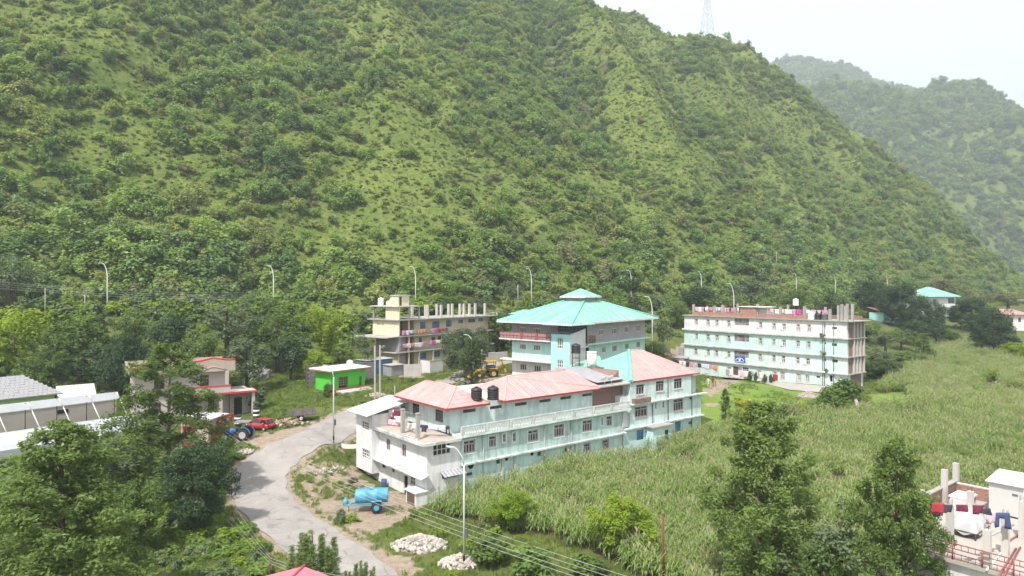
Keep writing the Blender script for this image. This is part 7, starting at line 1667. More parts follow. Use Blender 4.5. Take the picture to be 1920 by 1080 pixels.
# yellow backhoe loader
JY = surf('digger_yellow', (.50, .30, .02), .45, .08, 1, 0, 9, .2, (.25, .16, .06), spec=.4)
g = PZ(913, 709, 6.5); jc = empty('backhoe_loader', (g.x, g.y, gz(g.x, g.y)), math.radians(195), 'yellow backhoe loader parked behind the pink roofs', 'digger')
mb = MB(); loft(mb, [[(x, -w, .75), (x, -w, z), (x, -w*.7, z+.08), (x, w*.7, z+.08), (x, w, z), (x, w, .75)] for x, w, z in ((.3, .5, 1.45), (1.3, .48, 1.35), (1.9, .42, 1.2))]); mb.build('bonnet', JY, jc)
mb = MB(); mb.cbox((.2, 0, .75), (3.6, .7, .35)); mb.build('chassis', BLACKP, jc)
for s in (-1, 1):
    wheel(jc, (-.9, s*.85, .75), .75, .4, JY, .5, 20); wheel(jc, (1.4, s*.8, .5), .5, .3, JY, .5); mb = MB(); mb.cbox((-.9, s*.85, 1.55), (1.2, .42, .06)); mb.build('mudguard', JY, jc)
    mb = MB(); mb.tube([(.7, s*.62, 1.4), (1.8, s*.68, 1.15), (2.6, s*.68, .6)], .11, 6); mb.build('loader_arm', JY, jc)
    for x in (-1.35, .2): mb = MB(); mb.tube([(x, s*.62, 1.3), (x*.95, s*.6, 2.62)], .05, 5); mb.build('cab_post', BLACKP, jc)
mb = MB(); mb.box(-1.25, .1, -.55, .55, 1.2, 2.0); mb.build('cab', glass_m('cab_dark', (.03, .03, .035), .2), jc); mb = MB(); mb.slab([(-1.6, -.8, 2.75), (.4, -.8, 2.75), (.4, .8, 2.75), (-1.6, .8, 2.75)], .14); mb.build('cab_roof', JY, jc)
mb = MB(); loft(mb, [[(2.55, y, .9), (2.5, y, .35), (2.9, y, .12), (3.3, y, .2), (2.95, y, .35), (2.75, y, .55)] for y in (-1.05, 1.05)], False); mb.build('front_bucket', JY, jc)
mb = MB(); mb.tube([(-1.9, 0, .9), (-2.5, 0, 2.3), (-2.2, 0, 3.1)], [.18, .16, .12], 6); bo = mb.build('boom', JY, jc); mb = MB(); mb.tube([(-2.2, 0, 3.1), (-2.9, 0, 1.5)], [.13, .1], 6); mb.build('dipper_arm', JY, bo); mb = MB(); loft(mb, [[(-2.8, y, 1.5), (-3.1, y, 1.4), (-3.2, y, 1.0), (-2.9, y, .8), (-2.85, y, 1.1)] for y in (-.3, .3)], False); mb.build('rear_bucket', JY, bo)
# tyre stacks by the kiosk
mb = MB(); mb.lathe([(.18, 0), (.36, .02), (.42, .1), (.42, .18), (.36, .26), (.18, .28)], 16); tme = {'black': mb.mesh('tyre', TYRE)}; tme['white'] = tme['black'].copy(); tme['white'].materials[0] = WHITEP
ords = ('bottom', 'second', 'third', 'fourth', 'top')
for (px, pb, nm) in ((446, 800, 'stack beside the red sign'), (480.5, 786, 'stack behind the red car')):
    g = G(px, pb)
    for k in range(5): c = 'white' if k % 2 == 1 else 'black'; o = link('tyre', tme[c], None, (g.x, g.y, gz(g.x, g.y)+k*.29)); tag(o, '%s painted tyre, %s of the %s' % (c, ords[k], nm), 'tyre', 'tyre '+nm)
# ------------------------------------------------------------ rubble, timber, rocks
def rock_mesh(seed, m, nm='stone', s=1.0):
    r = np.random.default_rng(seed); mb = MB(); n = 7; rows = 5
    st = []
    for j in range(rows): a = -math.pi/2+math.pi*(j+.5)/rows; st.append([(math.cos(a)*math.cos(2*math.pi*k/n)*s*r.uniform(.75, 1.15), math.cos(a)*math.sin(2*math.pi*k/n)*s*r.uniform(.75, 1.15), math.sin(a)*s*.75*r.uniform(.8, 1.1)) for k in range(n)])
    loft(mb, st, False); return mb.mesh(nm, m)
RUB = surf('rubble_dust', (.30, .26, .23), .95, .3, 2, .3, 9); RUBM = [rock_mesh(60+k, surf('rubble_%d' % k, tuple(c*f for c in (.50, .445, .40)), .95, .25, 2, .3, 9)) for k, f in enumerate((1, .8, 1.1, .9, .65, 1.0))]
def rubble(px, py, wpx, hm, label, seed, n, smax=.2, elong=.7):
    g = G(px, py); w = wpx/FPX*g.y; e = empty('rubble_pile', (g.x, g.y, gz(g.x, g.y)), 0, label, 'rubble'); r = random.Random(seed)
    mb = MB(); st = [[(math.cos(2*math.pi*k/14)*w*.5*f*(1+.12*math.sin(k*2.1)), math.sin(2*math.pi*k/14)*w*.5*elong*f*(1+.12*math.cos(k*1.7)), hm*(1-f)**.8*.85-.05) for k in range(14)] for f in (1, .8, .55, .3, .05)]; loft(mb, st)
    if hm > .2: mb.build('rubble_core', RUB, e)
    for k in range(n):
        a = r.random()*6.283; f = r.random()**.6*1.02; x, y = math.cos(a)*w*.5*f, math.sin(a)*w*.5*elong*f
        o = link('stone', RUBM[r.randrange(6)], e, (x, y, hm*max(0, 1-f)**.8*.85+.03+r.uniform(0, .06)))
        s = r.uniform(.35, 1)*smax; o.scale = (s*r.uniform(.8, 1.4), s, s*r.uniform(.7, 1.1)); o.rotation_euler = (r.random()*3, r.random()*3, r.random()*6)
    return e
rubble(787, 1026, 102, 1.0, 'larger heap of white broken stone on the grass near the lamp', 1, 260, .24); rubble(860, 1062, 76, .75, 'smaller heap of white broken stone round the lamp foot', 2, 200, .22)
rubble(455, 850, 42, .4, 'low heap of white stone at left edge of road', 3, 150, .18); rubble(1515, 745, 44, 1.1, 'heap of pale sand and stone on the lawn', 4, 40, .16); rubble(612, 885, 80, .12, 'scatter of grey gravel on ground inside the road bend', 5, 140, .13); rubble(706, 745, 45, .5, 'heap of dark field stones beside the twin pole', 6, 90, .2)
WOODM = surf('sawn_wood', (.36, .27, .20), .9, .25, 2, .2); g = G(528, 800); tb = empty('timber_pile', (g.x, g.y, gz(g.x, g.y)), .4, 'jumbled pile of old timber and stones beside the cart', 'timber'); r = random.Random(8)
mb = MB(); mb.box(-.9, .9, -.06, .06, -.04, .04); plk = [mb.mesh('plank', WOODM)]; 
for k in range(46): o = link('plank', plk[0], tb, (r.gauss(0, 1.2), r.gauss(0, .6), .1+r.random()*.7)); o.rotation_euler = (r.uniform(-.4, .4), r.uniform(-.5, .5), r.random()*6); s = r.uniform(.4, 1); o.scale = (s, r.uniform(.8, 1.8), 1)
for k in range(40): o = link('stone', RUBM[k % 6], tb, (r.gauss(0, 1.3), r.gauss(0, .7), .1+r.random()*.5)); s = r.uniform(.12, .25); o.scale = (s, s, s); o.rotation_euler = (r.random()*3, r.random()*3, 0)
GROCK = surf('grey_boulder', (.30, .29, .28), .95, .3, 1.5, .5, 5)
for px, py, wpx, d, lab, sx in ((33, 399, 24, None, 'round grey boulder on hillside grass at far left', 1), (628, 411, 12, None, 'small pale boulder on the hillside above the lamps', 1), (488, 700, 46, 112, 'large slanted grey rock slab right of the beige house', 1.2), (500, 800, 30, 84, 'upright grey rock behind the red car', .8), (152, 712, 18, 104, 'pale grey rock above the white sheet shed', 1), (925, 420, 12, None, 'small dark boulder on slope above the teal turret', 1), (1560, 410, 12, None, 'small boulder high on slope right of white pole', 1)):
    p = G(px, py) if d is None else PD(px, py, d); w = wpx/FPX*p.y*.5; o = link('boulder', rock_mesh(int(px), GROCK, 'boulder', 1), None, (p.x, p.y, gz(p.x, p.y)+w*.3)); o.scale = (w, w*.8, w*.85*sx); o.rotation_euler = (.2, .3, px); tag(o, lab, 'boulder')
# ------------------------------------------------------------ people on the lawn
SKIN_M = surf('skin', (.30, .17, .11), .6, .05, 1, 0); HAIR = surf('hair', (.015, .012, .01), .7, .1, 1, 0)
def person(loc, rz, top, bottom, label, pose=0):
    P = {'pel': (0, 0, .93), 'wst': (0, 0, 1.1), 'chs': (0, .01, 1.33), 'nek': (0, .01, 1.47), 'hd0': (0, .03, 1.56), 'hd1': (0, .03, 1.68)}
    for s, t in ((-1, 'l'), (1, 'r')):
        sw = .12*s*pose
        P['sh'+t] = (s*.18, 0, 1.40); P['el'+t] = (s*.25, .03+sw*.5, 1.13); P['wr'+t] = (s*.25, .12+sw, .89); P['ha'+t] = (s*.25, .14+sw, .80)
        P['hp'+t] = (s*.09, 0, .88); P['kn'+t] = (s*.10, .04-sw, .50); P['an'+t] = (s*.10, -sw*1.3, .09); P['to'+t] = (s*.11, .16-sw*1.3, .04)
    R = dict(pel=.15, wst=.13, chs=.155, nek=.055, hd0=.085, hd1=.08); Rl = dict(sh=.07, el=.048, wr=.036, ha=.04, hp=.09, kn=.062, an=.045, to=.04)
    K = list(P); E_ = [('pel', 'wst'), ('wst', 'chs'), ('chs', 'nek'), ('nek', 'hd0'), ('hd0', 'hd1')]
    for t in 'lr': E_ += [('chs', 'sh'+t), ('sh'+t, 'el'+t), ('el'+t, 'wr'+t), ('wr'+t, 'ha'+t), ('pel', 'hp'+t), ('hp'+t, 'kn'+t), ('kn'+t, 'an'+t), ('an'+t, 'to'+t)]
    me = bpy.data.meshes.new('body'); me.from_pydata([P[k] for k in K], [(K.index(a), K.index(b)) for a, b in E_], [])
    o = bpy.data.objects.new('body', me); COL.objects.link(o); md = o.modifiers.new('skin', 'SKIN'); 
    for i, k in enumerate(K): rr = R.get(k, Rl.get(k[:2], .05)); me.skin_vertices[0].data[i].radius = (rr, rr*.8); me.skin_vertices[0].data[i].use_root = (k == 'pel')
    md.use_smooth_shade = True; o.modifiers.new('sub', 'SUBSURF').levels = 1
    bpy.context.view_layer.update(); dm_ = bpy.data.meshes.new_from_object(o.evaluated_get(bpy.context.evaluated_depsgraph_get())); bpy.data.objects.remove(o)
    dm_.materials.clear(); [dm_.materials.append(m) for m in (SKIN_M, top, bottom)]
    for p in dm_.polygons:
        z = p.center.z; arm = abs(p.center.x) > .21
        p.material_index = 2 if z < .93 and not arm else (1 if (z < 1.46 and not arm) or (arm and z > 1.1) else 0)
    e = empty('person', loc, rz, label, 'person'); link('body', dm_, e)
    mb = MB(); mb.lathe([(.098, 1.60), (.108, 1.68), (.09, 1.75), (.03, 1.785)], 12, (0, .015, 0)); mb.build('hair', HAIR, e); return e
for k, (px, py, c1, c2, lab) in enumerate(((1328, 727, cloth_m(PALC['white']), cloth_m(PALC['pale pink']), 'person in white top walking on the lawn, leftmost of three'), (1336.5, 726, cloth_m(PALC['dark']), cloth_m((.10, .05, .03)), 'person in dark clothes standing in the middle of the lawn trio'), (1341, 726.5, cloth_m(PALC['orange']), cloth_m((.3, .2, .12)), 'person in orange brown top, rightmost of the lawn trio'))):
    g = G(px, py); person((g.x, g.y, gz(g.x, g.y)), 2.0+k*1.1, c1, c2, lab, 1 if k == 0 else .4)
# ------------------------------------------------------------ trees: each one a thing with trunk and crown
def limb_tree(rng, clumps, h0, r0, n_limbs, top, lean=(0, 0)):
    """tapered trunk with limbs that reach into the clumps"""
    mb = MB(); ph = rng.random()*6
    tr = [(0, 0, -0.4)]+[(lean[0]*t+0.12*math.sin(ph+3*t)*t, lean[1]*t+0.12*math.cos(ph+2*t)*t, top*t) for t in (0.12, 0.3, 0.5, 0.75, 1.0)]
    mb.tube(tr, [r0*1.25, r0, r0*0.85, r0*0.7, r0*0.45, r0*0.15], 8)
    idx = rng.choice(len(clumps), min(n_limbs, len(clumps)), replace=False)
    for i in idx:
        c = clumps[i]; t = np.clip((c[2]-0.9*math.hypot(c[0], c[1])*0.7)/top, h0, 0.92); s = Vector((lean[0]*t, lean[1]*t, top*t)); e = Vector(c[:3]); m = s.lerp(e, 0.55)+Vector((0, 0, 0.1*(e-s).length))
        mb.tube([s, m, e], [r0*0.38*(1.05-t), r0*0.22*(1.05-t)+0.012, 0.012], 5, False)
    return mb
def tree_meshes(name, seed, kind):
    rng = np.random.default_rng(seed)
    if kind == 'broad':      # round, dense, R = 3, H = 7
        cl = crown_clumps(rng, 46, 2.5, 2.5, 2.5, 4.4, 0.55, 1.0, 0.5, 0.22); lf = leaf_cloud(rng, cl, 95, 0.30, 0.55, 0.9, 0.6, 0.45); t = limb_tree(rng, cl, 0.25, 0.22, 16, 5.6)
    elif kind == 'open':     # looser, R = 3, H = 8
        cl = crown_clumps(rng, 40, 2.7, 2.7, 3.0, 5.2, 0.45, 0.85, 0.35, 0.35); lf = leaf_cloud(rng, cl, 85, 0.27, 0.5, 0.8, 0.8, 0.3); t = limb_tree(rng, cl, 0.3, 0.2, 24, 7.0)
    elif kind == 'feather':  # tall silver oak, R = 3, H = 12.5: tiers of drooping sprays
        cl = crown_clumps(rng, 225, 1.0, 1.0, 10.2, 2.1, 0.38, 0.72, 0.3, 0.30, ([0, .12, .4, .7, .9, 1], [2.0, 3.0, 2.9, 2.1, 1.3, .4])); lf = leaf_cloud(rng, cl, 210, 0.20, 0.42, 0.55, 1.3, 0.15, 1.05, -0.15); t = limb_tree(rng, cl, 0.15, 0.2, 60, 12.0)
    elif kind == 'thin':     # tall thin tree with layered bright crown, R = 2.6, H = 14
        cl = crown_clumps(rng, 190, 1.0, 1.0, 11.4, 2.2, 0.36, 0.75, 0.3, 0.34, ([0, .15, .35, .6, .85, 1], [2.6, 3.0, 2.9, 2.5, 2.1, .7])); lf = leaf_cloud(rng, cl, 170, 0.20, 0.45, 0.6, 1.2, 0.15, 0.9, 0.0); t = limb_tree(rng, cl, 0.2, 0.15, 50, 13.2)
    elif kind == 'mango':    # heavy dark dome, R = 3.2, H = 7.6
        cl = crown_clumps(rng, 90, 2.7, 2.6, 3.3, 4.1, 0.5, 0.85, 0.62, 0.18); lf = leaf_cloud(rng, cl, 260, 0.25, 0.30, 0.5, 1.1, 0.45, 1.0, 0.2); t = limb_tree(rng, cl, 0.25, 0.26, 22, 6.0)
    elif kind == 'round':    # young bright tree, R = 2.3, H = 5.2
        cl = crown_clumps(rng, 70, 1.9, 1.9, 2.0, 2.9, 0.32, 0.62, 0.45, 0.25); lf = leaf_cloud(rng, cl, 190, 0.17, 0.5, 0.9, 0.8, 0.25); t = limb_tree(rng, cl, 0.2, 0.12, 26, 4.4)
    elif kind == 'spire':    # loose conifer spires, R = 1.4, H = 5
        cl = []
        for i_ in range(11):
            a_ = i_*2.4; R_ = .28*math.sqrt(i_)*1.35; h = 5.0-.9*R_-.5*rng.random()
            for k in range(12):
                f = k/12
                for j_ in range(2 if f < .75 else 1): cl.append((math.cos(a_)*R_*(1+.15*f)+rng.normal()*.16*(1-f), math.sin(a_)*R_+rng.normal()*.16*(1-f), .3+f*(h-.3), .36*(1-f*.8)+.06))
        lf = leaf_cloud(rng, cl, 60, 0.22, 0.2, 0.8, 0.9, 0.1, 1.5, -0.9); t = limb_tree(rng, cl, 0.1, 0.09, 24, 4.4)
    elif kind == 'araucaria':  # whorled tiers, R = 2.4, H = 10
        cl = []
        for k in range(15):
            f = k/15; z = 1.2+f*8.4; R = 2.4*(1-f)**0.8+.2; n = 6
            for j in range(n): 
                a = 6.283*j/n+k*.5
                for q2 in (.35, .6, .85, 1.05): cl.append((math.cos(a)*R*q2, math.sin(a)*R*q2, z+.18*q2*R*.4, .16+.16*(1-q2*.5)))
        lf = leaf_cloud(rng, cl, 16, 0.26, 0.3, 0.6, 0.8, 0.2, 0.8, 0.0); t = limb_tree(rng, cl, 0.08, 0.14, 90, 9.8)
    elif kind == 'column':   # cypress-like, R = 1.5, H = 9
        cl = crown_clumps(rng, 60, 1, 1, 8.6, .5, .4, .7, .4, .15, ([0, .2, .6, .9, 1], [1.0, 1.35, 1.2, .7, .2])); lf = leaf_cloud(rng, cl, 70, .28, .45, .9, .6, .4, 1.2); t = limb_tree(rng, cl, .1, .14, 16, 8)
    elif kind == 'bamboo':   # arching plumes, R = 3.6, H = 8
        cl = []
        for k in range(22):
            a = rng.random()*6.283; L = rng.uniform(5, 8.5); sp = rng.uniform(.6, 3.6)
            for f in np.linspace(.35, 1, 8): cl.append((math.cos(a)*sp*f**2, math.sin(a)*sp*f**2, L*(f-.25*f**3), .5))
        lf = leaf_cloud(rng, cl, 34, .42, .22, .7, .9, .1, .8, .5); t = limb_tree(rng, cl, .05, .1, 40, 3.0)
    elif kind == 'shrub':    # R = 1, H = 1.6
        cl = crown_clumps(rng, 22, .72, .72, .6, .8, .25, .42, .4, .25); lf = leaf_cloud(rng, cl, 60, .2, .55, .9, .6, .35); t = limb_tree(rng, cl, .1, .05, 8, 1.1)
        lf[0][:, 2] = np.maximum(lf[0][:, 2], .02)
    return lf, t
DIM = dict(broad=(3, 7.2), open=(3.1, 8.4), feather=(3.1, 12.6), thin=(3.1, 14), mango=(3.2, 7.9), round=(2.3, 5.2), spire=(1.7, 5.2), araucaria=(2.5, 10), column=(1.5, 9.3), bamboo=(3.8, 7.2), shrub=(1, 1.65))
_TC = {}
def tree(kind, leaf, px, ptop, wpx, label, d=None, pbase=None, seed=0, name='tree', group=None, rz=None, zbase=None, bark=None):
    """a tree whose crown top is seen at (px, ptop) and is wpx wide, standing at distance d (or where its foot is seen)"""
    if d is None: p = G(px, pbase); X, Y = p.x, p.y
    else: X, Y = (px-CX)/FPX*d, d
    z0 = gz(X, Y) if zbase is None else zbase
    zt = CAMZ+(CY-ptop)/FPX*Y
    key = (kind, leaf, seed)
    if key not in _TC:
        lf, t = tree_meshes(kind, seed*31+len(kind)*7+3, kind)
        _TC[key] = (np_mesh('crown', lf[0], lf[1], LF[leaf], {'lv': lf[2]}), t.mesh('trunk', bark or BARK))
    cm, tm = _TC[key]; R, Hh = DIM[kind]
    e = empty(name, (X, Y, z0-0.1), random.Random(px*7+ptop).random()*6.28 if rz is None else rz, label, 'tree' if name.endswith('tree') or name == 'bamboo_clump' or name == 'cypress' else 'shrub', group)
    s = wpx/FPX*Y/2/R; e.scale = (s, s, max(0.5, (zt-z0+0.1)/Hh))
    link('trunk', tm, e); link('crown', cm, e)
    return e
T = tree
# foreground
T('feather', 'oak', 112, 788, 285, 'big feathery dark tree filling the bottom left corner', 40, seed=1, name='silver_oak_tree'); T('thin', 'oak', 318, 638, 196, 'tall thin tree in front of the beige house', 63, seed=2, name='slender_tree', bark=BARK_PALE); T('mango', 'dark', 372, 812, 142, 'dense dark mango tree beside the road bend', 56.5, seed=1, name='mango_tree')
T('round', 'mid', 262, 888, 120, 'leafy mid green tree between the feathery tree and mango', 52, seed=3, name='leafy_tree'); T('open', 'grey', 215, 815, 170, 'loose yellowish green tree behind the leafy tree at left', 62, seed=4, name='loose_tree'); T('broad', 'weed', 30, 890, 150, 'shrubby light green tree at left edge below the polyhouse', 50, seed=5, name='shrubby_tree')
T('feather', 'oak', 1425, 750, 216, 'tallest feathery tree in the right foreground', 44.5, seed=3, name='silver_oak_tree'); T('feather', 'oak', 1684, 815, 170, 'feathery tree just left of the white terrace', 38.5, seed=4, name='silver_oak_tree'); T('open', 'grey', 1575, 935, 190, 'brownish loose tree between the two feathery trees on right', 41, seed=6, name='loose_tree'); T('round', 'mid', 1540, 1000, 110, 'low bright tree at foot of the right feathery trees', 40, seed=7, name='leafy_tree')
T('round', 'bright', 958, 912, 92, 'bright green young tree left of two in the corn', 58, seed=1, name='young_tree'); T('round', 'bright', 1166, 920, 135, 'larger yellow green young tree right of two in the corn', 52, seed=2, name='young_tree')
T('spire', 'oak', 583, 978, 125, 'dark conifer with several spires in front of the road', 46, seed=1, name='conifer_tree'); T('spire', 'oak', 676, 1036, 76, 'small dark conifer at bottom edge beside the road', 44, seed=2, name='conifer_tree')
T('araucaria', 'conifer', 884, 628, 78, 'tall araucaria with tiered branches behind the pink roofs', 97, seed=1, name='araucaria_tree')
# behind the houses on the left
for a in (('broad', 'bright', 28, 572, 130, 104, 1, 'bright green rounded tree at left edge'), ('open', 'grey', 22, 468, 120, 120, 1, 'tall brownish tree at far left above the highway'), ('broad', 'mid', 150, 588, 125, 108, 2, 'rounded green tree below the first highway lamp'), ('mango', 'dark', 236, 618, 92, 101, 2, 'grey green dense tree left of the beige house roof'), ('open', 'oak', 255, 574, 110, 114, 2, 'olive tree right of the first highway lamp'),
          ('broad', 'dark', 322, 580, 100, 111, 3, 'dark round tree behind the slender tree'), ('open', 'grey', 425, 545, 150, 117, 3, 'large pale olive tree below the second highway lamp'), ('broad', 'oak', 382, 618, 90, 104, 1, 'dull green tree behind middle of the beige house'), ('broad', 'grey', 462, 630, 100, 103, 2, 'grey green tree right of the beige house'), ('open', 'mid', 95, 638, 85, 99, 4, 'pale leafy tree above the slate roof'),
          ('broad', 'mid', 520, 575, 120, 116, 3, 'mid green tree left of the bamboo'), ('broad', 'dark', 545, 625, 80, 110, 1, 'dark tree below the bamboo'), ('broad', 'mid', 60, 660, 80, 97, 4, 'low green tree behind the slate roof at left'), ('broad', 'bright', 590, 655, 70, 110, 2, 'bright rounded bush tree above the stone wall'), ('open', 'grey', 690, 625, 62, 118, 5, 'pale feathery tree left of the cream building'), ('broad', 'dark', 185, 640, 80, 103, 2, 'dark tree between the slate roof and beige house')):
    T(*a[:5], a[7], a[5], seed=a[6], name='roadside_tree', group='trees below the highway on the left')
T('bamboo', 'bright', 612, 556, 132, 'bright green bamboo clump left of the cream building', 119, seed=1, name='bamboo_clump'); T('mango', 'grey', 876, 606, 104, 'big leaved grey green tree in front of the cream building', 111, seed=4, name='leafy_tree')
for a in (('broad', 'mid', 835, 553, 95, 158, 1, 'green tree right behind the cream building posts'), ('broad', 'dark', 800, 560, 60, 160, 2, 'dark tree behind the stair head of cream building'), ('open', 'grey', 895, 545, 75, 160, 3, 'greyish tree behind right end of the cream building'), ('broad', 'mid', 935, 580, 70, 150, 3, 'dark green tree left of the teal roof'), ('open', 'grey', 962, 522, 60, 168, 2, 'bare looking grey tree left of the turret'), ('broad', 'hill2', 1010, 545, 60, 178, 1, 'small yellowish tree behind the teal roof'),
          ('open', 'grey', 1243, 580, 62, 143, 4, 'olive tree at right of the teal roof'), ('broad', 'mid', 1226, 636, 46, 126, 2, 'round green bush tree between two big buildings'), ('open', 'grey', 1408, 512, 90, 187, 5, 'large olive tree behind the four storey roof'), ('broad', 'dark', 1308, 535, 75, 184, 1, 'dark tree behind left end of the four storey roof'), ('broad', 'dark', 1562, 545, 65, 186, 3, 'dark tree behind right end of the four storey roof'), ('broad', 'mid', 1490, 540, 60, 192, 1, 'green tree behind the white roof tank'), ('open', 'mid', 1140, 545, 60, 185, 4, 'pale green tree right of the turret'), ('broad', 'oak', 1270, 560, 50, 170, 3, 'small dull tree left of the four storey building')):
    T(*a[:5], a[7], a[5], seed=a[6], name='roadside_tree', group='trees along the highway in the middle')
T('column', 'conifer', 1190, 513, 40, 'tall dark cypress right of the teal turret', 166, seed=1, name='cypress')
for a in (('mango', 'dark', 1640, 522, 82, 208, 5, 'dark tree left of the mint hut'), ('mango', 'dark', 1692, 528, 88, 196, 6, 'dark tree right of the mint hut'), ('mango', 'dark', 1742, 556, 66, 190, 5, 'dark tree in front of the far teal house'), ('mango', 'dark', 1822, 556, 84, 200, 6, 'dark tree right of the far teal house'), ('mango', 'dark', 1862, 573, 84, None, 5, 'big dark tree with bare trunk standing in the field'), ('broad', 'dark', 1756, 600, 52, 172, 2, 'dark round tree at upper edge of the field'), ('open', 'oak', 1690, 610, 70, 165, 3, 'dull green tree below the mint hut'), ('open', 'grey', 1640, 648, 100, 140, 6, 'wide olive tree right of the four storey building'),
          ('column', 'oak', 1732, 622, 38, 150, 2, 'narrow brownish tree at left edge of field'), ('mango', 'conifer', 1655, 672, 88, 131, 4, 'dark banana like tree below the olive tree'), ('broad', 'mid', 1625, 600, 60, 172, 4, 'bright green tree just right of the brick end wall'), ('open', 'hill', 1890, 540, 90, 250, 3, 'pale hazy tree at right edge under the hill'), ('broad', 'bright', 1905, 640, 60, 150, 2, 'bright bush tree right of the big dark tree'), ('open', 'hill', 1770, 510, 110, 262, 6, 'pale tree on slope behind the far teal house'), ('broad', 'mid', 1605, 668, 60, 128, 1, 'light green tree hugging the brick end wall'), ('broad', 'oak', 1690, 655, 80, 146, 3, 'dull round tree above the bright grass patch'), ('open', 'grey', 1660, 618, 80, 158, 2, 'greyish tree in the cluster right of four storey building'), ('broad', 'dark', 1715, 600, 60, 172, 1, 'dark low tree left of the narrow brownish tree'), ('broad', 'mid', 1780, 615, 50, 176, 4, 'small green tree at upper field edge below teal house')):
    T(*a[:5], a[7], a[5], pbase=668 if a[5] is None else None, seed=a[6], name='field_tree', group='trees beyond the four storey building')
# shrubs and hedges round the lawn
for a in (('shrub', 'yellow', 1400, 742, 56, 795, 1, 'yellow green hedge bush at lawn edge, left of two'), ('shrub', 'yellow', 1503, 748, 30, 783, 2, 'yellow green hedge bush at lawn edge, right of two'), ('column', 'conifer', 1361, 756, 22, 787, 3, 'small dark conifer bush at lawn edge'), ('shrub', 'mid', 1590, 700, 66, 752, 3, 'light green bush at right corner of four storey building'), ('shrub', 'weed', 1560, 722, 60, 768, 1, 'rounded green bush above the field wall'), ('shrub', 'conifer', 1550, 722, 30, 748, 2, 'dark bush at right end of the concrete pad'), ('shrub', 'mid', 1535, 745, 44, 784, 4, 'loose green bush left of the field wall'),
          ('shrub', 'mid', 1470, 752, 44, 792, 5, 'green hedge bush between the yellow bushes'), ('shrub', 'grey', 1440, 758, 40, 797, 6, 'grey green hedge bush behind the tall feathery tree'), ('shrub', 'bright', 1865, 686, 34, 716, 4, 'lone round bush in the middle of field'), ('shrub', 'conifer', 1406, 692, 12, 716, 5, 'dark clipped shrub at four storey front, first of four'), ('shrub', 'conifer', 1417, 696, 12, 717, 6, 'dark clipped shrub at four storey front, second of four'), ('shrub', 'conifer', 1434, 699, 11, 719, 5, 'dark clipped shrub at four storey front, third of four'), ('shrub', 'conifer', 1446, 700, 13, 720, 6, 'dark clipped shrub at four storey front, last of four'),
          ('shrub', 'grey', 478, 725, 60, 770, 1, 'grey green bush left of tyre stack'), ('shrub', 'mid', 615, 715, 30, 745, 2, 'green bush at left corner of the green shop'), ('shrub', 'mid', 920, 1000, 90, 1062, 3, 'thick green bush right of the foreground lamp'), ('shrub', 'weed', 1000, 1010, 110, 1085, 4, 'pale green bush in weeds below the young tree'), ('shrub', 'mid', 1100, 1035, 90, 1085, 6, 'dark green bush at bottom edge of corn')):
    T(a[0], a[1], a[2], a[3], a[4], a[7], None, pbase=a[5], seed=a[6], name='shrub' if a[0] == 'shrub' else 'conifer_shrub')
for k, p in enumerate(PLANT_TUFT):
    e = empty('wall_plant', p, k, ('weed sprouting from top ledge of four storey building', 'weed sprouting from middle ledge of four storey building', 'weed sprouting from lowest ledge of four storey building')[k], 'plant'); rngp = np.random.default_rng(k); cl = crown_clumps(rngp, 8, .6, .4, .4, .3, .2, .35, .3); v, q_, lv = leaf_cloud(rngp, cl, 40, .2, .4, .7, .8, .2); link('foliage', np_mesh('foliage', v, q_, LF['grey'], {'lv': lv}), e); mb = MB(); [mb.tube([(0, .2, 0), c[:3]], .02, 4) for c in cl]; mb.build('stem', BARK, e)
# small trees on the ridge skyline
for k, (px, top, w) in enumerate(((1098, -6, 16), (1195, 44, 14), (1210, 50, 14), (1253, 58, 10), (1315, 62, 12), (1365, 54, 20), (1404, 74, 14))):
    r_ = ray(px, top+10); d_ = np.arange(380, 700, 2.0); z_ = gzs(r_.x*d_, d_); i_ = int(np.argmax((z_-CAMZ)/d_)); T('open', 'hill', px, top, w, ('small tree at the very top of the ridge by the sky', 'left of two little trees on the ridge saddle', 'right of two little trees on the ridge saddle', 'flat little tree on skyline right of the saddle pair', 'small tree on skyline just left of the pylon', 'small tree on the knob right of the pylon', 'rightmost little tree on the knob of the ridge')[k], float(d_[i_]), seed=1+k % 3, name='ridge_tree')
for k, (px, top, w) in enumerate(((1722, 168, 22), (1760, 170, 34), (1800, 172, 40))):
    r_ = ray(px, top+10); d_ = np.arange(800, 1300, 4.0); z_ = gzs(r_.x*d_, d_); d_ = float(d_[int(np.argmax((z_-CAMZ)/d_))]); T('open', 'hill', px, top, w, ('left of three trees on far hill skyline', 'middle of three trees on far hill skyline', 'right of three trees on far hill skyline')[k], d_, seed=1+k, name='ridge_tree')

# ------------------------------------------------------------ ground cover (uncountable)
FOOT = []
def foot(b, x0, x1, y0, y1, m=0.5): FOOT.append([tuple(b.w(x, y).xy) for x, y in ((x0-m, y0-m), (x1+m, y0-m), (x1+m, y1+m), (x0-m, y1+m))])
foot(LB, -1, 44, 0, 16, .35); foot(TB, 0, 24, 0, 13); foot(WB, -1, 35, -1, 7); foot(YBd, -1, 28, 0, 9); foot(GS, -.3, 8, -1.5, 4); foot(LH, 0, 14, -1, 9); foot(KS, 0, 3, -.5, 3.5); foot(RB, -13.5, 0, -15.5, 0); foot(PH, -19, 1, -5.2, .5); foot(GH, -14, .5, 0, 8); foot(PR, -2.5, 2.5, -3, 3); foot(FH, -3, 13, 0, 9); foot(HT, 0, 6, 0, 5); foot(RH, 0, 9, 0, 6); foot(CT, 0, 6, 0, 2.5); foot(WS, 0, 6, 0, 2.6)
FOOT.append([tuple(p.xy) for p in PD_])
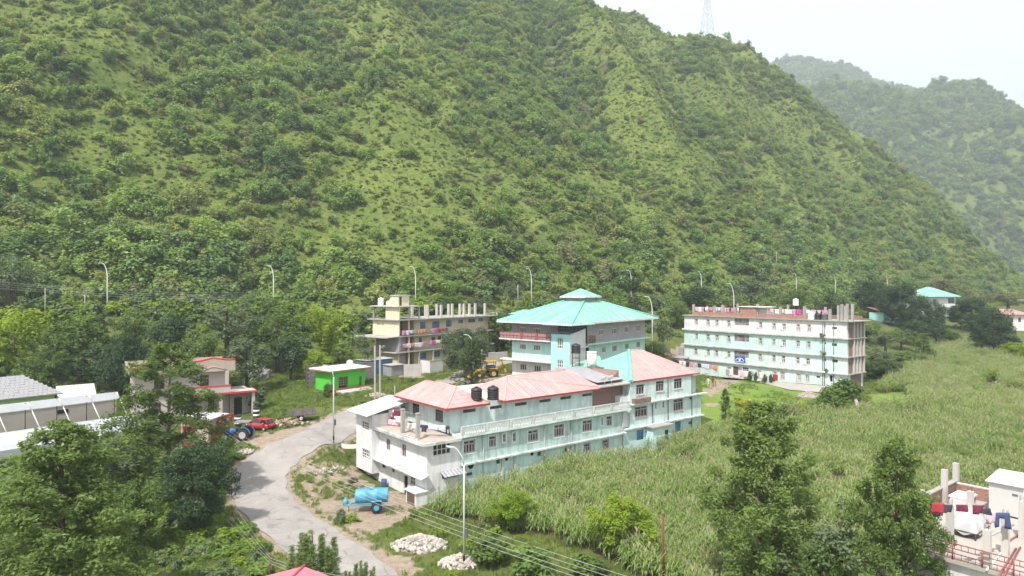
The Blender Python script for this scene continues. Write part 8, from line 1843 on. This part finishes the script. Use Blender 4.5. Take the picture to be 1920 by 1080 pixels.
for (px, py, r) in ((489, 803, 2.3), (445, 826, 2.6), (690, 955, 2.6), (567, 788, 2.4), (913, 706, 3.4), (787, 1026, 2.2), (860, 1062, 1.6)):
    g = G(px, py); FOOT.append([(g.x+r*math.cos(a), g.y+r*math.sin(a)) for a in np.linspace(0, 6.28, 9)[:-1]])
_rl = [tuple(p) for p in ROAD_C]; _hl = [tuple(p[:2]) for p in HW]
def free(x, y, road=3.3):
    k = np.ones(len(x), bool)
    for f in FOOT: k &= ~inpoly(x, y, f)
    k &= dpoly(x, y, _rl) > road; k &= dpoly(x, y, _hl) > 4.6
    return k
def isdirt(x, y):
    d = np.zeros(len(x), bool)
    for p in DIRT+DIRT2: d |= inpoly(x, y, p)
    return d
def islawn(x, y):
    d = np.zeros(len(x), bool)
    for p in LAWN: d |= inpoly(x, y, p)
    return d
def cover(name, protos, x, y, s, r, label, cat, zs=None, tilt=.1, idx=None):
    z = gzs(x, y); n = len(x); sc = np.stack([s*r.uniform(.8, 1.25, n), s*r.uniform(.8, 1.25, n), s*r.uniform(.75, 1.3, n)*(1 if zs is None else zs)], -1)
    return scatter(name, protos, np.stack([x, y, z-.03], -1), sc, np.stack([r.normal(size=n)*tilt, r.normal(size=n)*tilt, r.random(n)*6.283], -1), r.integers(0, len(protos), n) if idx is None else idx, label, cat)
# corn
def corn_proto(name, seed):
    r = np.random.default_rng(seed); V = []; Q = []; A = []; o = 0; TV = []; TQ = []
    for i in range(9):
        bx, by = (i % 3-1)*.42+r.normal()*.07, (i//3-1)*.42+r.normal()*.07; h = r.uniform(1.5, 2.15); lean = r.normal(size=2)*.08
        for k in range(11):
            f = .3+.66*k/11; a = k*2.4+r.random(); L = r.uniform(.36, .6); p0 = np.array([bx+lean[0]*f, by+lean[1]*f, h*f]); d = np.array([math.cos(a), math.sin(a), 0]); sd = np.array([-d[1], d[0], 0])
            ss = [p0, p0+d*L*.4+np.array([0, 0, L*.42]), p0+d*L*.8+np.array([0, 0, L*.22]), p0+d*L*1.1+np.array([0, 0, -L*.2])]; ww = [.022, .036, .03, .005]; lvv = r.random()
            for j in range(4): V += [ss[j]-sd*ww[j], ss[j]+sd*ww[j]]
            for j in range(3): Q.append((o+2*j, o+2*j+1, o+2*j+3, o+2*j+2)); A.append(lvv)
            o += 8
        V += [np.array([bx-.015, by, 0]), np.array([bx+.015, by, 0]), np.array([bx+lean[0]+.012, by+lean[1], h]), np.array([bx+lean[0]-.012, by+lean[1], h])]; Q.append((o, o+1, o+2, o+3)); A.append(.9); o += 4
        for k in range(4):
            a = r.random()*6.28; t0 = np.array([bx+lean[0], by+lean[1], h-.05]); t1 = t0+np.array([math.cos(a)*.13, math.sin(a)*.13, .27]); s_ = np.array([.016, .008, 0]); V += [t0-s_, t0+s_, t1+s_, t1-s_]; Q.append((o, o+1, o+2, o+3)); A.append(2.0); o += 4
    me = np_mesh(name, np.array(V), np.array(Q), [LF['corn'], TASSEL], {'lv': np.minimum(A, 1)}); me.polygons.foreach_set('material_index', (np.array(A) > 1.5).astype(np.int32)); return proto(name, me)
CPR = [corn_proto('corn_%d' % k, 200+k) for k in range(4)]
r = np.random.default_rng(31); bb = np.array(CORN); gxx, gyy = np.meshgrid(np.arange(bb[:, 0].min(), min(bb[:, 0].max(), 190), 1.12), np.arange(bb[:, 1].min(), bb[:, 1].max(), 1.12)); x = gxx.ravel()+r.uniform(-.35, .35, gxx.size); y = gyy.ravel()+r.uniform(-.35, .35, gxx.size)
k = inpoly(x, y, CORN); x, y = x[k], y[k]; k = free(x, y, 3.6) & in_view(x, y, gzs(x, y), 120) & ~islawn(x, y); x, y = x[k], y[k]
pit = fbm(x/7.0, y/7.0, 301, 3); k = pit > .30; x, y, pit = x[k], y[k], pit[k]
cover('corn_field', CPR, x, y, .72+.5*pit, r, 'dense field of ripening corn with pale tassels', 'corn', tilt=.05)
# slope scrub below and beside the highway, and rough ground left
W_PROTO = [bush_proto('weed_a', 11, LF['weed'], 12, 26, .30, .6, .45), bush_proto('weed_b', 12, LF['mid'], 14, 26, .28, .8, .6), bush_proto('weed_c', 13, LF['weed'], 9, 24, .34, .5, .35), bush_proto('weed_d', 14, LF['grey'], 12, 24, .26, .8, .6), bush_proto('weed_e', 15, LF['bright'], 10, 26, .28, .7, .5)]
r = np.random.default_rng(32); n = 34000; x = r.uniform(-180, 250, n); y = r.uniform(60, 300, n); z, who = ground_all(x, y); hd_ = np.interp(x, _hwx, _hwy)-y
yard = (x > -32) & (x < 34) & (y < 150) & (hd_ > 14)
k = (who == 0) & (hd_ > 3) & (hd_ < 34) & in_view(x, y, z) & ~yard & ~inpoly(x, y, CORN) & (r.random(n) < .25+.6*smooth(30, 12, hd_)+.0) & free(x, y, 4)
cover('slope_scrub', W_PROTO, x[k], y[k], (.6+1.9*r.random(k.sum())**2), r, 'bushes and undergrowth on the slope below the highway', 'scrub')
n = 3200; x = r.uniform(-185, 150, n); y = np.interp(x, _hwx, _hwy)-r.uniform(4.8, 10, n); px_ = CX+FPX*x/y
k = free(x, y, 4) & ((px_ < 180) | (px_ > 222))
cover('shoulder_scrub', W_PROTO, x[k], y[k], 1.2+1.5*r.random(k.sum()), r, 'bushes lining the shoulder of the highway', 'scrub')
FOOT.append([tuple(LB.w(a_, b_).xy) for a_, b_ in ((-2.6, -.8), (4, -.8), (4, 13), (-2.6, 13))])
# weeds in the foreground and beside the road
n = 28000; x = r.uniform(-88, 45, n); y = r.uniform(36, 112, n); z = gzs(x, y); dn = fbm(x/5.0, y/5.0, 401, 3); dr = dpoly(x, y, _rl)
left = (x < -20-.25*(y-60)) 
k = free(x, y, 3.4) & ~inpoly(x, y, CORN) & ~islawn(x, y) & in_view(x, y, z) & (dn > .42) & (~isdirt(x, y) | (dn > .66)) & (r.random(n) < np.where(left, .5, .33)) & ((dr > 5) | (dn > .55)) & ~((x > -16) & (x < 40) & (y > 85))
yrd = (x[k] > -44) & (y[k] > 76) & (y[k] < 108)
cover('weeds', W_PROTO, x[k], y[k], np.where(yrd, .16, np.where(left[k], .5, .24))+np.where(yrd, .3, .6)*r.random(k.sum())**2, r, 'leafy weeds and brambles on the rough ground', 'weeds', .8)
# grass tufts
def tuft(name, seed, n=46, h=.5):
    r = np.random.default_rng(seed); a = r.random(n)*6.283; rr = r.random(n)**.5*.5; b = np.stack([np.cos(a)*rr, np.sin(a)*rr, 0*a], -1); d = np.stack([np.cos(a*1.7)*.35, np.sin(a*1.7)*.35, np.ones(n)], -1)*(h*(.5+.8*r.random(n)))[:, None]; s = np.stack([-np.sin(a), np.cos(a), 0*a], -1)*.022
    V = np.stack([b-s, b+s, b+d*.6+s*.8, b+d*.6-s*.8, b+d*1.0+np.stack([np.cos(a*1.7), np.sin(a*1.7), 0*a], -1)*.1], 1).reshape(-1, 3); i = np.arange(n)*5; Q = np.concatenate([np.stack([i, i+1, i+2, i+3], -1), np.stack([i+3, i+2, i+4, i+4], -1)])
    lv = np.tile(r.random(n), 2); Q2 = Q[:n]; V2 = V.reshape(n, 5, 3)[:, [0, 1, 2, 3]]; V2[:, 2] = V.reshape(n, 5, 3)[:, 4]; V2[:, 3] = V2[:, 2]-s*.3
    return proto(name, np_mesh(name, V2.reshape(-1, 3), np.arange(n*4).reshape(n, 4), LF['grass'], {'lv': lv[:n]}))
GPR = [tuft('tuft_%d' % k, 500+k) for k in range(3)]
n = 85000; x = r.uniform(-70, 75, n); y = r.uniform(38, 150, n); z = gzs(x, y); dn = fbm(x/3.0, y/3.0, 451, 3); lw_ = islawn(x, y)
k = free(x, y, 3.05) & ~inpoly(x, y, CORN) & in_view(x, y, z) & (~isdirt(x, y) | (dn > .56)) & (dn > .3) & (~lw_ | (dn > .62))
cover('grass', GPR, x[k], y[k], np.where(islawn(x[k], y[k]), .25, .42)+.32*r.random(k.sum()), r, 'rough green grass growing on the verges', 'grass')
# grass hummocks over the whole hillside
n = 160000; x = r.uniform(-320, 300, n); y = r.uniform(100, 520, n); z, who = ground_all(x, y); k = (who == 1) & in_view(x, y, z); k &= r.random(n) < .75
TPR = [bush_proto('hummock_a', 21, LF['hgrass'], 9, 22, .34, .35, .2), bush_proto('hummock_b', 22, LF['hgrass'], 8, 22, .34, .3, .2)]
cover('hill_grass', TPR, x[k], y[k], .35+.75*r.random(k.sum())**2, r, 'tufted grass and low herbs on the hillside', 'grass')
HAZE_D = 0.0003
# ------------------------------------------------------------ haze
hz = MB(); hz.box(-960, 2850, -30, 3260, -4, 960)
HZM = bpy.data.materials.new('haze_air'); HZM.use_nodes = True
_n = HZM.node_tree.nodes; _n.clear()
_o = _n.new('ShaderNodeOutputMaterial'); _pv = _n.new('ShaderNodeVolumePrincipled')
_pv.inputs['Color'].default_value = (0.80, 0.90, 1.0, 1); _pv.inputs['Density'].default_value = HAZE_D
_pv.inputs['Anisotropy'].default_value = 0.0
HZM.node_tree.links.new(_pv.outputs[0], _o.inputs['Volume'])
HAZE = tag(hz.build('haze', HZM), kind='stuff')
